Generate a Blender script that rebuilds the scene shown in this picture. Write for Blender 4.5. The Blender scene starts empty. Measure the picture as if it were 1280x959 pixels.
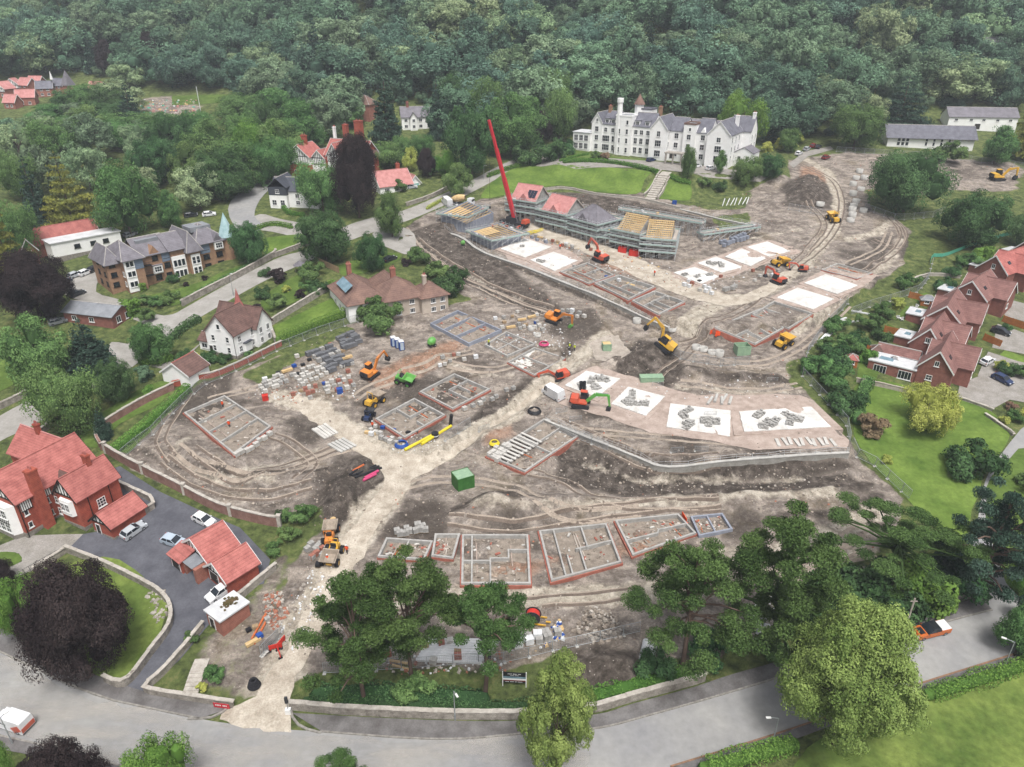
import bpy, math, random, time
import numpy as np
from mathutils import Vector, Matrix
from mathutils.geometry import delaunay_2d_cdt
R = math.radians
T0 = time.time()
S = bpy.context.scene
C = S.collection
# ------------------------------------------------------------------ camera, sky, sun, exposure
PITCH, FPX, CAMZ = R(27), 900.0, 80.0
cam = bpy.data.objects.new('camera', bpy.data.cameras.new('camera'))
C.objects.link(cam); S.camera = cam
cam.location = (0, 0, CAMZ); cam.rotation_euler = (R(90)-PITCH, 0, 0)
cam.data.sensor_width = 36; cam.data.lens = 36*FPX/1280
cam.data.clip_start = 1; cam.data.clip_end = 5000
SUN_EL, SUN_AZ = R(64), R(165)          # azimuth clockwise from +Y: high, behind the camera and a little to its right
W = bpy.data.worlds.new('World'); S.world = W; W.use_nodes = True
_n, _l = W.node_tree.nodes, W.node_tree.links
bg = _n['Background']
sky = _n.new('ShaderNodeTexSky'); sky.sky_type = 'NISHITA'; sky.sun_disc = False
sky.sun_elevation = SUN_EL; sky.sun_rotation = SUN_AZ
sky.air_density = 1.0; sky.dust_density = 6.0; sky.ozone_density = 1.0
hs = _n.new('ShaderNodeHueSaturation'); hs.inputs['Saturation'].default_value = 0.42
_l.new(sky.outputs[0], hs.inputs['Color']); _l.new(hs.outputs[0], bg.inputs[0])
bg.inputs[1].default_value = 0.12
sl = bpy.data.lights.new('sun', 'SUN'); sl.energy = 2.2; sl.angle = R(16); sl.color = (1, .985, .965)
so = bpy.data.objects.new('sun', sl); C.objects.link(so)
so.rotation_euler = (R(90)-SUN_EL, 0, -SUN_AZ + math.pi)
S.view_settings.view_transform = 'Standard'; S.view_settings.look = 'None'
S.view_settings.exposure = 0.54; S.view_settings.gamma = 1.0
S.cycles.max_bounces = 5; S.cycles.diffuse_bounces = 2; S.cycles.glossy_bounces = 2
S.cycles.transmission_bounces = 3; S.cycles.transparent_max_bounces = 6
S.cycles.use_denoising = True

# ------------------------------------------------------------------ materials
MATS = {}
def hexc(h):
    return tuple(((int(h[i:i+2], 16)/255)**2.2) for i in (0, 2, 4))
def pm(name, c1, c2=None, scale=.6, rough=.85, bump=0., bscale=None, metal=0., world=False, courses=0., fine=.25, orand=0., spec=.3):
    """procedural material: two-colour mottling, a finer grain on top, optional relief and horizontal courses"""
    if name in MATS: return MATS[name]
    if isinstance(c1, str): c1 = hexc(c1)
    if c2 is None: c2 = tuple(x*.72 for x in c1)
    if isinstance(c2, str): c2 = hexc(c2)
    m = bpy.data.materials.new(name); m.use_nodes = True
    nt = m.node_tree; n, l = nt.nodes, nt.links
    b = n['Principled BSDF']
    b.inputs['Roughness'].default_value = rough; b.inputs['Metallic'].default_value = metal
    b.inputs['Specular IOR Level'].default_value = spec
    if world:
        co = n.new('ShaderNodeNewGeometry').outputs['Position']
    else:
        co = n.new('ShaderNodeTexCoord').outputs['Object']
    def noise(sc, det=5):
        t = n.new('ShaderNodeTexNoise'); t.inputs['Scale'].default_value = sc; t.inputs['Detail'].default_value = det
        t.inputs['Roughness'].default_value = .62
        l.new(co, t.inputs['Vector']); return t.outputs[0]
    r = n.new('ShaderNodeValToRGB'); r.color_ramp.elements[0].position = .34; r.color_ramp.elements[1].position = .66
    r.color_ramp.elements[0].color = (*c2, 1); r.color_ramp.elements[1].color = (*c1, 1)
    l.new(noise(scale), r.inputs[0])
    col = r.outputs[0]
    def mult(col, fac_socket, lo, hi):
        mr = n.new('ShaderNodeMapRange'); mr.inputs['From Min'].default_value = .3; mr.inputs['From Max'].default_value = .7
        mr.inputs['To Min'].default_value = lo; mr.inputs['To Max'].default_value = hi; l.new(fac_socket, mr.inputs[0])
        v = n.new('ShaderNodeVectorMath'); v.operation = 'SCALE'
        l.new(col, v.inputs[0]); l.new(mr.outputs[0], v.inputs['Scale']); return v.outputs[0]
    if fine: col = mult(col, noise(scale*9, 4), 1-fine, 1+fine)
    hsock = None
    if courses:
        s = n.new('ShaderNodeSeparateXYZ'); l.new(co, s.inputs[0])
        a = n.new('ShaderNodeMath'); a.operation = 'MULTIPLY'; a.inputs[1].default_value = 1/courses; l.new(s.outputs[2], a.inputs[0])
        fr = n.new('ShaderNodeMath'); fr.operation = 'FRACT'; l.new(a.outputs[0], fr.inputs[0])
        mr = n.new('ShaderNodeMapRange'); mr.inputs['From Min'].default_value = 0; mr.inputs['From Max'].default_value = .35
        mr.inputs['To Min'].default_value = .72; mr.inputs['To Max'].default_value = 1.03; l.new(fr.outputs[0], mr.inputs[0])
        v = n.new('ShaderNodeVectorMath'); v.operation = 'SCALE'; l.new(col, v.inputs[0]); l.new(mr.outputs[0], v.inputs['Scale'])
        col = v.outputs[0]; hsock = fr.outputs[0]
    if orand:
        oi = n.new('ShaderNodeObjectInfo')
        mr = n.new('ShaderNodeMapRange'); mr.inputs['To Min'].default_value = 1-orand; mr.inputs['To Max'].default_value = 1+orand
        l.new(oi.outputs['Random'], mr.inputs[0])
        v = n.new('ShaderNodeVectorMath'); v.operation = 'SCALE'; l.new(col, v.inputs[0]); l.new(mr.outputs[0], v.inputs['Scale']); col = v.outputs[0]
    l.new(col, b.inputs['Base Color'])
    if bump:
        bp = n.new('ShaderNodeBump'); bp.inputs['Strength'].default_value = min(1, bump); bp.inputs['Distance'].default_value = .15
        l.new(noise(bscale or scale*5, 6), bp.inputs['Height']); l.new(bp.outputs[0], b.inputs['Normal'])
    MATS[name] = m
    return m
def leafmat(name, c1, c2, trans=.25, orand=.25):
    m = bpy.data.materials.new(name); m.use_nodes = True
    n, l = m.node_tree.nodes, m.node_tree.links
    n.remove(n['Principled BSDF']); out = n['Material Output']
    if isinstance(c1, str): c1 = hexc(c1)
    if isinstance(c2, str): c2 = hexc(c2)
    at = n.new('ShaderNodeAttribute'); at.attribute_name = 'tint'
    mx = n.new('ShaderNodeMix'); mx.data_type = 'RGBA'; mx.inputs[6].default_value = (*c1, 1); mx.inputs[7].default_value = (*c2, 1)
    l.new(at.outputs['Fac'], mx.inputs[0])
    oi = n.new('ShaderNodeObjectInfo')
    h = n.new('ShaderNodeHueSaturation')
    mh = n.new('ShaderNodeMapRange'); mh.inputs['To Min'].default_value = .5-.035*orand/.25; mh.inputs['To Max'].default_value = .5+.03*orand/.25
    mv = n.new('ShaderNodeMapRange'); mv.inputs['To Min'].default_value = 1-orand; mv.inputs['To Max'].default_value = 1+orand
    f = n.new('ShaderNodeMath'); f.operation = 'MULTIPLY'; f.inputs[1].default_value = 7.31
    f2 = n.new('ShaderNodeMath'); f2.operation = 'FRACT'
    l.new(oi.outputs['Random'], f.inputs[0]); l.new(f.outputs[0], f2.inputs[0])
    l.new(f2.outputs[0], mh.inputs[0]); l.new(oi.outputs['Random'], mv.inputs[0])
    l.new(mh.outputs[0], h.inputs['Hue']); l.new(mv.outputs[0], h.inputs['Value']); l.new(mx.outputs[2], h.inputs['Color'])
    d = n.new('ShaderNodeBsdfDiffuse'); t = n.new('ShaderNodeBsdfTranslucent'); ms = n.new('ShaderNodeMixShader')
    ms.inputs[0].default_value = trans
    l.new(h.outputs[0], d.inputs[0]); l.new(h.outputs[0], t.inputs[0])
    l.new(d.outputs[0], ms.inputs[1]); l.new(t.outputs[0], ms.inputs[2]); l.new(ms.outputs[0], out.inputs[0])
    MATS[name] = m
    return m

# ------------------------------------------------------------------ mesh and object helpers
class MB:
    def __init__(s): s.v = []; s.f = []; s.m = []
    def add(s, vs, fs, mi=0, M=None):
        o = len(s.v)
        if M is not None: vs = [tuple(M @ Vector(p)) for p in vs]
        s.v += [tuple(p) for p in vs]; s.f += [tuple(i+o for i in f) for f in fs]; s.m += [mi]*len(fs); return s
    def box(s, x0, x1, y0, y1, z0, z1, mi=0, M=None, tx=0, ty=0):
        """box, its top shrunk by tx, ty on every side"""
        vs = [(x0,y0,z0),(x1,y0,z0),(x1,y1,z0),(x0,y1,z0),(x0+tx,y0+ty,z1),(x1-tx,y0+ty,z1),(x1-tx,y1-ty,z1),(x0+tx,y1-ty,z1)]
        return s.add(vs, [(3,2,1,0),(4,5,6,7),(0,1,5,4),(1,2,6,5),(2,3,7,6),(3,0,4,7)], mi, M)
    def cbox(s, c, sz, mi=0, rz=0, rx=0, ry=0):
        M = Matrix.Translation(c) @ Matrix.Rotation(rz,4,'Z') @ Matrix.Rotation(ry,4,'Y') @ Matrix.Rotation(rx,4,'X')
        return s.box(-sz[0]/2,sz[0]/2,-sz[1]/2,sz[1]/2,-sz[2]/2,sz[2]/2, mi, M)
    def prism(s, pts, z0, z1, mi=0, M=None):
        n = len(pts)
        vs = [(p[0],p[1],z0) for p in pts] + [(p[0],p[1],z1) for p in pts]
        fs = [tuple(range(n-1,-1,-1)), tuple(range(n,2*n))] + [(i,(i+1)%n,n+(i+1)%n,n+i) for i in range(n)]
        return s.add(vs, fs, mi, M)
    def side(s, prof, y0, y1, mi=0, M=None):
        """profile in x,z extruded along y"""
        n = len(prof)
        vs = [(p[0],y0,p[1]) for p in prof] + [(p[0],y1,p[1]) for p in prof]
        fs = [tuple(range(n)), tuple(range(2*n-1,n-1,-1))] + [((i+1)%n,i,n+i,n+(i+1)%n) for i in range(n)]
        return s.add(vs, fs, mi, M)
    def tube(s, a, b, r, n=6, mi=0, r2=None, cap=True, M=None):
        a, b = Vector(a), Vector(b); d = b-a
        if d.length < 1e-6: return s
        q = d.to_track_quat('Z','Y'); r2 = r if r2 is None else r2
        vs = [tuple(a+q@Vector((math.cos(2*math.pi*i/n)*r, math.sin(2*math.pi*i/n)*r,0))) for i in range(n)]
        vs += [tuple(b+q@Vector((math.cos(2*math.pi*i/n)*r2, math.sin(2*math.pi*i/n)*r2,0))) for i in range(n)]
        fs = [(i,(i+1)%n,n+(i+1)%n,n+i) for i in range(n)]
        if cap: fs += [tuple(range(n-1,-1,-1)), tuple(range(n,2*n))]
        return s.add(vs, fs, mi, M)
    def lathe(s, prof, n=12, mi=0, c=(0,0,0), M=None):
        vs = []; fs = []
        for r, z in prof:
            vs += [(c[0]+r*math.cos(2*math.pi*i/n), c[1]+r*math.sin(2*math.pi*i/n), c[2]+z) for i in range(n)]
        for k in range(len(prof)-1):
            fs += [(k*n+i, k*n+(i+1)%n, (k+1)*n+(i+1)%n, (k+1)*n+i) for i in range(n)]
        return s.add(vs, fs, mi, M)
    def face(s, pts, mi=0): return s.add(pts, [tuple(range(len(pts)))], mi)
    def mesh(s, name, mats, smooth=False):
        me = bpy.data.meshes.new(name); me.from_pydata(s.v, [], s.f)
        for m in (mats if isinstance(mats, (list, tuple)) else [mats]): me.materials.append(MATS[m] if isinstance(m, str) else m)
        if any(s.m): me.polygons.foreach_set('material_index', s.m)
        if smooth: me.polygons.foreach_set('use_smooth', [True]*len(s.f))
        me.update(); return me
    def build(s, name, mats, parent=None, smooth=False, loc=None, rz=0):
        return ob(name, s.mesh(name, mats, smooth), parent, loc, rz)
def ob(name, data, parent=None, loc=None, rz=0, scale=None):
    o = bpy.data.objects.new(name, data); C.objects.link(o)
    if parent is not None: o.parent = parent
    if loc is not None: o.location = loc
    if rz: o.rotation_euler[2] = rz
    if scale is not None: o.scale = (scale,)*3 if not hasattr(scale, '__len__') else scale
    return o
def tag(o, label=None, cat=None, group=None, kind=None):
    if label: o['label'] = label
    if cat: o['category'] = cat
    if group: o['group'] = group
    if kind: o['kind'] = kind
    return o
def thing(name, label, cat, loc=(0,0,0), rz=0, group=None, scale=None):
    return tag(ob(name, None, None, loc, rz, scale), label, cat, group)
def copytree(root, loc, rz=0, label=None, group=None, scale=None):
    """a copy of a thing and of its parts and sub-parts, mesh data shared"""
    def cp(o, par):
        c = o.copy(); C.objects.link(c); c.parent = par
        for ch in o.children: cp(ch, c)
        return c
    r = cp(root, None); r.location = loc; r.rotation_euler = (0,0,rz)
    if scale is not None: r.scale = (scale,)*3 if not hasattr(scale, '__len__') else scale
    if label: r['label'] = label
    if group: r['group'] = group
    return r

# ------------------------------------------------------------------ pixel -> place on the ground
CP, SP = math.cos(PITCH), math.sin(PITCH)
def ray(u, v):
    a, b = (u-640)/FPX, (v-479.5)/FPX
    return np.array((a, CP-b*SP, -(SP+b*CP)))
# ================================================================== TERRAIN
rng = np.random.default_rng(7)
def nonuni(lo, flo, fhi, hi, fine, grow):
    a = list(np.arange(flo, fhi+fine/2, fine))
    left = []; x = flo; s = fine
    while x > lo: s *= grow; s = min(s, 9); x -= s; left.append(x)
    right = []; x = a[-1]; s = fine
    while x < hi: s *= grow; s = min(s, 9); x += s; right.append(x)
    return np.array(left[::-1]+a+right)
GX = nonuni(-520, -118, 152, 520, .75, 1.12)
GY = nonuni(15, 74, 262, 760, .75, 1.10)
def softramp(d, w):  # 0 below, d above, smooth over w
    return np.where(d < -w, 0, np.where(d > w, d, (d+w)**2/(4*w)))
def vnoise(x, y, sc, seed):
    """cheap value noise in metres"""
    x = np.asarray(x, float)/sc; y = np.asarray(y, float)/sc
    xi = np.floor(x).astype(np.int64); yi = np.floor(y).astype(np.int64); fx = x-xi; fy = y-yi
    fx = fx*fx*(3-2*fx); fy = fy*fy*(3-2*fy)
    def hsh(a, b):
        k = (a*374761393 + b*668265263 + seed*1442695041) & 0x7fffffff
        k = ((k ^ (k >> 13)) * 1274126177) & 0x7fffffff
        return ((k ^ (k >> 16)) & 0xffff)/65535.0
    return (hsh(xi,yi)*(1-fx)+hsh(xi+1,yi)*fx)*(1-fy)+(hsh(xi,yi+1)*(1-fx)+hsh(xi+1,yi+1)*fx)*fy
def fbm(x, y, sc, seed, o=4):
    r = 0; a = .5
    for i in range(o): r = r + a*(vnoise(x, y, sc/2**i, seed+i)-.5)*2; a *= .5
    return r
YS = ([-420,-260,-200,-120,-60,0,80,150,250,420], [430,425,412,385,352,338,332,328,338,345])
def hbase(x, y):
    h = .14*softramp(y-66, 8)
    d = y-np.interp(x, *YS)
    return h + .30*softramp(d, 25)
XX, YY = np.meshgrid(GX, GY)
HH = hbase(XX, YY)
def H(x, y):
    x = np.asarray(x, float); y = np.asarray(y, float)
    i = np.clip(np.searchsorted(GX, x)-1, 0, len(GX)-2); j = np.clip(np.searchsorted(GY, y)-1, 0, len(GY)-2)
    fx = np.clip((x-GX[i])/(GX[i+1]-GX[i]), 0, 1); fy = np.clip((y-GY[j])/(GY[j+1]-GY[j]), 0, 1)
    return (HH[j,i]*(1-fx)+HH[j,i+1]*fx)*(1-fy)+(HH[j+1,i]*(1-fx)+HH[j+1,i+1]*fx)*fy
_TT = np.concatenate([np.arange(62, 330, .5), np.arange(330, 800, 2)])
def P(u, v, dz=0.):
    d = ray(u, v)
    px, py, pz = d[0]*_TT, d[1]*_TT, CAMZ+d[2]*_TT
    g = pz-H(px, py)
    k = np.argmax(g < 0)
    if g[k] >= 0: k = len(g)-1
    a, b = _TT[k-1], _TT[k]
    t = a+(b-a)*g[k-1]/(g[k-1]-g[k]+1e-9)
    return Vector((d[0]*t, d[1]*t, float(H(d[0]*t, d[1]*t))+dz))
def Pz(u, v, z):
    d = ray(u, v); t = (z-CAMZ)/d[2]; return Vector((d[0]*t, d[1]*t, z))
def PP(*uv): return [P(*q) for q in uv]
def gz(x, y): return float(H(x, y))
def sdist(poly, x, y):
    """signed distance, negative inside"""
    p = np.array([(q[0], q[1]) for q in poly]); x = np.asarray(x); y = np.asarray(y)
    d = np.full(x.shape, 1e9); ins = np.zeros(x.shape, bool)
    for i in range(len(p)):
        a, b = p[i], p[(i+1) % len(p)]; e = b-a; L = max(e@e, 1e-9)
        t = np.clip(((x-a[0])*e[0]+(y-a[1])*e[1])/L, 0, 1)
        d = np.minimum(d, np.hypot(x-a[0]-t*e[0], y-a[1]-t*e[1]))
        c = ((a[1] > y) != (b[1] > y)) & (x < e[0]*(y-a[1])/(e[1] if e[1] else 1e-9)+a[0]); ins ^= c
    return np.where(ins, -d, d)
def ldist(line, x, y):
    p = np.array([(q[0], q[1]) for q in line]); d = np.full(np.shape(x), 1e9)
    for i in range(len(p)-1):
        a, b = p[i], p[i+1]; e = b-a; L = max(e@e, 1e-9)
        t = np.clip(((x-a[0])*e[0]+(y-a[1])*e[1])/L, 0, 1)
        d = np.minimum(d, np.hypot(x-a[0]-t*e[0], y-a[1]-t*e[1]))
    return d
def sst(d, a, b):
    t = np.clip((d-a)/(b-a), 0, 1); return t*t*(3-2*t)
def level(px, slope=.05, dz=0., blur=1.5):
    """bench: inside the outline the ground takes a gentler fall"""
    global HH
    w = PP(*px); p = np.array([(q.x, q.y) for q in w]); c = p.mean(0)
    hc = float(hbase(c[0], c[1]))+dz
    k = 1-sst(sdist(p, XX, YY), 0, blur)
    HH = HH*(1-k)+(hc+slope*(YY-c[1]))*k
def mound(px, top, edge=4., rough=.3, seed=1, sc=5.):
    global HH
    p = [(q.x, q.y) for q in PP(*px)]
    k = sst(-sdist(p, XX, YY), 0, edge)
    HH = HH+k*top*(1+rough*fbm(XX, YY, sc, seed))
def trench(px, width, depth, edge=.8):
    global HH
    k = 1-sst(ldist([(q.x, q.y) for q in PP(*px)], XX, YY), width/2, width/2+edge)
    HH = HH-k*depth
SITE = [(140,572),(235,488),(330,452),(430,408),(470,400),(520,380),(560,382),(585,375),(548,345),(508,300),(505,283),(545,262),(600,250),(690,240),(760,243),(850,262),(985,225),(1040,200),(1110,192),(1275,205),(1290,225),(1180,240),(1100,260),(1140,290),(1130,330),(1060,380),(1010,440),(1000,480),(1062,560),(1130,625),(1100,690),(960,740),(900,830),(700,812),(640,840),(400,840),(345,860),(300,880),(350,740),(390,670),(330,652),(240,620)]
SITEW = [(q.x, q.y) for q in PP(*SITE)]
# benches cut into the slope
level([(688,470),(780,455),(860,480),(1000,488),(1062,566),(1058,574),(832,589),(690,528)], .05, .9, 1.2)          # white slabs behind the lower retaining wall
level([(560,284),(645,262),(850,325),(940,335),(1000,312),(1060,345),(1100,350),(1010,410),(900,425),(836,412),(700,352),(604,318)], .055, .5, 1.5)   # upper plots and haul road
level([(470,690),(560,672),(760,655),(900,640),(960,680),(900,720),(700,735),(560,740),(470,730)], .05, -.3, 4)
level([(440,500),(540,460),(630,480),(640,510),(570,560),(500,570),(450,540)], .06, .1, 4)
level([(225,510),(320,480),(370,540),(300,580),(235,560)], .06, .3, 5)
level([(700,150),(960,170),(965,225),(850,232),(700,215)], .04, 1.0, 9)        # hotel terrace
# banks, stockpiles, excavations
mound([(540,650),(600,612),(690,612),(800,615),(900,612),(1080,603),(1100,622),(900,640),(760,650),(600,665)], 1.5, 5, .5, 3)
mound([(690,540),(740,562),(800,584),(832,598),(900,590),(1058,582),(1070,596),(900,606),(800,606),(720,590),(670,560)], -.9, 2.2, .2, 4)
mound([(770,445),(800,430),(845,432),(835,462),(780,470)], 2.6, 5, .25, 5)
mound([(836,452),(985,468),(990,486),(850,478)], 1.5, 3, .3, 6)
mound([(700,830),(745,808),(795,815),(800,845),(750,858),(705,850)], 2.2, 4, .15, 8)
mound([(715,780),(740,756),(770,765),(778,795),(735,805)], 2.4, 4, .5, 9, 2.5)
mound([(190,560),(240,540),(330,570),(420,580),(440,610),(380,635),(300,625),(210,590)], 1.2, 6, .6, 10)
mound([(975,235),(1010,212),(1040,240),(1030,262),(985,258)], 2.0, 6, .5, 13)
mound([(440,560),(480,590),(450,640),(400,660),(400,610)], 1.3, 4, .6, 14)
mound([(745,400),(790,412),(812,430),(770,432)], -1.0, 3, .3, 15)
for i, (u, v, r, h) in enumerate([(620,625,3,1.1),(650,612,2.5,.8),(700,630,3,.9),(850,470,3,1.2),(885,476,3,1.0),(930,480,3,1.0),(555,632,2.5,.8),(330,605,3.5,1.0),(270,590,3,.8),(430,618,3,1.3),(410,640,2.5,1.0),(455,585,2,.8),(660,480,2,.8),(615,545,2.6,1.0),(500,462,2.5,.8),(545,445,2.5,.9),(590,400,2.5,.8),(1000,238,3.5,1.4),(1020,225,3,1.2),(960,260,3,1.0),(1090,330,3,.7),(980,640,3.5,1.0),(1040,620,3,.9),(930,625,3,.9),(1000,700,3,.8),(560,775,2.5,.9),(610,800,2.5,.9),(500,790,2.5,1.0),(690,760,2,.8),(820,780,2.5,.9),(725,415,2,.8),(770,455,2.5,1.2),(640,385,2.4,.7),(200,560,3,.8),(250,480,2,.5),(880,400,2.2,.6),(690,365,2,.6),(860,300,3,.8),(900,285,3,.8)]):
    q = P(u, v); HH = HH+h*np.exp(-(((XX-q.x)/r)**2+((YY-q.y)/(r*.8))**2))*(1+.6*fbm(XX, YY, 2.2, 200+i, 3))
trench([(512,300),(540,318),(580,345),(640,372),(700,392)], 3.0, .8, 2)
trench([(560,566),(630,520),(690,478),(712,452),(705,425)], 1.4, 1.1, .8)
trench([(690,588),(760,604),(840,596),(990,602)], 1.2, .7, 1.6)
# rough, tracked soil inside the site
_sd = sdist(SITEW, XX, YY)
_k = 1-sst(_sd, -3, 1)
_ridge = (1-np.abs(fbm(XX, YY, 7, 41, 3))*2.2)
HH = HH+_k*(.40*fbm(XX, YY, 11, 21)+.34*fbm(XX, YY, 2.8, 31, 3)+.22*_ridge*sst(fbm(XX, YY, 22, 61, 2), -.05, .35))
# ------------------------------------------------------------------ ground sheet with soil / grass cover
def zone_w(px, blur=1.5, line=None):
    w = [(q.x, q.y) for q in PP(*px)]
    d = ldist(w, XX, YY)-line/2 if line else sdist(w, XX, YY)
    d = d+1.2*fbm(XX, YY, 4, 77)
    return 1-sst(d, -blur, blur)
ZG = sst(_sd+1.5*fbm(XX, YY, 5, 50), -1.0, 1.0)                         # grass everywhere outside the site
ZG = ZG*(1-.62*zone_w([(250,800),(300,765),(345,695),(365,690),(350,760),(330,830),(300,880),(235,864)], 2)); ZP = np.zeros_like(HH); ZD = np.zeros_like(HH); ZC = np.zeros_like(HH)
for q, bl in [([(815,222),(870,228),(940,240),(930,262),(880,262),(840,245)],2),([(885,275),(935,265),(938,280),(890,292)],1.5),
           ([(370,640),(405,630),(400,665),(375,690),(350,680),(345,655)],2),([(400,840),(560,830),(700,850),(760,860),(880,835),(900,850),(640,890),(400,885)],2),
           ([(990,225),(1040,190),(960,185),(940,205)],3),([(1080,235),(1170,245),(1290,215),(1290,330),(1180,345),(1150,320),(1135,280),(1090,262)],3),
           ([(985,455),(1005,445),(1010,490),(990,485)],1.5),([(300,470),(350,445),(430,405),(445,412),(370,452),(330,478)],1.2),([(640,290),(660,300),(640,330),(610,310)],.1)][:8]:
    ZG = np.maximum(ZG, zone_w(q, bl))
for q in [[(690,245),(745,250),(850,270),(900,290),(880,262),(800,240)], [(985,200),(1060,190),(1270,205),(1270,240),(1100,235),(990,235)], [(698,812),(745,800),(800,812),(806,846),(750,860),(698,852)], [(185,120),(250,122),(250,142),(185,148)]]:
    ZG = ZG*(1-zone_w(q, 1.5))
for q, wd in [([(650,278),(720,305),(800,340),(860,365),(920,378),(960,365),(1000,335),(1040,290),(1050,250),(1035,215),(1000,195)],4.0),
              ([(300,895),(345,850),(390,760),(440,670),(500,600),(510,580)],6), ([(510,580),(450,545),(400,510),(350,495)],5), ([(510,580),(570,560),(640,520),(700,465),(745,432),(760,420)],5),
              ([(860,400),(900,378),(930,372)],5), ([(470,750),(640,748),(860,735)],4), ([(360,830),(310,890)],6)]:
    ZP = np.maximum(ZP, zone_w(q, 1.2, wd))
for q in [[(765,440),(800,425),(850,432),(860,470),(810,490),(765,478)], [(395,605),(450,565),(505,575),(470,640),(400,670)], [(690,545),(760,570),(860,598),(1060,590),(1090,615),(900,625),(780,622),(690,600)],
          [(975,235),(1010,212),(1045,240),(1030,262),(985,258)], [(680,238),(760,244),(860,268),(960,295),(940,300),(850,285),(740,262)], [(700,812),(745,802),(800,812),(805,850),(750,862),(700,855)],
          [(505,290),(560,275),(650,345),(705,385),(690,400),(600,365),(530,325)], [(600,505),(690,460),(712,425),(722,445),(700,480),(560,570)]]:
    ZD = np.maximum(ZD, zone_w(q, 2.2))
for q in [[(450,465),(520,440),(560,425),(600,415),(560,450),(500,480),(470,490)], [(600,545),(640,528),(645,545),(605,560)], [(1000,205),(1040,212),(1035,230),(1000,222)], [(760,318),(800,335),(790,345),(750,332)], [(880,690),(780,660),(760,700),(700,700),(650,735),(560,740),(640,700)]]:
    ZC = np.maximum(ZC, zone_w(q, 2.5)*.8)
for q, wd in [([(505,295),(530,322),(570,348),(640,378),(705,400)],1.2),([(515,288),(545,312),(590,338),(650,365),(715,390)],1.0),([(690,540),(740,562),(800,586),(832,600),(900,592),(1060,582)],2.6),([(690,600),(780,612),(880,606),(1000,610),(1090,604)],2.0),([(560,286),(604,320),(700,358),(836,418)],2.2),([(560,640),(620,615),(700,618)],1.6),([(1000,212),(1045,260),(1030,300)],.8),([(1150,300),(1135,330),(1090,362)],1.5),([(840,462),(900,470),(985,478)],2.4),([(230,575),(300,596),(380,590),(440,575)],1.4),([(180,565),(240,590),(330,615)],1.2),([(420,640),(470,600),(520,615),(580,600)],1.2),([(470,745),(640,742),(870,728)],.9),([(465,758),(640,758),(860,745)],.9),([(1100,620),(1060,640),(960,650)],1.4),([(460,480),(520,462),(600,445)],1.0)]:
    ZD = np.maximum(ZD, zone_w(q, .8, wd)*.9)
for q, wd in [([(508,292),(538,317),(580,343),(645,371),(710,395)],.8),([(700,570),(800,604),(900,600),(1000,598)],1.0),([(600,625),(720,632),(860,622),(1040,612)],2.2),([(1010,380),(1060,360),(1110,330),(1125,300)],2.4),([(1040,420),(1000,470)],1.5),([(850,484),(930,492),(1005,490)],2.0),([(240,545),(215,570),(260,600),(340,600)],1.6),([(860,705),(960,690),(1060,660),(1090,640)],4),([(900,730),(1000,720),(1090,690)],3),([(400,560),(360,580),(300,590)],1.2),([(560,700),(700,745),(860,725)],1.2),([(930,300),(985,290),(1040,275)],1.5),([(1060,300),(1100,290),(1120,270)],3.0),([(990,420),(1040,395),(1080,365)],1.8),([(560,450),(600,470),(640,470)],1.4)]:
    ZP = np.maximum(ZP, zone_w(q, 1.0, wd)*.75)
ZD = np.maximum(ZD, sst(fbm(XX, YY, 16, 83, 4), .10, .34)*.75*(1-ZP))
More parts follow.
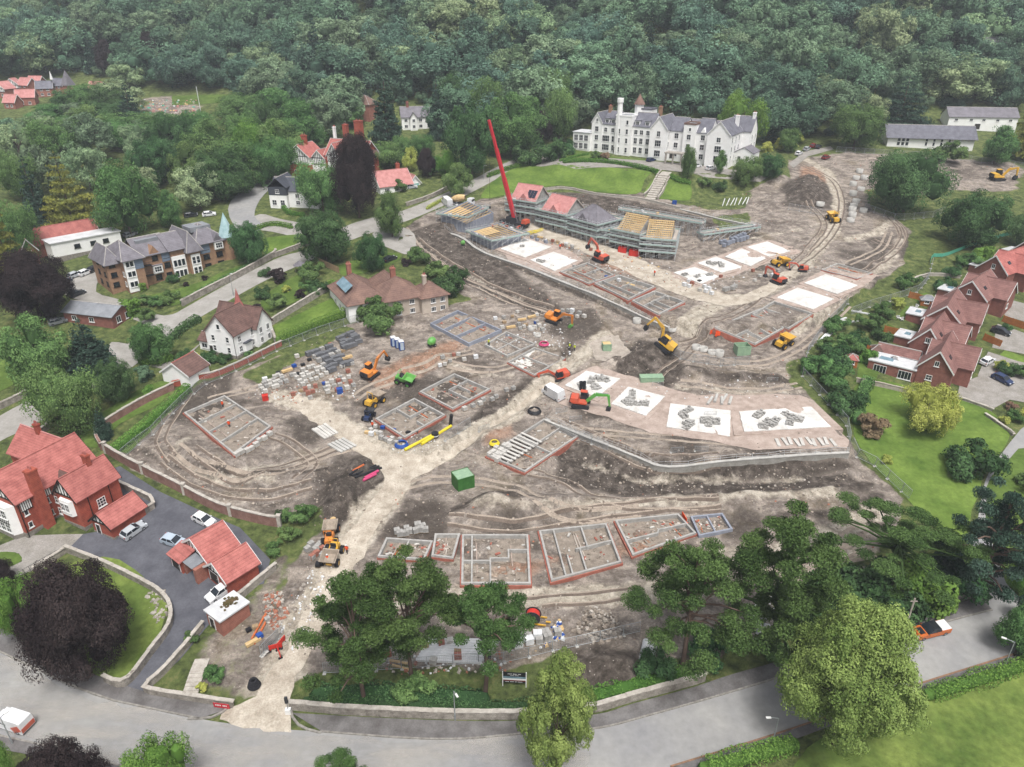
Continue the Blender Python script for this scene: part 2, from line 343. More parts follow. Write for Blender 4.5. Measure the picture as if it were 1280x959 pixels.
def ground_material():
    m = bpy.data.materials.new('ground'); m.use_nodes = True; MATS['ground'] = m
    n, l = m.node_tree.nodes, m.node_tree.links; b = n['Principled BSDF']; b.inputs['Roughness'].default_value = .92; b.inputs['Specular IOR Level'].default_value = .15
    co = n.new('ShaderNodeNewGeometry').outputs['Position']
    def noise(sc, det=6, dist=0, ro=.6):
        t = n.new('ShaderNodeTexNoise'); t.inputs['Scale'].default_value = sc; t.inputs['Detail'].default_value = det; t.inputs['Distortion'].default_value = dist; t.inputs['Roughness'].default_value = ro
        l.new(co, t.inputs['Vector']); return t.outputs[0]
    def ramp(fac, cols):
        r = n.new('ShaderNodeValToRGB'); e = r.color_ramp.elements
        while len(e) < len(cols): e.new(.5)
        for el, (p, c) in zip(e, cols): el.position = p; el.color = (*hexc(c), 1)
        l.new(fac, r.inputs[0]); return r.outputs[0]
    def mix(f, a, c, mode='MIX'):
        x = n.new('ShaderNodeMix'); x.data_type = 'RGBA'; x.blend_type = mode; x.clamp_factor = True
        if isinstance(f, float): x.inputs[0].default_value = f
        else: l.new(f, x.inputs[0])
        l.new(a, x.inputs[6]); l.new(c, x.inputs[7]); return x.outputs[2]
    def mrange(f, a, bb, c=0., d=1.):
        r = n.new('ShaderNodeMapRange'); r.inputs[1].default_value = a; r.inputs[2].default_value = bb; r.inputs[3].default_value = c; r.inputs[4].default_value = d; l.new(f, r.inputs[0]); return r.outputs[0]
    def math_(op, a, b):
        x = n.new('ShaderNodeMath'); x.operation = op
        for i, s in enumerate((a, b)):
            if isinstance(s, (int, float)): x.inputs[i].default_value = s
            else: l.new(s, x.inputs[i])
        return x.outputs[0]
    at = n.new('ShaderNodeAttribute'); at.attribute_name = 'zone'
    sp = n.new('ShaderNodeSeparateColor'); l.new(at.outputs['Color'], sp.inputs[0])
    gr, pa, dk, cl = sp.outputs[0], sp.outputs[1], sp.outputs[2], at.outputs['Alpha']
    big = noise(.11, 7, .3); mid = noise(.55, 8, .25, .7); fin = noise(3.4, 7, 0, .75); crs = noise(1.3, 8, .4, .75)
    soil = ramp(big, [(.36,'5f5750'),(.46,'7b726a'),(.56,'968c82'),(.64,'80745f')])
    soil2 = ramp(mid, [(.36,'514a44'),(.5,'7c736b'),(.64,'aaa199')])
    soil = mix(.55, soil, soil2)
    # drifts of paler dust and darker damp soil, drawn out along the slope
    mp = n.new('ShaderNodeMapping'); mp.inputs['Rotation'].default_value = (0,0,.45); mp.inputs['Scale'].default_value = (.7,1.25,1.); l.new(co, mp.inputs['Vector'])
    ns = n.new('ShaderNodeTexNoise'); ns.inputs['Scale'].default_value = .34; ns.inputs['Detail'].default_value = 9; ns.inputs['Distortion'].default_value = .7; ns.inputs['Roughness'].default_value = .66; l.new(mp.outputs[0], ns.inputs['Vector'])
    trk = mrange(ns.outputs[0], .50, .62)
    soil = mix(math_('MULTIPLY', trk, .6), soil, ramp(fin, [(.35,'a2968a'),(.65,'bbb0a3')]))
    soil = mix(math_('MULTIPLY', mrange(ns.outputs[0], .46, .36), .6), soil, ramp(fin, [(.35,'50473f'),(.65,'6b6259')]))
    dark = ramp(mid, [(.36,'3d3833'),(.5,'544d47'),(.64,'736b64')])
    pale = ramp(mid, [(.36,'8b8275'),(.5,'aaa192'),(.64,'c2b9ab')])
    clay = ramp(mid, [(.36,'7d604c'),(.5,'977763'),(.64,'a48f80')])
    col = mix(mrange(math_('ADD', dk, math_('MULTIPLY', math_('SUBTRACT', mid, .5), 1.2)), .35, .75), soil, dark)
    col = mix(mrange(math_('ADD', cl, math_('MULTIPLY', math_('SUBTRACT', mid, .5), 1.5)), .3, .8), col, clay)
    col = mix(mrange(math_('ADD', pa, math_('MULTIPLY', math_('SUBTRACT', mid, .5), 1.3)), .3, .8), col, pale)
    # scattered stones and chips
    vo = n.new('ShaderNodeTexVoronoi'); vo.inputs['Scale'].default_value = 1.5; l.new(co, vo.inputs['Vector'])
    st = math_('MULTIPLY', mrange(vo.outputs['Distance'], .16, .10), mrange(noise(.9, 2), .52, .6))
    col = mix(st, col, ramp(fin, [(.3,'a39a90'),(.7,'cfc8bf')]))
    fg = math_('MULTIPLY', mrange(fin, .35, .65, .80, 1.18), mrange(crs, .38, .62, .82, 1.16))
    v = n.new('ShaderNodeVectorMath'); v.operation = 'SCALE'; l.new(col, v.inputs[0]); l.new(fg, v.inputs['Scale']); col = v.outputs[0]
    grass = ramp(mid, [(.36,'3d462c'),(.46,'505a36'),(.56,'616c40'),(.66,'77774f')])
    gw = mrange(math_('ADD', gr, math_('MULTIPLY', math_('SUBTRACT', mid, .5), .9)), .4, .62)
    col = mix(gw, col, grass)
    l.new(col, b.inputs['Base Color'])
    bp = n.new('ShaderNodeBump'); bp.inputs['Strength'].default_value = .9; bp.inputs['Distance'].default_value = .6
    hsum = math_('ADD', math_('ADD', mid, math_('MULTIPLY', fin, .45)), math_('MULTIPLY', crs, .8))
    l.new(hsum, bp.inputs['Height']); l.new(bp.outputs[0], b.inputs['Normal'])
ground_material()
def build_ground():
    ny, nx = HH.shape
    co = np.stack([XX, YY, HH], -1).reshape(-1, 3).astype(np.float32)
    i = np.arange(ny*nx).reshape(ny, nx)
    q = np.stack([i[:-1,:-1], i[:-1,1:], i[1:,1:], i[1:,:-1]], -1).reshape(-1, 4)
    me = bpy.data.meshes.new('ground')
    me.vertices.add(len(co)); me.vertices.foreach_set('co', co.ravel())
    me.loops.add(q.size); me.loops.foreach_set('vertex_index', q.ravel().astype(np.int32))
    me.polygons.add(len(q)); me.polygons.foreach_set('loop_start', np.arange(0, q.size, 4, dtype=np.int32)); me.polygons.foreach_set('loop_total', np.full(len(q), 4, np.int32))
    me.update(calc_edges=True)
    a = me.attributes.new('zone', 'FLOAT_COLOR', 'POINT')
    a.data.foreach_set('color', np.stack([ZG, ZP, ZD, ZC], -1).reshape(-1).astype(np.float32))
    me.polygons.foreach_set('use_smooth', np.ones(len(q), bool))
    me.materials.append(MATS['ground'])
    tag(ob('ground', me), 'churned building-site soil with grass around it on a sloping hillside', kind='structure')
build_ground()
# ------------------------------------------------------------------ sheets laid on the ground
def catmull(pts, n=6, closed=False):
    out = []; N = len(pts)
    rngk = range(N) if closed else range(N-1)
    for k in rngk:
        p0, p1, p2, p3 = (pts[(k-1) % N] if closed or k > 0 else pts[0]), pts[k], pts[(k+1) % N], (pts[(k+2) % N] if closed or k+2 < N else pts[-1])
        for i in range(n):
            t = i/n
            out.append(tuple(.5*((2*p1[j])+(-p0[j]+p2[j])*t+(2*p0[j]-5*p1[j]+4*p2[j]-p3[j])*t*t+(-p0[j]+3*p1[j]-3*p2[j]+p3[j])*t**3) for j in range(2)))
    if not closed: out.append(tuple(pts[-1][:2]))
    return out
def sheet(name, wpts, mat, off=.05, res=1.6, jit=0., label=None, skirt=0., kind='structure', seed=0):
    """world outline filled with a triangulated sheet that follows the ground"""
    p = []
    for k in range(len(wpts)):
        a, b = np.array(wpts[k][:2]), np.array(wpts[(k+1) % len(wpts)][:2]); L = np.linalg.norm(b-a); n = max(1, int(L/res))
        p += [a+(b-a)*i/n for i in range(n)]
    p = np.array(p)
    if jit: p = p+jit*np.stack([fbm(p[:,0], p[:,1], 2.5, 91+seed), fbm(p[:,0], p[:,1], 2.5, 97+seed)], -1)*2
    x0, y0 = p.min(0); x1, y1 = p.max(0)
    gx, gy = np.meshgrid(np.arange(x0+res/2, x1, res), np.arange(y0+res/2, y1, res))
    k = sdist(p, gx, gy) < -res*.45
    allp = np.concatenate([p, np.stack([gx[k], gy[k]], -1)])
    n = len(p)
    vs, _, fs, *_ = delaunay_2d_cdt([Vector(q) for q in allp], [(i, (i+1) % n) for i in range(n)], [], 1, 1e-4)
    v3 = [(q.x, q.y, gz(q.x, q.y)+off) for q in vs]
    me = bpy.data.meshes.new(name); me.from_pydata(v3, [], [tuple(f) if (vs[f[1]]-vs[f[0]]).cross(vs[f[2]]-vs[f[0]]) > 0 else tuple(f[::-1]) for f in fs])
    me.materials.append(MATS[mat]); me.polygons.foreach_set('use_smooth', [True]*len(me.polygons)); me.update()
    return tag(ob(name, me), label, kind=kind)
def psheet(name, px, mat, off=.05, res=1.6, jit=0., label=None, sm=0, kind='structure', seed=0):
    w = PP(*px)
    if sm: w = catmull([(q.x, q.y) for q in w], sm, True)
    return sheet(name, w, mat, off, res, jit, label, kind=kind, seed=seed)
def offset_line(w, d):
    out = []
    for i in range(len(w)):
        a = np.array(w[max(0, i-1)][:2]); b = np.array(w[min(len(w)-1, i+1)][:2]); e = b-a; e = e/(np.linalg.norm(e)+1e-9)
        out.append((w[i][0]-e[1]*d, w[i][1]+e[0]*d))
    return out
def resample(w, step):
    w = [np.array(q[:2]) for q in w]; out = [w[0]]; rem = step
    for a, b in zip(w[:-1], w[1:]):
        L = np.linalg.norm(b-a); t = rem
        while t < L: out.append(a+(b-a)*t/L); t += step
        rem = t-L
    out.append(w[-1]); return [tuple(q) for q in out]
def ribbon(mb, w, width, off, mi=0, step=1.2, h=0.):
    """flat band (or low solid strip of height h) along a world line"""
    w = resample(w, step); l, r = offset_line(w, width/2), offset_line(w, -width/2)
    for k in range(len(w)-1):
        q = [(*l[k], gz(*l[k])+off), (*r[k], gz(*r[k])+off), (*r[k+1], gz(*r[k+1])+off), (*l[k+1], gz(*l[k+1])+off)]
        if h:
            t = [(a, b, c+h) for a, b, c in q]
            mb.add(q+t, [(4,5,6,7),(0,3,7,4),(1,0,4,5),(2,1,5,6),(3,2,6,7)], mi)
        else: mb.face(q, mi)
    return mb
def strip_wall(mb, w, thick, h, mi=0, step=1.5, base=-.4, cope=0., cmi=1, hj=0., flat=False, h2=None):
    """wall following the ground along a world line, with an optional coping"""
    w = resample(w, step); l, r = offset_line(w, thick/2), offset_line(w, -thick/2); N = len(w)
    zz = [gz(*q) for q in w]; zs = [sum(zz[max(0,k-5):k+6])/len(zz[max(0,k-5):k+6]) for k in range(N)]
    def zt(k): return zs[k]+h+((h2-h)*k/(N-1) if h2 else 0)+hj*math.sin(k*2.3)
    vs = []; fs = []
    for k in range(N):
        z0 = min(gz(*l[k]), gz(*r[k]))+base; z = zt(k)
        vs += [(*l[k], z0), (*r[k], z0), (*r[k], z), (*l[k], z)]
    for k in range(N-1):
        a, b = 4*k, 4*k+4
        fs += [(a+1,b+1,b+2,a+2), (a+2,b+2,b+3,a+3), (a+3,b+3,b,a)]
    fs += [(0,1,2,3), (4*N-1,4*N-2,4*N-3,4*N-4)]
    mb.add(vs, fs, mi)
    if cope:
        l2, r2 = offset_line(w, thick/2+.07), offset_line(w, -thick/2-.07); vs = []; fs = []
        for k in range(N):
            z = zt(k); vs += [(*l2[k], z), (*r2[k], z), (*r2[k], z+cope), (*l2[k], z+cope)]
        for k in range(N-1):
            a, b = 4*k, 4*k+4
            fs += [(a,b,b+1,a+1), (a+1,b+1,b+2,a+2), (a+2,b+2,b+3,a+3), (a+3,b+3,b,a)]
        fs += [(0,1,2,3), (4*N-1,4*N-2,4*N-3,4*N-4)]
        mb.add(vs, fs, cmi)
    return mb
def W2(*px): return [(q.x, q.y) for q in PP(*px)]
pm('asphalt_pale', '97948f', '827f79', .25, .9, .15, 3, world=True, fine=.10)
pm('asphalt_mid', '8f8e8b', '7e7e7f', .10, .88, .1, 3, world=True, fine=.1)
pm('asphalt_dark', '5b5c62', '4a4b51', .35, .85, .15, 3, world=True, fine=.12)
pm('pavement', '6f6d6c', '565352', .5, .9, .15, 3, world=True, fine=.15)
pm('concrete_drive', '8f8b86', '7a766f', .5, .9, .1, 3, world=True)
pm('kerb_stone', '8d8a84', '6d6963', 2, .9, world=True)
pm('kerb_moss', '8a6a55', '6d5a4b', 2, .9, world=True)
pm('lawn', '5c6f39', '435529', .18, .95, .3, 6, world=True, fine=.22, spec=.1)
pm('lawn_bright', '65793b', '485d2b', .13, .95, .3, 6, world=True, fine=.2, spec=.1)
pm('meadow', '6c7a40', '46592c', .12, .95, .4, 4, world=True, fine=.25, spec=.1)
pm('haul', 'b6ad9f', '8f8577', .45, .95, .6, 2.4, world=True, fine=.22)
pm('rut', '6d6259', '574d45', .6, .95, .4, 3, world=True)
pm('gravel_pad', 'a89f94', '8b8278', .8, .95, .6, 3, world=True, fine=.2)
# the roads
KU = catmull(W2((-60,788),(0,815),(95,860),(141,876),(250,899),(330,910),(402,915),(506,923),(580,924),(660,917),(746,911),(810,895),(905,868),(990,842),(1090,808),(1182,778),(1243,763),(1330,735)), 5)
KL = catmull(W2((-60,905),(0,918),(40,929),(117,949),(200,970),(330,992),(500,1005),(660,1000),(760,982),(838,959),(980,915),(1080,880),(1160,852),(1280,815),(1360,790)), 5)
sheet('road', KU+KL[::-1], 'asphalt_mid', .05, 2.0, label='pale grey two-lane road curving round the front of the site')
LU = catmull(W2((-40,545),(0,520),(40,498),(100,465),(160,430),(228,387),(340,326),(386,311),(430,284),(470,271),(508,262),(575,233),(625,207),(655,196),(690,190)), 5)
LL = catmull(W2((-40,580),(0,552),(45,530),(110,490),(170,452),(212,420),(295,371),(340,347),(392,324),(440,300),(490,283),(530,268),(585,243),(640,214),(668,203),(705,205)), 5)
sheet('road', LU+LL[::-1], 'asphalt_pale', .05, 2.0, label='pale lane climbing past the gardens behind the site')
psheet('road', [(300,283),(325,268),(350,274),(400,283),(440,290),(430,305),(385,300),(340,290)], 'asphalt_pale', .08, 2, label='short pale side road joining the lane at the junction', sm=3)
psheet('road', [(285,262),(300,240),(330,226),(342,230),(325,250),(318,270),(330,285),(300,290)], 'asphalt_mid', .1, 2, label='narrow drive climbing beside the slate-hung white house', sm=3)
psheet('road', [(1222,768),(1216,735),(1215,690),(1224,640),(1232,600),(1250,570),(1285,530),(1290,570),(1268,610),(1250,650),(1248,700),(1262,735),(1290,760),(1285,778),(1240,775)], 'asphalt_mid', .07, 2, label='grey private lane running up beside the lawn', sm=3)
psheet('road', [(468,290),(505,285),(520,300),(512,318),(490,312),(470,302)], 'asphalt_pale', .09, 1.5, label='pale site entrance off the lane by the bend', sm=3)
psheet('driveway', [(130,590),(150,583),(200,615),(260,643),(300,660),(338,700),(330,730),(300,738),(258,785),(225,825),(195,852),(185,868),(155,858),(190,820),(212,788),(215,765),(204,748),(175,730),(130,712),(84,688),(104,668),(150,660),(160,640)], 'asphalt_dark', .06, 1.2, label='dark new tarmac drive and yard of the red-brick house')
psheet('driveway', [(-20,690),(30,670),(84,668),(104,668),(84,688),(45,712),(20,722),(0,715),(28,702),(24,692),(0,692),(-20,700)], 'concrete_drive', .055, 1.0, label='pale drive in front of the red-brick house')
psheet('driveway', [(86,350),(125,340),(120,365),(150,375),(165,385),(205,395),(228,390),(214,412),(205,418),(175,403),(140,390),(112,380),(88,372),(75,362)], 'asphalt_pale', .1, 1.5, label='grey car park drive around the three-storey flats', sm=3)
psheet('driveway', [(205,418),(190,430),(175,452),(150,468),(125,480),(100,482),(112,465),(135,440),(140,428),(170,430),(195,412)], 'asphalt_pale', .1, 1.5, label='lane turning behind the round green tree', sm=3)
psheet('driveway', [(185,457),(215,465),(262,420),(250,430),(235,442),(205,455)], 'concrete_drive', .1, 1.2, label='drive to the white garage')
psheet('driveway', [(670,208),(680,190),(695,188),(705,205),(760,198),(860,205),(930,215),(960,222),(950,228),(880,222),(800,210),(720,212)], 'concrete_drive', .12, 2, label='drive along the white hotel front')
psheet('driveway', [(985,205),(1005,190),(1038,183),(1042,187),(1010,196),(992,210)], 'concrete_drive', .1, 2, label='track past the parked cars by the hotel')
psheet('driveway', [(1200,480),(1225,470),(1290,492),(1290,505),(1262,500),(1240,512),(1215,508),(1196,497)], 'concrete_drive', .07, 1.3, label='paved drive below the brick houses')
psheet('driveway', [(1222,470),(1235,440),(1285,455),(1290,490),(1240,480)], 'concrete_drive', .075, 1.3, label='paved forecourt of the second brick house')
psheet('driveway', [(1240,435),(1247,405),(1290,420),(1290,445)], 'concrete_drive', .075, 1.3, label='paved forecourt of the third brick house')
psheet('driveway', [(1255,395),(1262,375),(1290,382),(1290,405)], 'concrete_drive', .075, 1.3, label='paved forecourt of the far brick house')
# dried mud carried out onto the road at the site gate
_dm = bpy.data.materials.new('road_dust'); _dm.use_nodes = True; MATS['road_dust'] = _dm; _dn, _dl = _dm.node_tree.nodes, _dm.node_tree.links; _db = _dn['Principled BSDF']; _db.inputs['Base Color'].default_value = (*hexc('b0aba3'), 1); _db.inputs['Roughness'].default_value = .95
_dg = _dn.new('ShaderNodeNewGeometry'); _dt = _dn.new('ShaderNodeTexNoise'); _dt.inputs['Scale'].default_value = .22; _dt.inputs['Detail'].default_value = 8; _dt.inputs['Roughness'].default_value = .65; _dp = _dn.new('ShaderNodeMapping'); _dp.inputs['Scale'].default_value = (.45,1.6,1); _dr = _dn.new('ShaderNodeMapRange'); _dr.inputs[1].default_value = .40; _dr.inputs[2].default_value = .66; _dr.inputs[4].default_value = .55
_dl.new(_dg.outputs['Position'], _dp.inputs[0]); _dl.new(_dp.outputs[0], _dt.inputs['Vector']); _dl.new(_dt.outputs[0], _dr.inputs[0]); _dl.new(_dr.outputs[0], _db.inputs['Alpha'])
_ka = [q for q in KU if q[0] < 12]; _kb = [q for q in KL if q[0] < 8]
sheet('road_dust', [(a_[0], a_[1]-.4) for a_ in _ka]+[(b_[0], b_[1]+.4) for b_ in _kb[::-1]], 'road_dust', .058, 2.0, .5, 'film of dried pale mud on the road by the site gate', kind='stuff')
# pavements with kerbs
def footway(line_in, line_out, label, mat='pavement'):
    sheet('pavement', line_in+line_out[::-1], mat, .14, 1.6, label=label)
FW1 = catmull(W2((365,892),(434,896),(543,901),(640,902),(744,894),(789,881),(866,860),(914,844),(990,822),(1060,795),(1126,785),(1150,768),(1226,747)), 4)
K1 = catmull(W2((402,915),(506,923),(580,924),(660,917),(746,911),(810,895),(905,868),(990,842),(1090,808),(1182,778),(1240,763)), 4)
footway(K1, W2((365,890),(370,905))[:0]+FW1, 'damp tarmac footway below the old stone wall')
FW0 = W2((-40,760),(0,785),(80,830),(157,858),(190,868),(228,875),(292,885)); K0 = W2((-40,798),(0,815),(95,860),(141,876),(250,899))
footway(K0, FW0, 'footway in front of the red-brick house drive')
FW2 = catmull(W2((-40,930),(40,945),(110,962),(200,985)), 3); footway(catmull(W2((-40,912),(40,929),(117,949),(200,970)), 3), FW2, 'narrow footway at the near side of the road')
FW3 = catmull(W2((880,962),(990,926),(1080,893),(1160,865),(1285,828)), 4); footway(catmull(W2((838,959),(980,915),(1080,880),(1160,852),(1285,813)), 4), FW3, 'dark footway beside the meadow hedge', 'pavement')
def kerb(line, label, mat='kerb_stone', w=.22):
    m = MB(); ribbon(m, line, w, -.05, h=.24, step=1.5); tag(m.build('kerb', mat), label, kind='structure')
kerb(K1, 'pale kerb along the stone-wall side of the road', 'kerb_stone'); kerb(K0, 'kerb in front of the red-brick house'); kerb(catmull(W2((838,959),(980,915),(1080,880),(1160,852),(1285,813)), 4), 'mossy brown kerb beside the meadow', 'kerb_moss')
kerb(catmull(W2((-40,912),(40,929),(117,949),(200,970)), 3), 'kerb by the parked van')
kerb(catmull(W2((235,899),(262,898),(280,890),(292,878)), 4), 'curved pale kerb at the mouth of the site track', w=.3)
kerb(catmull(W2((364,885),(366,898),(375,908),(392,915),(402,916)), 4), 'white curved kerb beside the site entrance', w=.3)
# double yellow / worn marks are too faint to see: only the give-way dash on the right
# lawns
for px, mt, lb in [
    ([(628,218),(660,208),(720,206),(810,214),(805,225),(795,243),(745,240),(700,232),(650,240),(600,248)], 'lawn_bright', 'mown lawn terrace below the hotel'),
    ([(815,226),(860,222),(862,250),(838,250),(806,246)], 'lawn_bright', 'mown lawn right of the hotel steps'),
    ([(705,188),(735,190),(770,197),(820,200),(800,205),(740,203),(712,200)], 'lawn', 'small lawn against the hotel front'),
    ([(1078,478),(1105,476),(1170,492),(1200,500),(1235,512),(1262,545),(1232,590),(1215,640),(1200,680),(1130,622),(1075,560),(1063,520),(1066,490)], 'lawn_bright', 'large bright lawn with willow and shrubs'),
    ([(1232,610),(1290,560),(1290,720),(1262,735),(1248,700)], 'lawn', 'lawn beyond the private lane'),
    ([(1080,905),(1160,868),(1290,830),(1330,1010),(1000,1010),(1010,935)], 'meadow', 'rough mown meadow at the roadside corner'),
    ([(342,408),(415,373),(440,388),(350,432)], 'lawn_bright', 'rectangular lawn framed by a clipped hedge'),
    ([(328,372),(370,345),(385,352),(380,372),(340,388),(330,385)], 'lawn', 'garden lawn between shrub borders'),
    ([(100,545),(130,515),(190,480),(215,480),(200,505),(150,530),(120,560)], 'lawn', 'shaded lawn behind the curved brick wall'),
    ([(132,560),(215,500),(232,497),(160,568)], 'lawn', 'grass strip inside the curved brick wall'),
    ([(180,372),(230,360),(290,336),(318,322),(330,328),(250,365),(215,383)], 'lawn', 'lawn in front of the three-storey flats'),
    ([(320,300),(380,293),(385,300),(345,318),(325,312)], 'lawn_bright', 'small lawn at the junction corner'),
    ([(420,335),(470,318),(500,318),(490,330),(440,345)], 'lawn', 'lawn behind the hipped-roof house'),
    ([(85,705),(150,700),(200,745),(208,770),(160,850),(60,830),(70,740)], 'meadow', 'grass plot under the dark copper beech'),
    ([(0,692),(24,694),(28,702),(12,708),(0,706)], 'lawn', 'small grass island in the pale drive'),
    ([(-20,440),(30,450),(45,462),(0,490),(-20,495)], 'lawn', 'lawn at the edge beyond the lane'),
    ([(215,120),(285,118),(290,128),(215,132)], 'lawn', 'far clearing in front of the wood'),
    ([(1066,480),(1082,436),(1105,440),(1095,475)], 'lawn', 'back garden lawn with a curved path'),
    ([(1090,425),(1110,405),(1130,415),(1118,428)], 'lawn', 'small back lawn between hedges'),
    ([(1118,400),(1132,382),(1148,386),(1135,402)], 'lawn', 'small back lawn with white furniture'),
    ([(1140,372),(1158,366),(1172,378),(1150,382)], 'lawn_bright', 'small bright back lawn farther up'),
    ([(1255,438),(1285,448),(1285,455),(1250,445)], 'lawn_bright', 'lawn strip between two forecourts')]:
    psheet('lawn', px, mt, .09, 1.8, .25, lb, sm=3 if len(px) > 4 else 0)
# pale haul track
psheet('haul_road', [(275,893),(318,872),(352,822),(378,770),(400,712),(425,675),(462,632),(484,598),(465,575),(430,556),(395,528),(362,502),(372,492),(410,508),(432,520),(455,546),(490,566),(530,572),(560,562),(600,540),(640,512),(680,480),(700,458),(718,440),(722,452),(700,478),(664,508),(630,530),(590,556),(548,582),(520,598),(490,640),(462,680),(440,718),(415,770),(395,800),(370,845),(362,880),(370,912),(330,915),(272,904)], 'haul', .07, .9, .55, 'pale compacted stone haul track through the site')
psheet('haul_road', [(640,272),(662,272),(740,300),(800,325),(860,352),(920,372),(948,362),(980,340),(1000,330),(985,352),(950,375),(905,383),(862,374),(790,344),(720,312),(650,285)], 'haul', .07, .9, .45, 'pale haul track along the upper plots', seed=3)
# paired wheel ruts
_m = MB()
for px in [[(1000,330),(1030,305),(1047,280),(1052,250),(1040,225),(1000,205)], [(985,345),(930,385),(880,412),(850,430)], [(520,300),(560,330),(620,362),(690,388)], [(455,760),(560,752),(680,752),(800,740)], [(700,528),(760,560),(820,580),(900,570)],
           [(440,500),(462,486),(500,470),(540,455),(590,440)], [(880,445),(940,455),(990,440),(1030,410),(1060,380)], [(240,560),(300,600),(370,580),(420,560)], [(1090,300),(1120,310),(1130,290),(1110,270)], [(560,650),(640,660),(760,640),(900,625)], [(850,480),(940,490),(1000,482)], [(700,545),(800,545),(960,555)],[(330,480),(300,490),(260,500)],[(1100,700),(1000,720),(960,735)],[(220,560),(260,585),(330,590),(400,572),(450,556)],[(205,575),(250,605),(320,620),(390,605)],[(235,490),(215,520),(200,550),(215,575)],[(340,545),(370,560),(390,580),(370,600)],[(1080,340),(1115,318),(1128,295),(1112,270)],[(1060,330),(1100,312),(1112,290)],[(505,285),(525,312),(570,345),(640,378),(700,398)],[(500,610),(560,600),(640,610),(700,640),(800,640)],[(950,700),(1020,690),(1080,660)],[(930,720),(1010,712),(1090,675)],[(870,430),(850,450),(800,480),(760,470)],[(640,590),(700,600),(760,625),(900,632)],[(560,455),(620,462),(680,440)],[(1010,250),(1030,280),(1010,310),(985,335)]]:
    w = catmull(W2(*px), 8)
    for s in (-.85, .85): ribbon(_m, offset_line(w, s), .45, .03, len(px) % 2, step=.8); ribbon(_m, offset_line(w, s+.34), .2, .035, 1, step=.8)
pm('rut_pale', '9d9184', '857a6e', .6, .95, .4, 3, world=True)
tag(_m.build('tyre_tracks', ['rut','rut_pale']), 'paired wheel ruts pressed into the site soil', kind='stuff')
# ================================================================== BUILDINGS
pm('white_render', 'eaeae8', 'dfdedb', .4, .8, fine=.05)
pm('cream_render', 'b5a99c', 'a3978b', .4, .85, fine=.08)
pm('brick_red', 'a25646', '86463a', 1.2, .85, courses=.3, fine=.18, orand=.04)
pm('brick_dark', '8c5e54', '754e47', 1.2, .85, courses=.3, fine=.18, orand=.05)
pm('brick_buff', '997b63', '866955', 1.0, .85, courses=.3, fine=.16)
pm('brick_pink', '9c6a5c', '85584c', 1.1, .85, courses=.3, fine=.15)
pm('stone_grey', '8d8880', '6c6760', 1.6, .9, .5, 5, fine=.3)
pm('stone_pale', 'a39d94', '7d776f', 1.6, .9, .5, 4, fine=.3)
pm('tile_red', 'a96a63', '8c534e', .8, .8, courses=.32, fine=.2, orand=.05)
pm('tile_pink', 'b98480', 'a16c68', .8, .8, courses=.32, fine=.15)
pm('tile_brown', '6e5650', '57443f', .7, .85, courses=.32, fine=.25, orand=.06)
pm('tile_plum', '86645e', '6d4f4b', .7, .85, courses=.32, fine=.2, orand=.07)
pm('tile_tan', '7d6459', '65504a', .5, .85, courses=.35, fine=.22)
pm('slate', '6e6e76', '57575f', .6, .7, courses=.3, fine=.15, orand=.04)
pm('slate_mid', '77747a', '625f64', .5, .75, courses=.3, fine=.18)
pm('slate_dark', '4a4d55', '3d4047', .5, .7, courses=.3)
pm('ridge_pale', 'a9a5a0', '8d8a86', 1, .9)
pm('lead_flat', '85888c', '6f7277', .5, .7, fine=.1)
pm('flat_white', 'c9cacb', 'b3b4b5', .5, .6, fine=.06)
pm('glass', '2b3138', '1d2228', .6, .12, spec=.6, fine=0)
pm('glass_sky', '77909b', '5d7681', .6, .12, spec=.6, fine=0)
pm('frame_white', 'd8d8d6', 'cfcfcd', 2, .5, fine=0)
pm('timber_black', '24211f', '1b1917', 2, .7)
pm('blue_clad', '6f7c8f', '64717f', .8, .7, courses=.5, fine=.06)
pm('door_dark', '3a3532', '2c2826', 2, .6)
pm('verdigris', '9fb8bb', '86a2a6', .8, .6, fine=.1)
pm('garage_door_green', '7fb0a8', '74a59d', .8, .6, fine=.05)
pm('solar', '232a3a', '1a2030', 1, .25, spec=.6)
_WC = {}
def win_mesh(w, h, nx=2, ny=2, fm='frame_white', bar=.09):
    k = (round(w,2), round(h,2), nx, ny, fm)
    if k not in _WC:
        f = MB(); d = .09
        for x in (-w/2, w/2-bar): f.box(x, x+bar, -d, .02, 0, h)
        for z in (0, h-bar): f.box(-w/2+bar, w/2-bar, -d, .02, z, z+bar)
        for i in range(1, nx): x = -w/2+w*i/nx; f.box(x-.035, x+.035, -d+.02, .01, bar, h-bar)
        for i in range(1, ny): z = h*i/ny; f.box(-w/2+bar, w/2-bar, -d+.025, .01, z-.035, z+.035)
        f.box(-w/2-.12, w/2+.12, -.16, .02, -.12, -.002)
        g = MB(); g.box(-w/2+bar*.5, w/2-bar*.5, -.03, .02, bar*.5, h-bar*.5)
        _WC[k] = (f.mesh('window', fm), g.mesh('pane', 'glass'))
    return _WC[k]
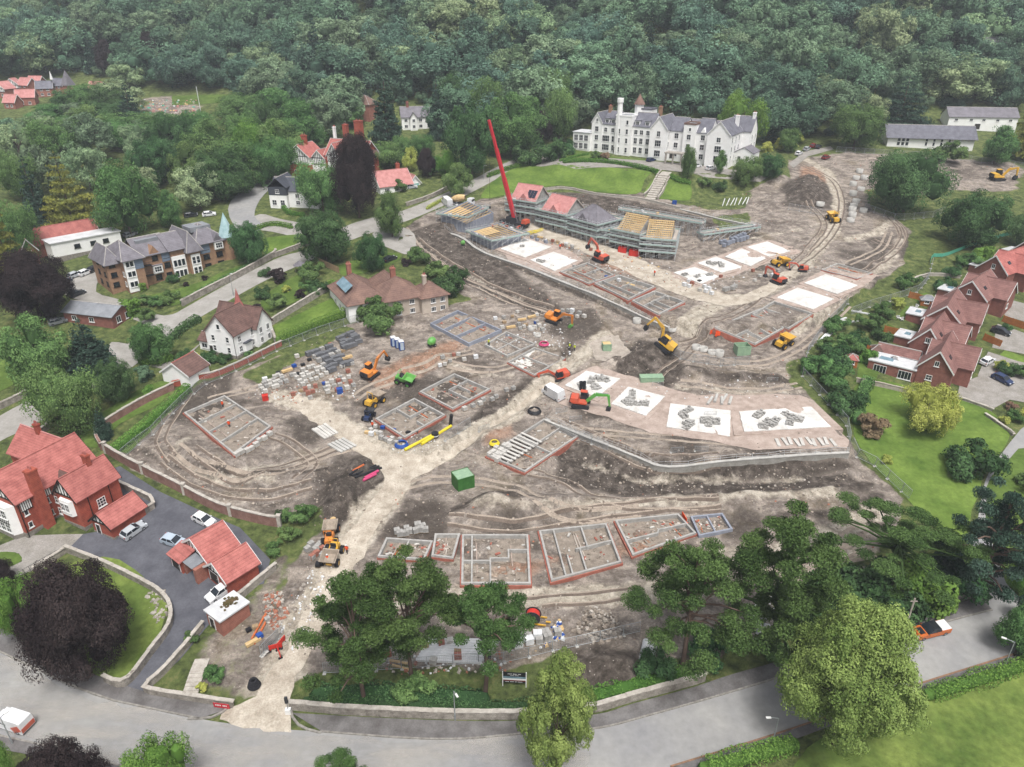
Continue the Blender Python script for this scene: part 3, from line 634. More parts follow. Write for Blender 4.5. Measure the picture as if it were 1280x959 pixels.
class Bld:
    def __init__(s, name, label, cat, a, b=None, rz=None, loc=None, group=None, dz=0.):
        A = P(*a) if loc is None else Vector(loc)
        if b is not None:
            B = P(*b); rz = math.atan2(B.y-A.y, B.x-A.x); s.L = (B-A).xy.length
        s.o = thing(name, label, cat, (A.x, A.y, A.z+dz), rz, group); s.bl = []; s.rz = rz
    def block(s, x0, x1, y0, y1, h, wm='white_render', rm=None, rise=3., axis='x', kind='gable', oh=.4, z0=-3., barge=None, base=None, wall='wall', ridge='ridge_pale', hipf=1.):
        m = MB(); m.box(x0, x1, y0, y1, z0, h)
        cx, cy = (x0+x1)/2, (y0+y1)/2
        if kind == 'gable':
            if axis == 'x':
                for x in (x0, x1-.25): m.add([(x,y0,h),(x,y1,h),(x,cy,h+rise),(x+.25,y0,h),(x+.25,y1,h),(x+.25,cy,h+rise)], [(0,2,1),(3,4,5),(0,3,5,2),(1,2,5,4)])
            else:
                for y in (y0, y1-.25): m.add([(x0,y,h),(x1,y,h),(cx,y,h+rise),(x0,y+.25,h),(x1,y+.25,h),(cx,y+.25,h+rise)], [(0,1,2),(3,5,4),(0,2,5,3),(1,4,5,2)])
        m.build(wall, wm, s.o)
        s.bl.append((x0, x1, y0, y1, h))
        r = None
        if rm: r = s.roof(x0, x1, y0, y1, h, rise, axis, kind, oh, rm, barge, ridge, hipf)
        if base:
            m = MB(); m.box(x0-.06, x1+.06, y0-.06, y1+.06, z0, base[1]); m.build('plinth', base[0], s.o)
        return r
    def roof(s, x0, x1, y0, y1, h, rise, axis='x', kind='gable', oh=.4, rm='slate', barge=None, ridge='ridge_pale', hipf=1.):
        t = .16; m = MB(); cx, cy = (x0+x1)/2, (y0+y1)/2; rd = MB(); bbs = []; h = h+.02
        if axis == 'y': tr = lambda p: (p[1], p[0], p[2]); X0, X1, Y0, Y1 = y0, y1, x0, x1
        else: tr = lambda p: p; X0, X1, Y0, Y1 = x0, x1, y0, y1
        cY = (Y0+Y1)/2; sl = rise/((Y1-Y0)/2); e = h-oh*sl
        fl = (lambda f: f[::-1]) if axis == 'y' else (lambda f: f)
        if kind == 'flat':
            m.box(x0-oh, x1+oh, y0-oh, y1+oh, h, h+.25)
        elif kind == 'parapet':
            for a in ((x0-.1,x1+.1,y0-.1,y0+.3),(x0-.1,x1+.1,y1-.3,y1+.1),(x0-.1,x0+.3,y0+.3,y1-.3),(x1-.3,x1+.1,y0+.3,y1-.3)): m.box(*a, h, h+.6)
            m.box(x0+.3, x1-.3, y0+.3, y1-.3, h, h+.15, 1)
        elif kind == 'gable':
            for sg in (-1, 1):
                Ye = cY+sg*((Y1-Y0)/2+oh)
                vs = [(X0-oh,Ye,e),(X1+oh,Ye,e),(X1+oh,cY,h+rise),(X0-oh,cY,h+rise)]
                vs += [(a,b,c+t) for a,b,c in vs]
                m.add([tr(p) for p in vs], [(4,5,6,7),(0,3,2,1),(0,1,5,4),(2,3,7,6),(1,2,6,5),(3,0,4,7)])
                if barge:
                    for X in (X0-oh-.06, X1+oh): bbs.append(MB().add([tr(p) for p in [(X,Ye,e-.22),(X+.06,Ye,e-.22),(X+.06,cY,h+rise-.22),(X,cY,h+rise-.22),(X,Ye,e+t+.03),(X+.06,Ye,e+t+.03),(X+.06,cY,h+rise+t+.03),(X,cY,h+rise+t+.03)]], [(4,5,6,7),(0,3,2,1),(0,1,5,4),(2,3,7,6),(1,2,6,5),(3,0,4,7)]))
            rd.tube(tr((X0-oh,cY,h+rise+t)), tr((X1+oh,cY,h+rise+t)), .13, 5)
        elif kind in ('hip', 'halfhip'):
            k = (Y1-Y0)/2*hipf
            a, b = (X0+min(k,(X1-X0)/2), cY, h+rise), (X1-min(k,(X1-X0)/2), cY, h+rise)
            c = [(X0-oh,Y0-oh,e),(X1+oh,Y0-oh,e),(X1+oh,Y1+oh,e),(X0-oh,Y1+oh,e)]
            vs = c+[a, b]+[(p[0],p[1],p[2]-t) for p in c]
            fs = [(0,1,5,4),(1,2,5),(2,3,4,5),(3,0,4),(9,8,7,6),(6,7,1,0),(7,8,2,1),(8,9,3,2),(9,6,0,3)]
            m.add([tr(p) for p in vs], fs)
            rd.tube(tr(a), tr(b), .13, 5)
            for p, q in ((c[0],a),(c[3],a),(c[1],b),(c[2],b)): rd.tube(tr(p), tr(q), .11, 5)
        elif kind == 'mono':   # falls towards Y0
            vs = [(X0-oh,Y0-oh,h),(X1+oh,Y0-oh,h),(X1+oh,Y1,h+rise),(X0-oh,Y1,h+rise)]; vs += [(a,b,c+t) for a,b,c in vs]
            m.add([tr(p) for p in vs], [(4,5,6,7),(0,3,2,1),(0,1,5,4),(2,3,7,6),(1,2,6,5),(3,0,4,7)])
        elif kind == 'pyramid':
            vs = [(x0-oh,y0-oh,h),(x1+oh,y0-oh,h),(x1+oh,y1+oh,h),(x0-oh,y1+oh,h),(cx,cy,h+rise)]
            m.add(vs, [(0,1,4),(1,2,4),(2,3,4),(3,0,4),(3,2,1,0)])
        o = m.build('roof', [rm, 'lead_flat'], s.o)
        if rd.v: rd.build('ridge', ridge, o)
        for bb in bbs: bb.build('bargeboard', barge, o)
        return o
    def chimney(s, par, x, y, z0, z1, w=.9, d=.7, mat='brick_red', pots=2):
        m = MB(); m.box(x-w/2, x+w/2, y-d/2, y+d/2, z0, z1); m.box(x-w/2-.1, x+w/2+.1, y-d/2-.1, y+d/2+.1, z1-.35, z1-.1)
        for i in range(pots): m.lathe([(.16,0),(.13,.5),(.09,.5),(.09,.1)], 8, 1, (x+(i-(pots-1)/2)*w/max(1,pots)*.9, y, z1))
        return m.build('chimney', [mat, 'tile_red'], par)
    def at(s, b, side, t):
        x0, x1, y0, y1, h = s.bl[b]
        return {'f': ((t, y0), 0), 'b': ((t, y1), math.pi), 'l': ((x0, t), -math.pi/2), 'r': ((x1, t), math.pi/2)}[side]
    def win(s, b, side, ts, zs, w=1.1, h=1.4, nx=2, ny=1, fm='frame_white', name='window'):
        f, g = win_mesh(w, h, nx, ny, fm)
        for t in ts:
            for z in zs:
                (x, y), r = s.at(b, side, t)
                o = ob(name, f, s.o, (x, y, z), r); ob('pane', g, o)
    def door(s, b, side, t, w=1., h=2.1, mat='door_dark', name='door', z=0.):
        (x, y), r = s.at(b, side, t)
        m = MB(); m.box(-w/2, w/2, -.06, .02, 0, h); m.box(-w/2-.1, -w/2, -.1, .02, 0, h+.1, 1); m.box(w/2, w/2+.1, -.1, .02, 0, h+.1, 1); m.box(-w/2, w/2, -.1, .02, h, h+.1, 1)
        o = m.build(name, [mat, 'frame_white'], s.o, loc=(x, y, z), rz=r)
        k = MB(); k.cbox((w*.35, -.1, h*.48), (.06,.06,.18)); k.build('handle', 'ridge_pale', o)
    def part(s, name, mb, mats, par=None): return mb.build(name, mats, par or s.o)
    def timber(s, b, side, c, half, z0, rise, n=7, below=0., mats=('white_render','timber_black')):
        """half-timbered gable panel: white infill and black studs"""
        (x, y), r = s.at(b, side, c); m = MB()
        m.add([(-half,-.05,z0-below),(half,-.05,z0-below),(half,-.05,z0),(0,-.05,z0+rise),(-half,-.05,z0)], [(0,1,2,3,4)], 0)
        m.build('timber_gable', mats[0], s.o, loc=(x, y, 0), rz=r)
        m = MB()
        for i in range(n):
            t = -half+2*half*(i+.5)/n; top = z0+rise*(1-abs(t)/half)-.1
            m.box(t-.09, t+.09, -.11, -.052, z0-below, top)
        m.box(-half, half, -.12, -.052, z0-below-.1, z0-below+.14)
        if below: m.box(-half, half, -.12, -.052, z0-.1, z0+.12)
        for sg in (-1, 1): m.add([(sg*half,-.14,z0-.1),(sg*(half+.25),-.14,z0-.1),(0,-.14,z0+rise+.2),(0,-.14,z0+rise-.15)], [(0,1,2,3) if sg > 0 else (3,2,1,0)])
        m.build('timber_frame', mats[1], s.o, loc=(x, y, 0), rz=r)
# ---- red-brick house with the timbered gables
b = Bld('brick_house', 'large red-brick house with half-timbered gables and red tiled roofs beside tarmac yard', 'house', (36,673), rz=R(-26))
ST = ('stone_grey', 1.0)
r0 = b.block(-8, 0, 0, 14, 7.2, 'brick_red', 'tile_red', 4.0, 'y', base=ST, barge='timber_black', ridge='tile_red')
r1 = b.block(2.0, 7.1, 5.2, 12.8, 6.6, 'brick_red', 'tile_red', 3.2, 'y', base=ST, barge='timber_black', ridge='tile_red')
r2 = b.block(-.5, 2.6, 5.7, 11, 5.6, 'brick_red', 'tile_brown', 2.6, 'x', oh=.2, base=ST, ridge='tile_red')
r3 = b.block(-17, -6, 9.5, 16.5, 6.6, 'brick_red', 'tile_red', 3.6, 'x', base=ST, ridge='tile_pink')
r4 = b.block(8.3, 13.0, 5.9, 12.2, 2.6, 'brick_red', 'tile_red', 1.9, 'y', base=('stone_grey', .4), barge='timber_black', ridge='tile_red')
b.chimney(r0, .5, 3.4, -.5, 11.6, 1.2, 1.5, pots=2); b.chimney(r1, 4.4, 10.2, 8.5, 11.6, 1.1, .8); b.chimney(r3, -12, 12.8, 8.5, 12)
b.timber(0, 'f', -4, 4, 7.2, 4.0, 9); b.timber(1, 'f', 4.55, 2.55, 6.6, 3.2, 7); b.timber(4, 'f', 10.65, 2.2, 2.6, 1.8, 5)
m = MB(); m.box(0,.06,.4,2.2,5.0,7.0); b.part('timber_panel', m, 'white_render'); m = MB()
for i in range(6): m.box(.062,.12,.4+i*.34,.5+i*.34,5,7)
m.box(.064,.13,.4,2.2,4.9,5.05); b.part('timber_frame', m, 'timber_black')
m = MB(); m.box(0,.06,4.0,5.6,5.4,7.0); b.part('timber_panel', m, 'white_render'); m = MB()
for i in range(5): m.box(.062,.12,4.1+i*.34,4.2+i*.34,5.4,7)
b.part('timber_frame', m, 'timber_black')
m = MB(); m.prism([(-6.6,.1),(-6.0,-1.1),(-1.6,-1.1),(-.8,.1)], -1, 6.2); b.part('bay', m, 'white_render'); m = MB(); m.prism([(-6.65,.1),(-6.05,-1.16),(-1.55,-1.16),(-.75,.1)], -1, .8); b.part('bay_plinth', m, 'stone_grey')
b.bl.append((-6, -1.6, -1.1, 0, 6))
b.win(5, 'f', [-5.2,-3.8,-2.4], [1.2,3.9], 1.2, 1.7, 2, 2)
m = MB()
for i in range(9): m.box(-5.9+i*.5, -5.8+i*.5, -1.17, -1.1, 3.0, 3.7)
m.box(-6,-1.6,-1.18,-1.1,2.9,3.02); m.box(-6,-1.6,-1.18,-1.1,3.7,3.82); b.part('timber_frame', m, 'timber_black')
b.win(0, 'r', [1.0, 4.6], [1.6, 4.0], .7, 1.1, 1, 1); b.win(1, 'r', [9.0], [2.8], 1.5, 1.7, 3, 3); b.win(2, 'f', [.6,1.6], [1.3,3.6], .7, 1.3, 1, 2)
m = MB(); m.prism([(3.0,5.2),(3.3,4.6),(5.7,4.6),(6.0,5.2)], 3.0, 5.9); b.part('oriel', m, 'white_render'); b.bl.append((3.3,5.7,4.6,5.2,6)); b.win(6, 'f', [3.95,5.05], [3.8], .95, 1.6, 2, 2)
b.door(4, 'f', 9.6, .9, 2.0)
for q in ((7.2,7.0),(7.2,10.8),(.1,.15)): b.part('drainpipe', MB().tube((*q,0),(*q,6.5),.07), 'timber_black')
# ---- garage block
_g0 = P(248,705); _ga = R(-38); b = Bld('garage_block', 'small red-brick garages with three red tiled roofs and dark doors beside the yard', 'garage', None, rz=_ga, loc=(_g0.x-3.6*math.cos(_ga), _g0.y-3.6*math.sin(_ga), _g0.z))
r = b.block(0, 7.2, 0, 5.0, 2.6, 'brick_red', 'tile_red', 2.5, 'y', barge='frame_white', ridge='tile_red'); b.timber(0, 'f', 3.6, 3.3, 2.6, 2.2, 8)
b.block(.4, 3.6, -2.6, -.1, 2.0, 'brick_red', 'tile_red', .9, 'x', kind='mono', oh=.35, ridge='tile_red')
r = b.block(7.5, 13.1, -.6, 4.6, 2.2, 'brick_red', 'tile_red', 2.1, 'y', barge='frame_white', ridge='tile_red'); b.timber(2, 'f', 10.3, 2.6, 2.2, 1.8, 6)
m = MB(); m.cbox((5.2,-1.2,2.3),(2.8,2.4,.12), rx=.1); b.part('lean_to_roof', m, 'lead_flat')
for x0, x1 in ((3.7,4.1),(6.6,7.3)): m = MB(); m.box(x0,x1,-2.3,-.1,-1,2.2); b.part('pier', m, 'brick_pink')
b.door(1, 'f', 2.0, 2.2, 1.8, name='garage_door'); b.door(0, 'f', 5.3, 2.0, 2.1, name='garage_door'); b.door(2, 'f', 9.4, 2.2, 1.9, name='garage_door')
# ---- brick hut
b = Bld('brick_hut', 'little brick hut with flat grey concrete roof and ivy patch above the steps', 'hut', (261,780), (283,799))
b.block(0, 3.6, 0, 4.6, 2.5, 'brick_pink', 'flat_white', 0, kind='flat', oh=.2); b.door(0, 'f', 1.3, 1.1, 1.9)
_rs = random.Random(4); m = MB()
for i in range(60): m.cbox((1.5+_rs.gauss(0,.45), 2.9+_rs.gauss(0,.6), 2.78+_rs.random()*.15), (.35,.3,.1), rz=_rs.random()*3, rx=_rs.gauss(0,.3))
pm('dead_ivy', '5d4a38', '4a4a2c', 2, .95); b.part('ivy_patch', m, 'dead_ivy')
# ---- hotel
b = Bld('hotel', 'long white Victorian hotel with slate roofs, gables and a turret below the wood', 'hotel', (718,186), (919,211))
WR = 'white_render'
b.block(0, 7.4, -1.5, 6, 6.6, WR, 'flat_white', 0, kind='flat', oh=.25); b.win(0,'f',[1.4,3.6,5.8],[.6,3.6],1.7,2.2,3,2); b.win(0,'l',[.5,3.5],[.6,3.6],1.8,2.2,3,2)
r = b.block(7.4, 12, -.3, 9, 10.8, WR, 'slate', 3.4, 'y', oh=.25, barge='frame_white'); b.win(1,'f',[9.7],[.9,4.2,7.4],1.5,1.9,2,2); b.win(1,'f',[9.7],[11],.9,1.2)
r = b.block(12, 18, 0, 10, 10.3, WR, 'slate', 4.2, 'x', oh=.2); b.win(2,'f',[13.6],[.6,3.9],3.0,2.3,4,2); b.win(2,'f',[16.6],[.6,3.9],1.0,2.2,1,2); b.win(2,'f',[13.4,16.4],[7.4],1.3,1.7,2,2)
b.chimney(r, 12.6, 5, 12, 16.5, 1.0, 1.6, 'brick_buff'); b.chimney(r, 17, 5, 12, 15.5, 1.0, 1.0, WR)
tw = b.block(18, 24.5, -1.2, 6, 13.6, WR, WR, 0, kind='parapet'); b.win(3,'f',[19.6,22.8],[.6,4,7.3],1.0,1.9,1,2); b.win(3,'f',[22.8],[10.8],.9,1.6,1,1)
m = MB(); m.lathe([(1.0,-1),(1.0,18.5),(1.25,18.5),(1.25,20),(0,20)], 10, 0, (19.0,-.4,0)); b.part('turret', m, WR)
b.block(23, 29, 6.5, 12, 15.6, WR, 'slate', 0, kind='parapet'); b.win(4,'f',[24.4,27.4],[13],1.6,1.9,2,1)
m = MB(); m.lathe([(1.8,14),(1.8,17.4)], 8, 0, (23.4,7.6,0)); o = b.part('cupola', m, WR); m = MB(); m.lathe([(2.3,17.4),(0,21.2)], 8, 0, (23.4,7.6,0)); m.build('cupola_roof', 'tile_tan', o)
r = b.block(24.5, 32.5, 0, 10, 10.3, WR, 'slate', 4.4, 'x', oh=.2); b.win(5,'f',[26,28.3,30.9],[.6,4],1.4,2.2,2,2); b.win(5,'f',[26,28.3,30.9],[7.4],1.4,1.7,2,2); b.chimney(r, 32, 8, 12, 17, 1.1, 1.6, 'brick_buff')
for i, (x, bi) in enumerate([(13.6,2),(16.2,2),(26.2,5),(30.2,5)]):
    m = MB(); m.box(x-.9,x+.9,.5,2.6,10.0,12.3); o = b.part('dormer', m, WR); m = MB(); m.box(x-1.1,x+1.1,.2,3.6,12.3,12.5); m.build('dormer_roof', 'slate', o); f, g = win_mesh(1.3,1.4,2,1); w_ = ob('window', f, o, (x,.5,10.6)); ob('pane', g, w_)
r = b.block(32.5, 39.5, -2.2, 10, 10.3, WR, 'slate', 4.2, 'y', oh=.25, barge='frame_white'); b.win(6,'f',[36],[.5,4.1],2.4,2.3,3,2); b.win(6,'f',[36],[7.6],1.4,2.0,2,2); b.win(6,'r',[-.9],[4.1,7.6],.9,1.8,1,2)
r = b.block(39.5, 45, 0, 10, 9.8, WR, 'slate', 4.2, 'x', oh=.2); b.win(7,'f',[42.2],[.8,3.9,7.2],1.6,1.9,2,2)
b.block(45, 49.6, -.9, 5, 12.4, WR, 'tile_tan', 0, kind='parapet'); b.win(8,'f',[47.2],[.6,3.9,7.2],1.5,1.9,2,2); b.win(8,'f',[47.4],[10.2],.9,1.2,1,1)
r = b.block(49.6, 54.5, 0, 10, 9.8, WR, 'slate', 4.4, 'x', oh=.2); b.win(9,'f',[52.2],[.6,3.9,7.2],1.6,1.9,2,2)
m = MB(); m.add([(50.7,-.06,9.2),(53.7,-.06,9.2),(52.2,-.06,11.6),(50.7,.3,9.2),(53.7,.3,9.2),(52.2,2.6,11.6)], [(0,1,2),(1,4,5,2),(0,2,5,3)]); b.part('gablet', m, WR)
r = b.block(54.5, 63, -2.4, 12, 10, WR, 'slate', 4.4, 'y', oh=.25, barge='frame_white'); b.win(10,'f',[58.8],[.5,3.9],2.4,2.3,3,2); b.win(10,'f',[58.8],[7.4],1.5,1.7,2,2); b.win(10,'r',[0,4,8],[1,4,7.2],1.0,1.9,1,2); b.chimney(r, 61, 10, 11, 15.5, 1.2, 1.2, WR)
r = b.block(58, 66, 12, 20, 10, WR, 'slate', 4.6, 'x', oh=.25); b.win(11,'r',[14,18],[4,7],1.1,1.7); b.chimney(r, 65.3, 16, 12, 16.2, 1.0, 1.4, WR)
b.block(36, 58, 10, 18, 9.6, WR, 'slate_mid', 3.0, 'x', oh=.2)
b.block(63, 70, 4, 12, 3.6, WR, 'slate_mid', 1.8, 'y', oh=.2); b.win(13,'f',[65,68],[.8],1.2,1.6)
m = MB(); m.box(40.5,47.5,-6.5,-2.6,2.7,3.1); [m.box(x,x+.5,-6.3,-5.8,-3,2.7) for x in (40.8,43.6,46.8)]; b.part('entrance_canopy', m, 'stone_pale')
b.door(7, 'f', 41, 1.6, 2.4); b.door(2, 'f', 17.6, 1.0, 2.2)
# ---- long white barn halls
b = Bld('hall', 'long white hall with plain grey roof above the far bank', 'hall', (1108,183), (1215,189))
b.block(0, b.L, 0, 11, 3.9, WR, 'slate', 3.8, 'x', oh=.9)
b.win(0,'f',[4.2,5.8,7.4],[.5,2.1],1.2,1.4,1,1); b.win(0,'f',[14.5,17.3,20.1,22.9,25.8],[.6,2.2],.9,1.5,1,1)
b = Bld('hall', 'white two-storey hall with dull grey roof half behind the long grey-roofed one', 'hall', (1183,161), (1268,166))
b.block(0, b.L, 0, 9, 5.0, WR, 'slate_mid', 3.2, 'x'); b.win(0,'f',[3,9,14,19.5,24.5],[3.2],1.3,1.0,2,1); b.door(0,'f',12,2.2,2.2)
# ---- three-storey flats
b = Bld('apartment_block', 'three-storey buff-brick flats with blue cladding and grey hipped roofs', 'flats', (166,367), (288,325), dz=.9)
BB = 'brick_buff'; Ls = b.L/33.; X = lambda t: t*Ls
b.block(X(-.5), X(5), -.2, 13, 8.3, BB, 'slate_mid', 3.4, 'x', kind='hip', oh=.7)
b.block(X(5), X(14), 1.2, 11, 8.0, BB, 'slate_mid', 3.4, 'x', kind='gable', oh=.6)
b.block(X(14), X(19), .4, 11, 8.1, BB, 'slate_mid', 3.2, 'x', oh=.6)
b.block(X(19), X(23), -.8, 12, 8.3, BB, 'slate_mid', 3.6, 'y', kind='hip', oh=.7)
b.block(X(23), X(33), .6, 13.5, 8.3, BB, 'slate_mid', 3.8, 'x', kind='hip', oh=.7)
b.block(X(-4.5), X(-.5), 3, 13, 8.0, BB, 'slate_mid', 3.0, 'y', kind='hip', oh=.6)
for (x0,x1,y,z0,z1,mt) in [(-.6,2.4,-.35,0,8.0,WR),(2.4,5.05,-.3,5.2,8.1,'blue_clad'),(11.5,14,1.05,5.2,7.9,'blue_clad'),(14,18.4,.2,0,6.2,WR),(19.6,22.6,-1.0,0,6.0,WR),(23.1,27,.45,5.2,8.2,'blue_clad')]:
    m = MB(); m.box(X(x0),X(x1),y,y+.5,z0-.5*(z0==0),z1); b.part('cladding', m, mt)
b.bl.append((X(-.6),X(2.4),-.35,0,8)); b.win(6,'f',[X(.4),X(1.6)],[.8,3.5,6.1],1.0,1.5,1,1)
b.bl.append((X(14),X(18.4),.2,1,8)); b.win(7,'f',[X(14.9),X(16.2),X(17.5)],[.4,3.3],1.0,1.9,1,1)
b.bl.append((X(19.6),X(22.6),-1.0,1,8)); b.win(8,'f',[X(20.4),X(21.8)],[.5,3.4],1.0,2.0,1,2)
b.win(1,'f',[X(9.4),X(12.8)],[.7,3.4],1.6,1.4,3,1,'timber_black'); b.win(1,'f',[X(9.4),X(12.8)],[6.0],1.5,1.3,2,1,'timber_black')
b.win(4,'f',[X(25.5),X(30)],[.8,3.4],1.8,1.4,3,1,'timber_black'); b.win(4,'f',[X(25.5)],[6.0],1.8,1.3,2,1,'timber_black')
b.win(5,'f',[X(-2.8)],[.8,3.4,6.0],1.5,1.3,2,1,'timber_black'); b.win(5,'l',[5,9],[.8,3.4,6.0],1.3,1.3,2,1,'timber_black'); b.win(0,'l',[1.5],[.8,3.4],1.1,1.3,2,1)
for x, z in ((9.4,2.6),(30,5.6)):
    m = MB(); m.box(X(x)-1.2,X(x)+1.2,-.1 if x > 20 else .5,1.3,z,z+2.1); o = b.part('oriel', m, WR); m = MB(); m.box(X(x)-1.35,X(x)+1.35,-.2 if x > 20 else .4,1.3,z+2.1,z+2.3); m.build('oriel_roof','slate_mid',o)
    f, g = win_mesh(1.9,1.5,3,2); w_ = ob('window', f, o, (X(x), -.1 if x > 20 else .5, z+.4)); ob('pane', g, w_)
m = MB(); m.add([(X(28.6),.2,8.2),(X(31.4),.2,8.2),(X(30),.2,10.2),(X(28.6),.6,8.2),(X(31.4),.6,8.2),(X(30),4,10.2)],[(0,1,2),(1,4,5,2),(0,2,5,3)]); b.part('gablet', m, 'slate_mid')
m = MB(); m.add([(X(7.8),.9,7.9),(X(11),.9,7.9),(X(9.4),.9,10.0),(X(7.8),1.3,7.9),(X(11),1.3,7.9),(X(9.4),4.6,10.0)],[(0,1,2),(1,4,5,2),(0,2,5,3)]); b.part('gablet', m, BB)
for z in (2.6, 5.3):
    m = MB(); m.box(X(5.4),X(7.6),-.2,1.2,z,z+.12); [m.box(X(5.4)+i*.25,X(5.4)+i*.25+.04,-.2,-.15,z,z+1) for i in range(9)]; m.box(X(5.4),X(7.6),-.22,-.14,z+1,z+1.06); b.part('balcony', m, 'timber_black')
m = MB(); m.lathe([(2.0,-1),(2.0,8.3)], 10, 0, (X(34.2),1.6,0)); b.part('stair_turret', m, BB); m = MB(); m.lathe([(2.5,8.3),(0,15)], 8, 0, (X(34.2),1.6,0)); b.part('spire', m, 'verdigris')
for (x0,x1,y0,y1) in ((6,13,4.2,8),(24,31,5,10)):
    m = MB(); m.box(X(x0),X(x1),y0,y1,10.2,11.15 if x0 < 20 else 11.55); b.part('flat_roof_deck', m, 'lead_flat')
# ---- white modern building with the red roof
b = Bld('house', 'white flat-roofed extension joined to an old red-roofed building', 'house', (70,330), (150,306))
b.block(0, 18.5, 0, 6, 5.6, WR, 'flat_white', 0, kind='flat', oh=.3); b.win(0,'f',[6.5,10.8,14.2],[3.2],1.6,1.2,2,1,'timber_black')
b.block(-6, 15, 7.0, 13.5, 4.6, 'brick_pink', 'tile_red', 3.6, 'x', barge='frame_white', ridge='tile_red'); b.block(-7, -3, 2.5, 9, 4.6, 'brick_pink', 'tile_red', 3.0, 'y', barge='frame_white', ridge='tile_red'); b.win(2,'f',[-5],[1,3.2],1.4,1.3)
m = MB(); m.box(-.1,18.6,-.05,.1,-3,1.8); b.part('plinth', m, 'stone_grey')
# ---- low garage-like building with metal roof
b = Bld('outbuilding', 'low brick outbuilding with pale metal roof among the trees', 'outbuilding', (82,402), (147,412))
b.block(0, 14, 0, 7, 2.6, 'brick_dark', 'lead_flat', 1.5, 'x', oh=.4); b.win(0,'r',[2,5],[.5],1.4,1.6,2,1); b.win(0,'f',[3,8],[.7],1.4,1.2)
# ---- white house with brown roofs
b = Bld('house', 'white rendered house with steep brown tiled gables beside the lane', 'house', (262,441), (298,450))
r = b.block(0, 8.0, 0, 7.5, 5.6, WR, 'tile_brown', 4.2, 'y', oh=.35, base=('stone_grey',.5), ridge='tile_brown', barge='tile_brown'); b.win(0,'f',[2.0,6.0],[.9,3.4],.9,1.4,1,2); b.win(0,'f',[4],[6.3],.9,1.3,1,1)
b.win(0,'r',[1.5,5.8],[1.0,3.4],1.0,1.4,2,2); m = MB(); m.box(8,8.5,2.6,4.6,.6,2.6); o = b.part('oriel', m, WR); m = MB(); m.box(8,8.8,2.4,4.8,2.6,2.8); m.build('oriel_roof','slate_dark',o)
b.block(-2.5, 9, 6, 11.5, 5.2, WR, 'tile_brown', 3.8, 'x', oh=.35, ridge='tile_brown', barge='tile_brown'); b.win(1,'r',[7.5,10],[1.0,3.4],.9,1.4)
m = MB(); m.lathe([(1.5,8.4),(.7,10.0),(0,13.2)], 8, 0, (3.2,8.2,0)); b.part('ventilator_spire', m, 'tile_red')
b.block(-3.0, 0, .5, 4, 2.6, WR, 'tile_brown', 1.3, 'x', oh=.3); b.win(2,'f',[-1.5],[.8],1.6,1.2); m = MB(); m.tube((7.8,-.1,0),(7.8,-.1,5.5),.06); b.part('drainpipe', m, 'timber_black'); b.door(0,'f',.9,.9,2.0)
b = Bld('garage', 'white garage with brown tiled gable roof below the white house', 'garage', (205,477), (241,485))
r = b.block(0, 7.2, 0, 6.0, 2.5, WR, 'tile_brown', 2.4, 'y', oh=.3, ridge='tile_red', barge='frame_white'); b.door(0,'l',2,2.2,2.0,name='garage_door')
# ---- hipped-roof stone house
b = Bld('house', 'pinkish stone house with sprawling brown hipped roofs and a glazed strip', 'house', (495,402), (556,386))
r = b.block(-2, 8.5, 1.5, 12, 5.2, 'cream_render', 'tile_tan', 3.8, 'y', kind='hip', oh=.5, ridge='tile_tan')
r2 = b.block(-10, 0, 5, 21, 4.6, WR, 'tile_tan', 3.8, 'y', kind='hip', oh=.5, ridge='tile_tan')
r3 = b.block(7, 14, 0, 7.5, 5.0, 'cream_render', 'tile_tan', 2.6, 'x', kind='hip', oh=.5, ridge='tile_tan')
b.block(0, 7, 9, 20, 4.6, 'cream_render', 'tile_tan', 3.2, 'y', kind='hip', oh=.5, ridge='tile_tan')
b.win(0,'f',[1.5,5],[.9,3.2],1.3,1.2,3,1); b.win(0,'r',[1],[.8],1.0,1.2); b.win(2,'f',[10,12.5],[.8,3.0],1.3,1.2,3,1); b.win(2,'r',[2,5],[.8,3.0],1.2,1.2,2,1); b.win(1,'l',[8,12,16],[.8],1.6,1.7,3,1); b.door(0,'f',7.6,1,2)
m = MB(); m.add([(-9.2,9,6.1),(-7.2,9,7.6),(-7.2,17,7.6),(-9.2,17,6.1)],[(0,1,2,3)]); m.v = [(a,b_,c+.05) for a,b_,c in m.v]; b.part('rooflight', m, 'glass_sky', r2)
b.chimney(r, 3.2, 9, 7, 10.6, 1.2, 1.0, 'brick_pink'); b.chimney(r3, 9.5, 4, 6, 9.2, .9, .9, 'cream_render'); b.chimney(r2, -5, 19, 7, 10.2, 1.1, 1.0, 'brick_pink')
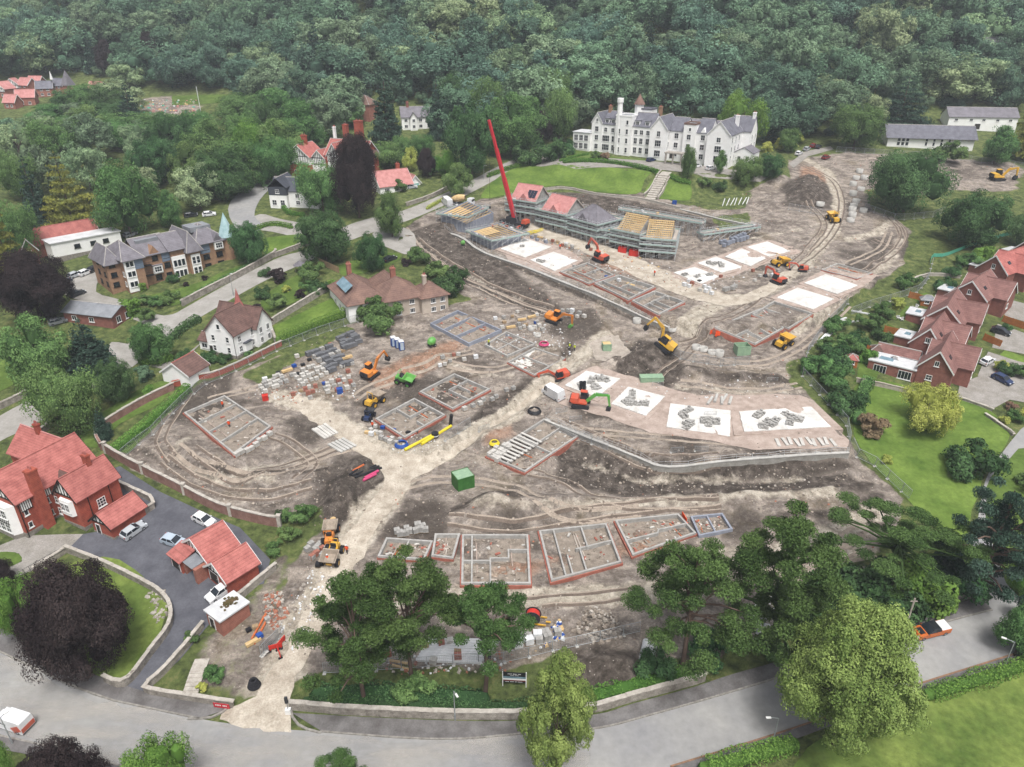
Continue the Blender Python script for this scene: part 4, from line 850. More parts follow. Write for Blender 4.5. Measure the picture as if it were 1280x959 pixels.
# ---- slate-hung white house, mansion, bungalow, white house in the trees
b = Bld('house', 'white bay-fronted house with dark slate-hung upper gable beside the drive', 'house', (341,258), rz=R(-8))
r = b.block(0, 16, 0, 9, 5.2, WR, 'slate_dark', 3.4, 'x', oh=.3); b.block(0, 6, -1.5, 8, 4.0, WR, None); m = MB(); m.box(-.05,6.05,-1.55,8,4.0,6.6); b.part('slate_hanging', m, 'slate_dark'); b.roof(0,6,-1.5,8,6.6,2.8,'y','gable',.3,'slate_dark')
b.win(1,'f',[1.6,4.4],[.8],1.5,1.7,2,2); b.win(1,'f',[3],[4.6],1.3,1.3,2,2); b.win(0,'f',[9,13],[.8,3.0],1.4,1.3,2,2)
b = Bld('mansion', 'red-brick mansion with black-and-white timbered gables and tall chimneys behind the copper beech', 'house', (362,219), (455,233))
r = b.block(0, 9.5, 0, 9, 4.2, 'brick_red', None, z0=-3); m = MB(); m.box(-.1,9.6,-.1,9.1,4.2,7.0); b.part('timber_storey', m, WR); r = b.roof(0,9.5,0,9,7,3.8,'y','gable',.4,'tile_red','frame_white'); b.timber(0,'f',4.75,4.5,7,3.4,9,2.7); b.win(0,'f',[4.7],[5.0,7.4],1.8,1.4,3,1); b.win(0,'f',[3,6.5],[.8],1.0,1.4)
b.chimney(r,4.5,5,8,13.6,2.2,1.0); b.block(9.5,15,1.5,8,6.6,WR,'tile_red',2.6,'y',barge='frame_white'); b.timber(1,'f',12.2,2.6,6.6,2.4,7,2.2); b.win(1,'f',[12.2],[4.8],1.5,1.3)
r = b.block(15, 31, 2, 12, 8.0, 'brick_red', 'tile_red', 4.6, 'x', barge='frame_white'); b.block(17,22,.5,9,8.2,WR,'tile_red',3.8,'y',barge='frame_white'); b.timber(3,'f',19.5,2.4,8.2,3.4,7,2.2); b.block(26,32,-.5,10,8.0,'brick_red','tile_brown',4.0,'y',barge='frame_white'); b.timber(4,'f',29,2.9,8,3.6,9,2.2)
b.chimney(r,20,9,10,17.5,1.6,1.6); b.chimney(r,27.5,6,10,19.5,2.6,2.0); b.chimney(r,15.2,9,8,16.5,.9,.9,WR); b.win(2,'r',[4,9],[1,4.5],1.2,1.6); b.win(4,'r',[2,6],[1,4.5],1.2,1.6); b.win(4,'f',[29],[4.6],1.8,1.4,3,1)
b = Bld('bungalow', 'pink-roofed bungalow with green garage door beside the lane', 'bungalow', (476,244), (510,237))
r = b.block(0,12,0,9,2.8,WR,'tile_pink',4.2,'x',barge='frame_white',ridge='tile_pink'); b.chimney(r,9,5,5,9,1.2,.9); b.win(0,'f',[2.5,6.2],[.7],1.8,1.3,3,1); b.door(0,'f',8.6,1,2); b.block(12,16,2,9,2.4,WR,'tile_pink',2.4,'y',barge='frame_white',ridge='tile_pink'); b.door(1,'f',14,2.6,2.1,'garage_door_green',name='garage_door'); m = MB(); m.cbox((4.6,2.2,4.9),(1.1,1.4,.1),rx=.75); b.part('rooflight',m,'flat_white',r)
b = Bld('house', 'white house with grey roof half hidden in the trees above the lane', 'house', (503,163), (546,160))
r = b.block(0,14,0,8,5.4,WR,'slate_mid',3.6,'x'); b.block(3.5,6.5,-1.5,4,5.2,WR,'slate_mid',2.0,'y'); b.win(0,'f',[1.8,8,11.5],[.9,3.3],1.4,1.3,2,1); b.win(1,'f',[5],[.9,3.3],1.2,1.3); b.chimney(r,3,4,8,10.8,1.1,.9,'brick_dark'); b.win(0,'r',[4],[2.5],1.0,1.2)
b = Bld('house', 'brown roof of a house just showing between trees', 'house', (441,150), (458,152)); b.block(0,9,0,8,7,'brick_pink','tile_tan',3.2,'x',kind='hip')
b = Bld('house', 'pale stone house nearly hidden high in the wood', 'house', (1222,78), (1250,80)); b.block(0,12,0,8,8,'cream_render','slate_mid',3,'x'); b.win(0,'f',[2,6,10],[2,5],1.2,1.4)
# ---- row of brick houses on the right
RH = [((1142,478),(1182,491),'nearest of the row of plum-brick houses, with flat-roofed garden room beside the willow', 'tile_plum', 1.05), ((1132,448),(1168,460),'second plum-brick house in the row, its porch wall lit by one square window', 'tile_plum', 1.), ((1148,418),(1196,432),'third plum-brick house in the row, with wide roof and pale flat rear roof', 'tile_plum', 1.1),
      ((1182,385),(1226,400),'fourth plum-brick house in the row, with small flat roof behind', 'tile_plum', 1.), ((1216,352),(1252,366),'fifth brick house in the row, with orange-red roof', 'tile_red', 1.1), ((1256,332),(1290,345),'farthest brick house at the edge of the frame above the row', 'tile_plum', 1.)]
for i, (pa, pb, lb, rm, k) in enumerate(RH):
    b = Bld('brick_house', lb, 'house', pa, pb, group='row of plum-brick houses'); w = max(6.5, b.L)
    r = b.block(0, w, 0, 13*k, 4.2, 'brick_dark', rm, 3.9, 'y', oh=.35, barge='frame_white', ridge=rm)
    b.win(0,'f',[w/2],[4.7],.9,1.2,2,1); b.win(0,'f',[w*.38],[1.3],1.2,1.2,2,2)
    r2 = b.block(w*.1, w+3.0, 4.5, 12.5, 4.0, 'brick_dark', rm, 3.4, 'x', oh=.3, barge='frame_white', ridge=rm)
    b.block(-4.2, 0, 5.0, 10.0, 2.7, 'brick_dark', 'flat_white', 0, kind='flat', oh=.2); b.win(2,'l',[7.5],[.4],2.2,1.9,3,1)
    m = MB(); m.box(-2.8,-1.4,6.8,8.2,2.9,3.25,tx=.2,ty=.2); b.part('roof_lantern', m, 'glass_sky')
    b.block(w, w+2.4, 7, 10, 2.5, 'brick_dark', 'slate_mid', 1.2, 'x', oh=.3); b.win(1,'r',[7],[1.2],1.4,1.2); b.door(3,'r',8.2,1,2)
    for q in (3.2, 9.5): m = MB(); m.cbox((w*.78,q,6.2),(.9,1.2,.14),ry=math.atan2(3.9,w/2)); b.part('rooflight', m, 'glass', r)
    if i == 0:
        b.block(-9.5, -.1, -.4, 5.0, 2.7, 'brick_dark', 'flat_white', 0, kind='flat', oh=.15); b.win(4,'f',[-7,-2],[.3],2.6,1.9,4,1); b.block(-9.2,-1,5.1,8.6,2.6,'brick_dark','tile_plum',1.8,'x',oh=.3); m = MB(); m.box(-8,-5,1.2,2.6,2.9,3.3,tx=.3,ty=.3); b.part('roof_lantern', m, 'glass_sky')
# ---- far estate on the left, haze painted into its paled tile and brick
FE = [((-6,122),8,6,4.2,-20,'tile_pink',1),((8,118),7,6,4.2,10,'tile_pink',1),((24,117),8,6,4.2,-25,'tile_pink',0),((22,133),8,6,4.0,15,'tile_pink',0),((6,136),6,5,3.0,-10,'tile_pink',0),((36,115),7,6,4.2,-10,'tile_pink',0),((48,122),7,6,4.2,20,'slate',2),((66,118),7,6,4.2,-15,'slate',3),((112,122),7,6,4,-10,'tile_pink',0)]
FL = ['edge-most far estate house with timbered gable', 'far estate house with pale gable behind the front one', 'far estate house with long orange-red roof', 'far estate house standing lowest of the red-roofed ones paled for haze', 'small far garage in the estate, its red roof paled for haze', 'far house at the back of the estate, its red roof paled for haze', 'far grey-roofed house in the estate with white finial', 'far house with tall slate spire in the estate', 'far red house nearly hidden by trees right of the spire']
for (pa, w, d, h, a, rm, k), lb in zip(FE, FL):
    b = Bld('house', lb, 'house', pa, rz=R(a), group='far estate houses')
    b.block(0,w,0,d,h,'brick_pink',rm,3.0,'x' if k != 1 else 'y',barge='frame_white',ridge=rm); b.win(0,'f',[w*.3,w*.7],[.8,3.0] if h > 4 else [.8],1.2,1.2)
    if k == 1: b.timber(0,'f',w/2,w/2-.2,h,3.0,7,1.5)
    if k == 3: m = MB(); m.box(w,w+4,0,4,-2,4.2); b.part('tower', m, 'brick_pink'); b.roof(w,w+4,0,4,4.2,7,'x','pyramid',.4,'slate_mid')
    if k == 2: m = MB(); m.lathe([(.8,5),(0,9)],6,0,(w+.5,2,3)); b.part('finial', m, 'frame_white')
# ================================================================== THE BUILDING SITE
pm('blockwork', 'a5a39f', '8b8985', 1.2, .9, .2, 4, fine=.15, orand=.05); pm('block_pale', 'bdbab4', 'a6a39d', 1.5, .9, fine=.15, orand=.08); pm('block_dark', '6c6d70', '5a5b5e', 1.2, .9, fine=.15, orand=.1)
pm('block_blue', '8b8f99', '767b86', 1.2, .9, fine=.12); pm('retain', '97958f', '7f7c76', .8, .9, .4, 4, fine=.2); pm('brick_course', 'a06557', '875246', 1.4, .9, fine=.2)
pm('screed', 'c9beb7', 'b3a49b', .5, .9, .2, 3, fine=.12, world=True); pm('insul', 'cfcecb', 'b5b2ac', .35, .85, fine=.12, orand=.06); pm('insul_old', 'c5c3be', 'b0aea8', .8, .8, fine=.1)
pm('pink_pad', 'a8998f', '8c7d73', .6, .9, .2, 3, fine=.15, world=True); pm('infill', '8d8378', '736a60', .9, .95, .5, 4, fine=.25, world=True)
pm('timber_new', 'cbb083', 'b3966a', 1.5, .8, fine=.15); pm('timber_grey', 'b3aaa0', '968c82', 1.5, .85, fine=.15); pm('pallet_wood', 'a08a6c', '87735a', 2, .9)
pm('steel', 'b5b8ba', '9fa2a4', 2, .5, metal=.2, fine=.1); pm('netting', 'a5b8b2', '8fa39d', 1.2, .9, fine=.15); pm('membrane', '55606f', '454f5d', .9, .7, fine=.12); pm('wrap', 'd4d5d5', 'bfc1c2', 1.5, .5, fine=.1)
pm('concrete_ring', 'b3b1ac', '9c9a95', 1.2, .9, fine=.12); pm('pipe_yellow', 'd3c13a', 'c2af30', 2, .5, fine=.05); pm('pipe_black', '2c2c2f', '222224', 2, .5); pm('pipe_pink', 'c04a72', 'a84064', 2, .5); pm('pipe_orange', 'b8663e', 'a35834', 2, .6); pm('blue_plastic', '2d4f96', '254482', 2, .5, fine=.05); pm('red_plastic', 'c0382f', 'a93029', 2, .5, fine=.08); pm('green_paint', '3d6b34', '335c2c', 1.2, .6, fine=.1); pm('green_pale', '8aa386', '78917a', 1.2, .7, fine=.12); pm('teal_plastic', '58a58d', '4c937d', 2, .6)
def quad(px, lift=0.):
    w = PP(*px); c = sum(w, Vector())/4
    def f(u, v, dz=0.):
        a = w[0].lerp(w[1], u); b = w[3].lerp(w[2], u); p = a.lerp(b, v)-c; return Vector((p.x, p.y, p.z+lift+dz))
    return f, c
def wallseg(name, par, a, b, t, z0, z1, mat):
    d = (b-a).xy; L = d.length
    if L < .05: return
    n = Vector((-d.y, d.x))/L*t/2; e = Vector((d.x, d.y))/L*t*.48
    q = [(a.x-n.x-e.x,a.y-n.y-e.y,a.z),(b.x-n.x+e.x,b.y-n.y+e.y,b.z),(b.x+n.x+e.x,b.y+n.y+e.y,b.z),(a.x+n.x-e.x,a.y+n.y-e.y,a.z)]
    m = MB(); m.add([(x,y,z+z0) for x,y,z in q]+[(x,y,z+z1) for x,y,z in q], [(3,2,1,0),(4,5,6,7),(0,1,5,4),(1,2,6,5),(2,3,7,6),(3,0,4,7)]); return m.build(name, mat, par)
def foundation(px, inner, label, h=.7, wm='blockwork', brick=True, fill='infill', floor=None):
    """px corners in order a,b,c,d round the plot; inner walls as (u0,v0,u1,v1)"""
    f, c = quad(px, .05); r = thing('foundation', label, 'foundation', c, group='plots with foundation walls')
    m = MB(); g = 10; vs = [f(i/g, j/g, -.02+.10*math.sin(i*2.1+j*1.7)) for j in range(g+1) for i in range(g+1)]; m.add(vs, [(j*(g+1)+i, j*(g+1)+i+1, (j+1)*(g+1)+i+1, (j+1)*(g+1)+i) for j in range(g) for i in range(g)]); m.build('infill', fill, r)
    C4 = [(0,0),(1,0),(1,1),(0,1)]
    for k in range(4):
        a, b = C4[k], C4[(k+1) % 4]; wallseg('block_wall', r, f(*a), f(*b), .34, -1., h+.004*k, wm)
        if brick:
            o = lambda q: (q[0]*1.05-.025, q[1]*1.05-.025); wallseg('brick_course', r, f(*o(a)), f(*o(b)), .22, -1., h*.5+.004*k, 'brick_course')
    for i, (u0,v0,u1,v1) in enumerate(inner): wallseg('cross_wall', r, f(u0,v0), f(u1,v1), .26, -.8, h-.03-.004*i, wm)
    g_ = random.Random(len(label)); m = MB()
    for k in range(70): q = f(g_.uniform(.05,.95), g_.uniform(.05,.95)); s_ = g_.uniform(.1,.55)**1.3; m.cbox((q.x,q.y,q.z+.05+s_*.15),(s_*g_.uniform(.6,2.4),s_*.8,s_*.45),g_.choice([0,0,1,2,3]),rz=g_.random()*3.1,rx=g_.gauss(0,.2))
    tag(m.build('debris',['infill','block_pale','timber_grey','brick_course'],r),kind='stuff')
    for k in range(2): a_ = g_.uniform(.15,.8); wallseg('drain_pipe', r, f(a_,g_.uniform(.05,.3)), f(a_+g_.uniform(-.05,.05),g_.uniform(.6,.95)), .16, .02, .16, g_.choice(['pipe_orange','timber_grey','pink_pad']))
    if floor:
        for i in range(floor[0]):
            t = floor[1]+(floor[2]-floor[1])*(i+.5)/floor[0]; wallseg('floor_beam', r, f(t, .02), f(t, floor[3]), .5, h, h+.16, 'block_pale')
    return r
foundation([(232,519),(281,498),(338,536),(293,570)], [(.25,0,.25,1),(.5,0,.5,1),(.75,0,.75,1)][:0]+[(0,.27,1,.27),(0,.5,1,.5),(0,.74,1,.74)], 'block foundation with three cross walls by the curved brick wall', .6)
foundation([(471,527),(518,502),(555,522),(506,550)], [(.5,0,.5,.5),(.5,.5,1,.5),(.5,.75,.5,1)], 'red-edged foundation beside the yellow pipes')
foundation([(526,493),(568,471),(611,490),(566,514)], [(.45,.4,1,.4),(.45,.4,.45,1),(.7,.4,.7,.75)], 'red-edged foundation in the dug hollow beside the trench')
foundation([(539,408),(572,392),(626,416),(586,433)], [(0,.33,1,.33),(0,.66,1,.66)], 'blue-grey block foundation nearest the hipped-roof house', .8, 'block_blue', False)
foundation([(607,433),(633,417),(668,432),(634,447)], [(0,.5,1,.5),(.5,0,.5,1)], 'foundation lined with dark blue membrane', .5, 'blockwork', False, 'membrane')
foundation([(636,455),(668,437),(705,450),(668,471)], [(.5,0,.5,1)], 'foundation with pale floor and red brick edge next to the trench', .5, 'blockwork', True, 'insul_old')
foundation([(610,572),(680,527),(721,548),(656,592)], [(.5,0,.5,1),(0,.5,1,.5)], 'foundation half covered with white floor beams', .55, 'blockwork', True, 'infill', (9,.02,.62,.55))
foundation([(579,673),(659,673),(662,733),(578,733)], [(.42,.5,.42,1),(.42,.5,.7,.5),(.7,.5,.7,.32),(.7,.32,1,.32),(0,.55,.42,.55),(.14,0,.14,1)], 'front-row foundation with stepped inner walls right of the pines')
foundation([(675,668),(757,659),(775,706),(690,729)], [(.45,.5,1,.45),(.5,.5,.5,1),(.2,0,.2,1),(.62,0,.62,.5),(.3,.6,.3,1)], 'front-row foundation second from the left with parallel drains')
foundation([(770,655),(847,647),(868,670),(791,697)], [(.0,.6,.5,.6),(.5,.6,.55,.5),(.55,.5,1,.5)], 'front-row foundation strewn with white scraps')
foundation([(864,649),(902,645),(914,664),(874,672)], [(.5,0,.5,1)], 'small front-row foundation half behind the pines', .5, 'block_blue', False)
foundation([(484,677),(540,681),(530,703),(474,699)], [(.5,0,.5,1)], 'front-row foundation nearest the haul track')
foundation([(545,672),(574,672),(566,701),(541,698)], [], 'narrow brick-edged foundation between two larger ones')
foundation([(701,342),(734,331),(766,346),(736,357)], [(.35,0,.35,1),(.35,.5,1,.5)], 'upper-row foundation nearest the orange-red digger', .6)
foundation([(744,358),(773,348),(817,362),(785,378)], [(.3,0,.3,1),(.3,.5,1,.5),(.65,.5,.65,1)], 'middle upper-row foundation with several rooms', .9)
foundation([(791,380),(818,368),(854,381),(823,397)], [(0,.4,1,.4),(.5,.4,.5,1),(.25,.4,.25,1)], 'upper-row foundation with deep grey rooms beside the spoil heap', .9)
foundation([(894,413),(951,389),(978,413),(943,433)], [(.3,0,.3,1),(.55,0,.55,1),(.8,0,.8,1),(0,.5,1,.5)], 'brick-edged foundation grid with red barriers at its corner')
foundation([(941,396),(967,380),(1014,395),(985,413)], [(.5,0,.5,1),(0,.5,.5,.5)], 'foundation next to the white slabs on the right')
foundation([(1028,339),(1046,331),(1089,343),(1070,350)], [(.5,0,.5,1)], 'small far foundation filled with timber offcuts', .4)
ORDN = ['first','second','third','fourth','fifth','sixth','seventh','eighth','ninth','tenth']
def slab(px, label, nu=5, nv=3, mat='insul', pad=True, mess=0, seed=0):
    f, c = quad(px, .18); r = thing('floor_slab', label, 'slab', c, group='white insulated floor slabs')
    if pad:
        m = MB(); e = .12; q = [f(-e,-e),f(1+e,-e),f(1+e,1+e),f(-e,1+e)]; m.add([(p.x,p.y,p.z-1.2) for p in q]+[(p.x,p.y,p.z-.04) for p in q], [(4,5,6,7),(0,1,5,4),(1,2,6,5),(2,3,7,6),(3,0,4,7)]); m.build('concrete_pad', 'pink_pad', r)
    g = random.Random(seed)
    for i in range(nu):
        for j in range(nv):
            d = .004; dz = g.uniform(0,.025); q = [f((i+d)/nu+(g.uniform(-.012,0) if i == 0 else 0), (j+d)/nv, dz), f((i+1-d)/nu, (j+d)/nv+(g.uniform(-.01,0) if j == 0 else 0), dz), f((i+1-d)/nu+(g.uniform(0,.012) if i == nu-1 else 0), (j+1-d)/nv, dz), f((i+d)/nu, (j+1-d)/nv+(g.uniform(0,.01) if j == nv-1 else 0), dz)]
            m = MB(); m.add([(p.x,p.y,p.z-.04) for p in q]+[(p.x,p.y,p.z+.12) for p in q], [(4,5,6,7),(0,1,5,4),(1,2,6,5),(2,3,7,6),(3,0,4,7)]); m.build('insulation_board', mat, r)
    return f, c
SL = [([(626,312),(656,299),(689,310),(656,323)],'white slab beside the unfinished scaffolded walls',1), ([(663,326),(692,316),(722,327),(693,340)],'white slab left of the orange-red digger on the upper row',1), ([(842,342),(868,335),(899,347),(876,356)],'cluttered white slab beside the upper haul track',3), ([(872,330),(895,322),(927,335),(902,342)],'white slab second of four beyond the upper track',3), ([(906,322),(927,312),(957,324),(938,334)],'clean white slab third of four beyond the upper track',0), ([(934,310),(959,303),(988,315),(961,322)],'clean white slab farthest of four beyond the upper track',0),
      ([(1005,355),(1032,344),(1072,358),(1046,369)],'clean white slab on the right below the timber-strewn plot',0), ([(971,373),(997,361),(1042,375),(1016,388)],'clean white slab nearest the yellow dumper on the right',0), ([(706,483),(733,465),(775,475),(746,498)],'white slab with stacked ducts beside the white van',7), ([(764,506),(785,485),(831,497),(807,521)],'white slab with small machines in the lower terrace',6), ([(833,535),(838,506),(913,515),(912,547)],'white slab with grey block heaps, third in the lower terrace',9), ([(930,541),(924,516),(1014,510),(1038,535)],'white slab with grey block heaps at the right end of the lower terrace',10)]
def rubble_blocks(f, c, n, seed, label):
    """small heaps of loose grey blocks standing on a slab"""
    g = random.Random(seed)
    for k in range(n):
        u, v = g.uniform(.15,.85), g.uniform(.2,.8); p = f(u,v)+c; m = MB(); L = g.uniform(1.6,3.6); nx = max(2, int(L/.46))
        for i in range(nx):
            for j in range(3):
                for q in range(g.choice([1,2,3])): m.cbox((-L/2+i*.46+g.uniform(-.03,.03), (j-.5)*.48+g.uniform(-.03,.03), .12+q*.225+.11), (.44,.42,.21), rz=g.uniform(-.06,.06))
        tag(m.build('block_heap', 'blockwork', loc=(p.x,p.y,p.z), rz=g.random()*3), '%s %s' % (ORDN[k], label), 'blocks', 'heaps of blocks set out on the slabs')['kind'] = 'thing'
for i, (px, lb, n) in enumerate(SL):
    big = i > 7; f, c = slab(px, lb, 6 if big else 5, 4 if big else 3, seed=i)
    if n: rubble_blocks(f, c, n, 30+i, 'heap of blocks on the '+' '.join(lb.replace('grey block heaps','heaps').split()[:10]).removesuffix(' the').removesuffix(' in'))
# concrete strips between the lower slabs
psheet('concrete_pad', [(685,492),(712,470),(745,458),(790,470),(870,495),(1000,495),(1022,505),(1062,552),(1060,562),(940,562),(900,553),(812,542),(760,522),(700,505)], 'pink_pad', .10, 1.2, .3, 'pale pink concrete bench around the lower slabs')
psheet('concrete_pad', [(640,330),(625,312),(655,295),(700,308),(730,326),(700,346)], 'pink_pad', .08, 1.2, .3, 'pink concrete around the upper-left slabs')
psheet('concrete_pad', [(836,345),(868,330),(930,308),(960,300),(1000,315),(960,330),(900,350),(870,360)], 'pink_pad', .08, 1.2, .3, 'pink concrete around the four slabs beyond the upper track')
psheet('concrete_pad', [(985,362),(1040,332),(1100,345),(1060,375),(1020,392),(965,378)], 'pink_pad', .08, 1.2, .3, 'pink concrete around the slabs on the right')
psheet('gravel_pad', [(735,430),(772,418),(790,440),(770,458),(745,450)], 'gravel_pad', .08, 1.0, .4, 'grey gravel patch beside the spoil heap')
# retaining walls: face on the low side, coping, block courses
def retaining(px, label, h=.25, deep=3., thick=.7):
    w = catmull(W2(*px), 3); r = thing('retaining_wall', label, 'wall', (0,0,0))
    m = MB(); strip_wall(m, w, thick, h, 0, 1.2, -deep, .16, 1); m.v = [tuple(q) for q in m.v]; m.build('block_face', ['retain','concrete_ring'], r)
    l = resample(w, 3.0); q = MB()
    for a in l: q.box(a[0]-.03, a[0]+.03, a[1]-.03, a[1]+.03, gz(*a)+h, gz(*a)+h+1.1)
    for z in (.6, 1.1):
        for a, b_ in zip(l[:-1], l[1:]): q.tube((*a, gz(*a)+h+z), (*b_, gz(*b_)+h+z), .025, 4)
    q.build('guard_rail', 'steel', r)
retaining([(682,527),(727,546),(766,560),(800,573),(832,586),(900,578),(980,571),(1060,568)], 'long grey block retaining wall holding the lower slab terrace', .3, 3.2)
retaining([(556,286),(580,300),(606,318),(700,353),(760,376),(836,413)], 'grey block retaining wall below the upper plots', .3, 2.6)
retaining([(850,262),(900,275),(940,283),(946,290)], 'short grey retaining wall at the foot of the hotel bank', .4, 2.)
# ---- houses going up inside scaffolding
POLE = MB().tube((0,0,-.5),(0,0,1),.045,5).mesh('pole','steel')
def scaffold(name, label, loc, rz, w, d, lifts, top, off=1.3, boards='timber_grey', net=True):
    r = thing(name, label, 'scaffold', loc, rz, 'scaffolds round the new houses')
    def ring(o): return [(-o,-o),(w+o,-o),(w+o,d+o),(-o,d+o)]
    for o in (.35, off):
        q = ring(o)
        for k in range(4):
            a, b_ = Vector(q[k]), Vector(q[(k+1) % 4]); n = max(3, int((b_-a).length/1.8))
            for i in range(n):
                p = a.lerp(b_, i/n); ob('pole', POLE, r, (p.x, p.y, 0), 0, (1,1,top+(1.1 if o == off else .4)))
    for z in lifts:
        q, q2 = ring(off-.02), ring(.4)
        for k in range(4):
            a, b_, c_, d_ = q[k], q[(k+1) % 4], q2[(k+1) % 4], q2[k]; m = MB()
            m.add([(*p, z-.0) for p in (a,b_,c_,d_)]+[(*p, z+.07) for p in (a,b_,c_,d_)], [(4,5,6,7),(3,2,1,0),(0,1,5,4),(1,2,6,5),(2,3,7,6),(3,0,4,7)]); m.build('deck', boards, r)
            m = MB()
            for zz in (.55, 1.05): m.tube((*a, z+zz), (*b_, z+zz), .05, 4)
            nb_ = max(2, int((Vector(b_)-Vector(a)).length/3))
            for i in range(nb_): p0 = Vector(a).lerp(Vector(b_), i/nb_); p1 = Vector(a).lerp(Vector(b_), (i+1)/nb_); m.tube((p0.x,p0.y,z-1.6),(p1.x,p1.y,z),.04,4)
            m.tube((*d_, z-.1), (*c_, z-.1), .04, 4); m.build('guard_rail', 'steel', r)
            if net:
                m = MB(); e = Vector(b_)-Vector(a); nn = Vector((e.y,-e.x)).normalized()*.03; aa, bb2 = Vector(a)+nn, Vector(b_)+nn
                m.add([(aa.x,aa.y,z+.08),(bb2.x,bb2.y,z+.08),(bb2.x,bb2.y,z+.5),(aa.x,aa.y,z+.5),(aa.x+nn.x,aa.y+nn.y,z+.08),(bb2.x+nn.x,bb2.y+nn.y,z+.08),(bb2.x+nn.x,bb2.y+nn.y,z+.5),(aa.x+nn.x,aa.y+nn.y,z+.5)], [(0,1,2,3),(7,6,5,4),(3,2,6,7)]); m.build('toe_board_netting', 'netting', r)
    g = random.Random(len(label))
    for k in range(7):
        m = MB(); q = ring((off+.4)/2); a, b_ = Vector(q[k % 4]), Vector(q[(k+1) % 4]); c_ = a.lerp(b_, g.uniform(.15,.85)); m.cbox((c_.x, c_.y, lifts[-1-(k % len(lifts))]+.36), (g.uniform(.5,1.3), g.uniform(.4,.8), .55), rz=g.random()*3); m.build('deck_load', g.choice(['block_pale','brick_pink','timber_new','wrap','block_pale']), r)
    return r
def new_house(pa, pb, d, roof, label, h=5.6, rise=4.1):
    b = Bld('new_house', label, 'house', pa, pb, group='houses under construction'); w = b.L
    if roof == 'truss':
        b.block(0, w, 0, d, h, 'blockwork', None); m_ = [MB(), MB()]
        n = 12
        rt = thing; 
        for i in range(n+1):
            x = w*i/n; m = MB()
            for sg in (-1, 1): m.tube((x, d/2+sg*(d/2+.3), h), (x, d/2, h+rise), .07, 4)
            m.tube((x,0,h+.1),(x,d,h+.1),.06,4); b.part('rafter', m, 'timber_new')
        for sg in (-1, 1):
            for k in range(9):
                t = (k+.5)/9; y = d/2+sg*(d/2+.3)*(1-t); z = h+rise*t; m = MB(); m.cbox((w/2,y,z+.12),(w+.4,.2,.05),rx=-sg*math.atan2(rise,d/2)); b.part('roof_batten', m, 'timber_new')
        m = MB()
        for i in range(5): x = w*.25+w*.5*i/4; hh = rise*.55*(1-abs(i-2)/2.2); m.tube((x,-.3,h),(x,-.2,h+hh+.1),.06,4)
        for sg in (-1, 1): m.tube((w*.25 if sg < 0 else w*.75,-.35,h),(w*.5,-.3,h+rise*.58),.08,4); m.tube((w*.5,-.3,h+rise*.58),(w*.5,d*.3,h+rise*.58),.07,4)
        b.part('gablet_frame', m, 'timber_new')
    else:
        r = b.block(0, w, 0, d, h, 'blockwork', roof, rise, 'x', 'hip' if roof == 'slate_mid' else 'gable', oh=.4, barge='timber_grey' if roof != 'slate_mid' else None, ridge=roof)
        x0 = w*.3; m = MB(); m.add([(x0,-.5,h+.1),(x0+4,-.5,h+.1),(x0+2,-.5,h+2.4),(x0+2,d*.33,h+2.45)], [(0,1,2),(1,3,2),(0,2,3)]); b.part('gablet', m, roof)
        if 'solar' in label:
            m = MB(); sl = math.atan2(rise, d/2)
            for i in range(3):
                for j in range(2): m = MB(); m.cbox((w*.62+i*1.1, d*.14+j*1.5*math.cos(sl), h+rise*.30+j*1.5*math.sin(sl)+.18),(1.0,1.45,.06),rx=sl); b.part('solar_panel', m, 'solar')
    for z in (.9, 3.3): b.win(0, 'f', [w*.25, w*.72], [z], 1.3, 1.2, 2, 1, 'timber_grey')
    b.door(0, 'f', w*.48, 1.1, 2.1)
    scaffold('scaffold', 'scaffold around the '+label, b.o.location, b.rz, w, d, (1.9, 3.8, 5.5), h+.4, 1.7)
    return b
new_house((640,270),(668,279),9,'tile_pink','new house with pink roof and solar panels next to the crane')
new_house((678,284),(706,293),9.5,'tile_pink','new house with plain pink-red roof, second from the crane')
new_house((713,294),(745,304),9,'slate_mid','new house with grey slate hipped roof')
new_house((771,310),(797,317),9,'truss','new house with bare timber rafters, nearer the slate roof')
new_house((806,321),(836,324),9.5,'truss','new house with bare timber rafters at the row end')
_p = P(749,305); _q = P(768,309); tag(scaffold('scaffold', 'roofless scaffold with netting between the slate and the rafter roofs', _p, math.atan2(_q.y-_p.y,_q.x-_p.x), (_q-_p).xy.length, 9, (2.2,4.4), 4.6))
_p = P(880,301); _q = P(943,288); scaffold('scaffold', 'low scaffold walkway along the short retaining wall', _p, math.atan2(_q.y-_p.y,_q.x-_p.x), (_q-_p).xy.length, 1.2, (1.9,), 2.2, 1.2)
_p = P(778,272); _q = P(872,296); scaffold('scaffold', 'long low scaffold walkway behind the rafter-roofed houses', _p, math.atan2(_q.y-_p.y,_q.x-_p.x), (_q-_p).xy.length, 1.0, (2.4,), 2.6, 1.1)
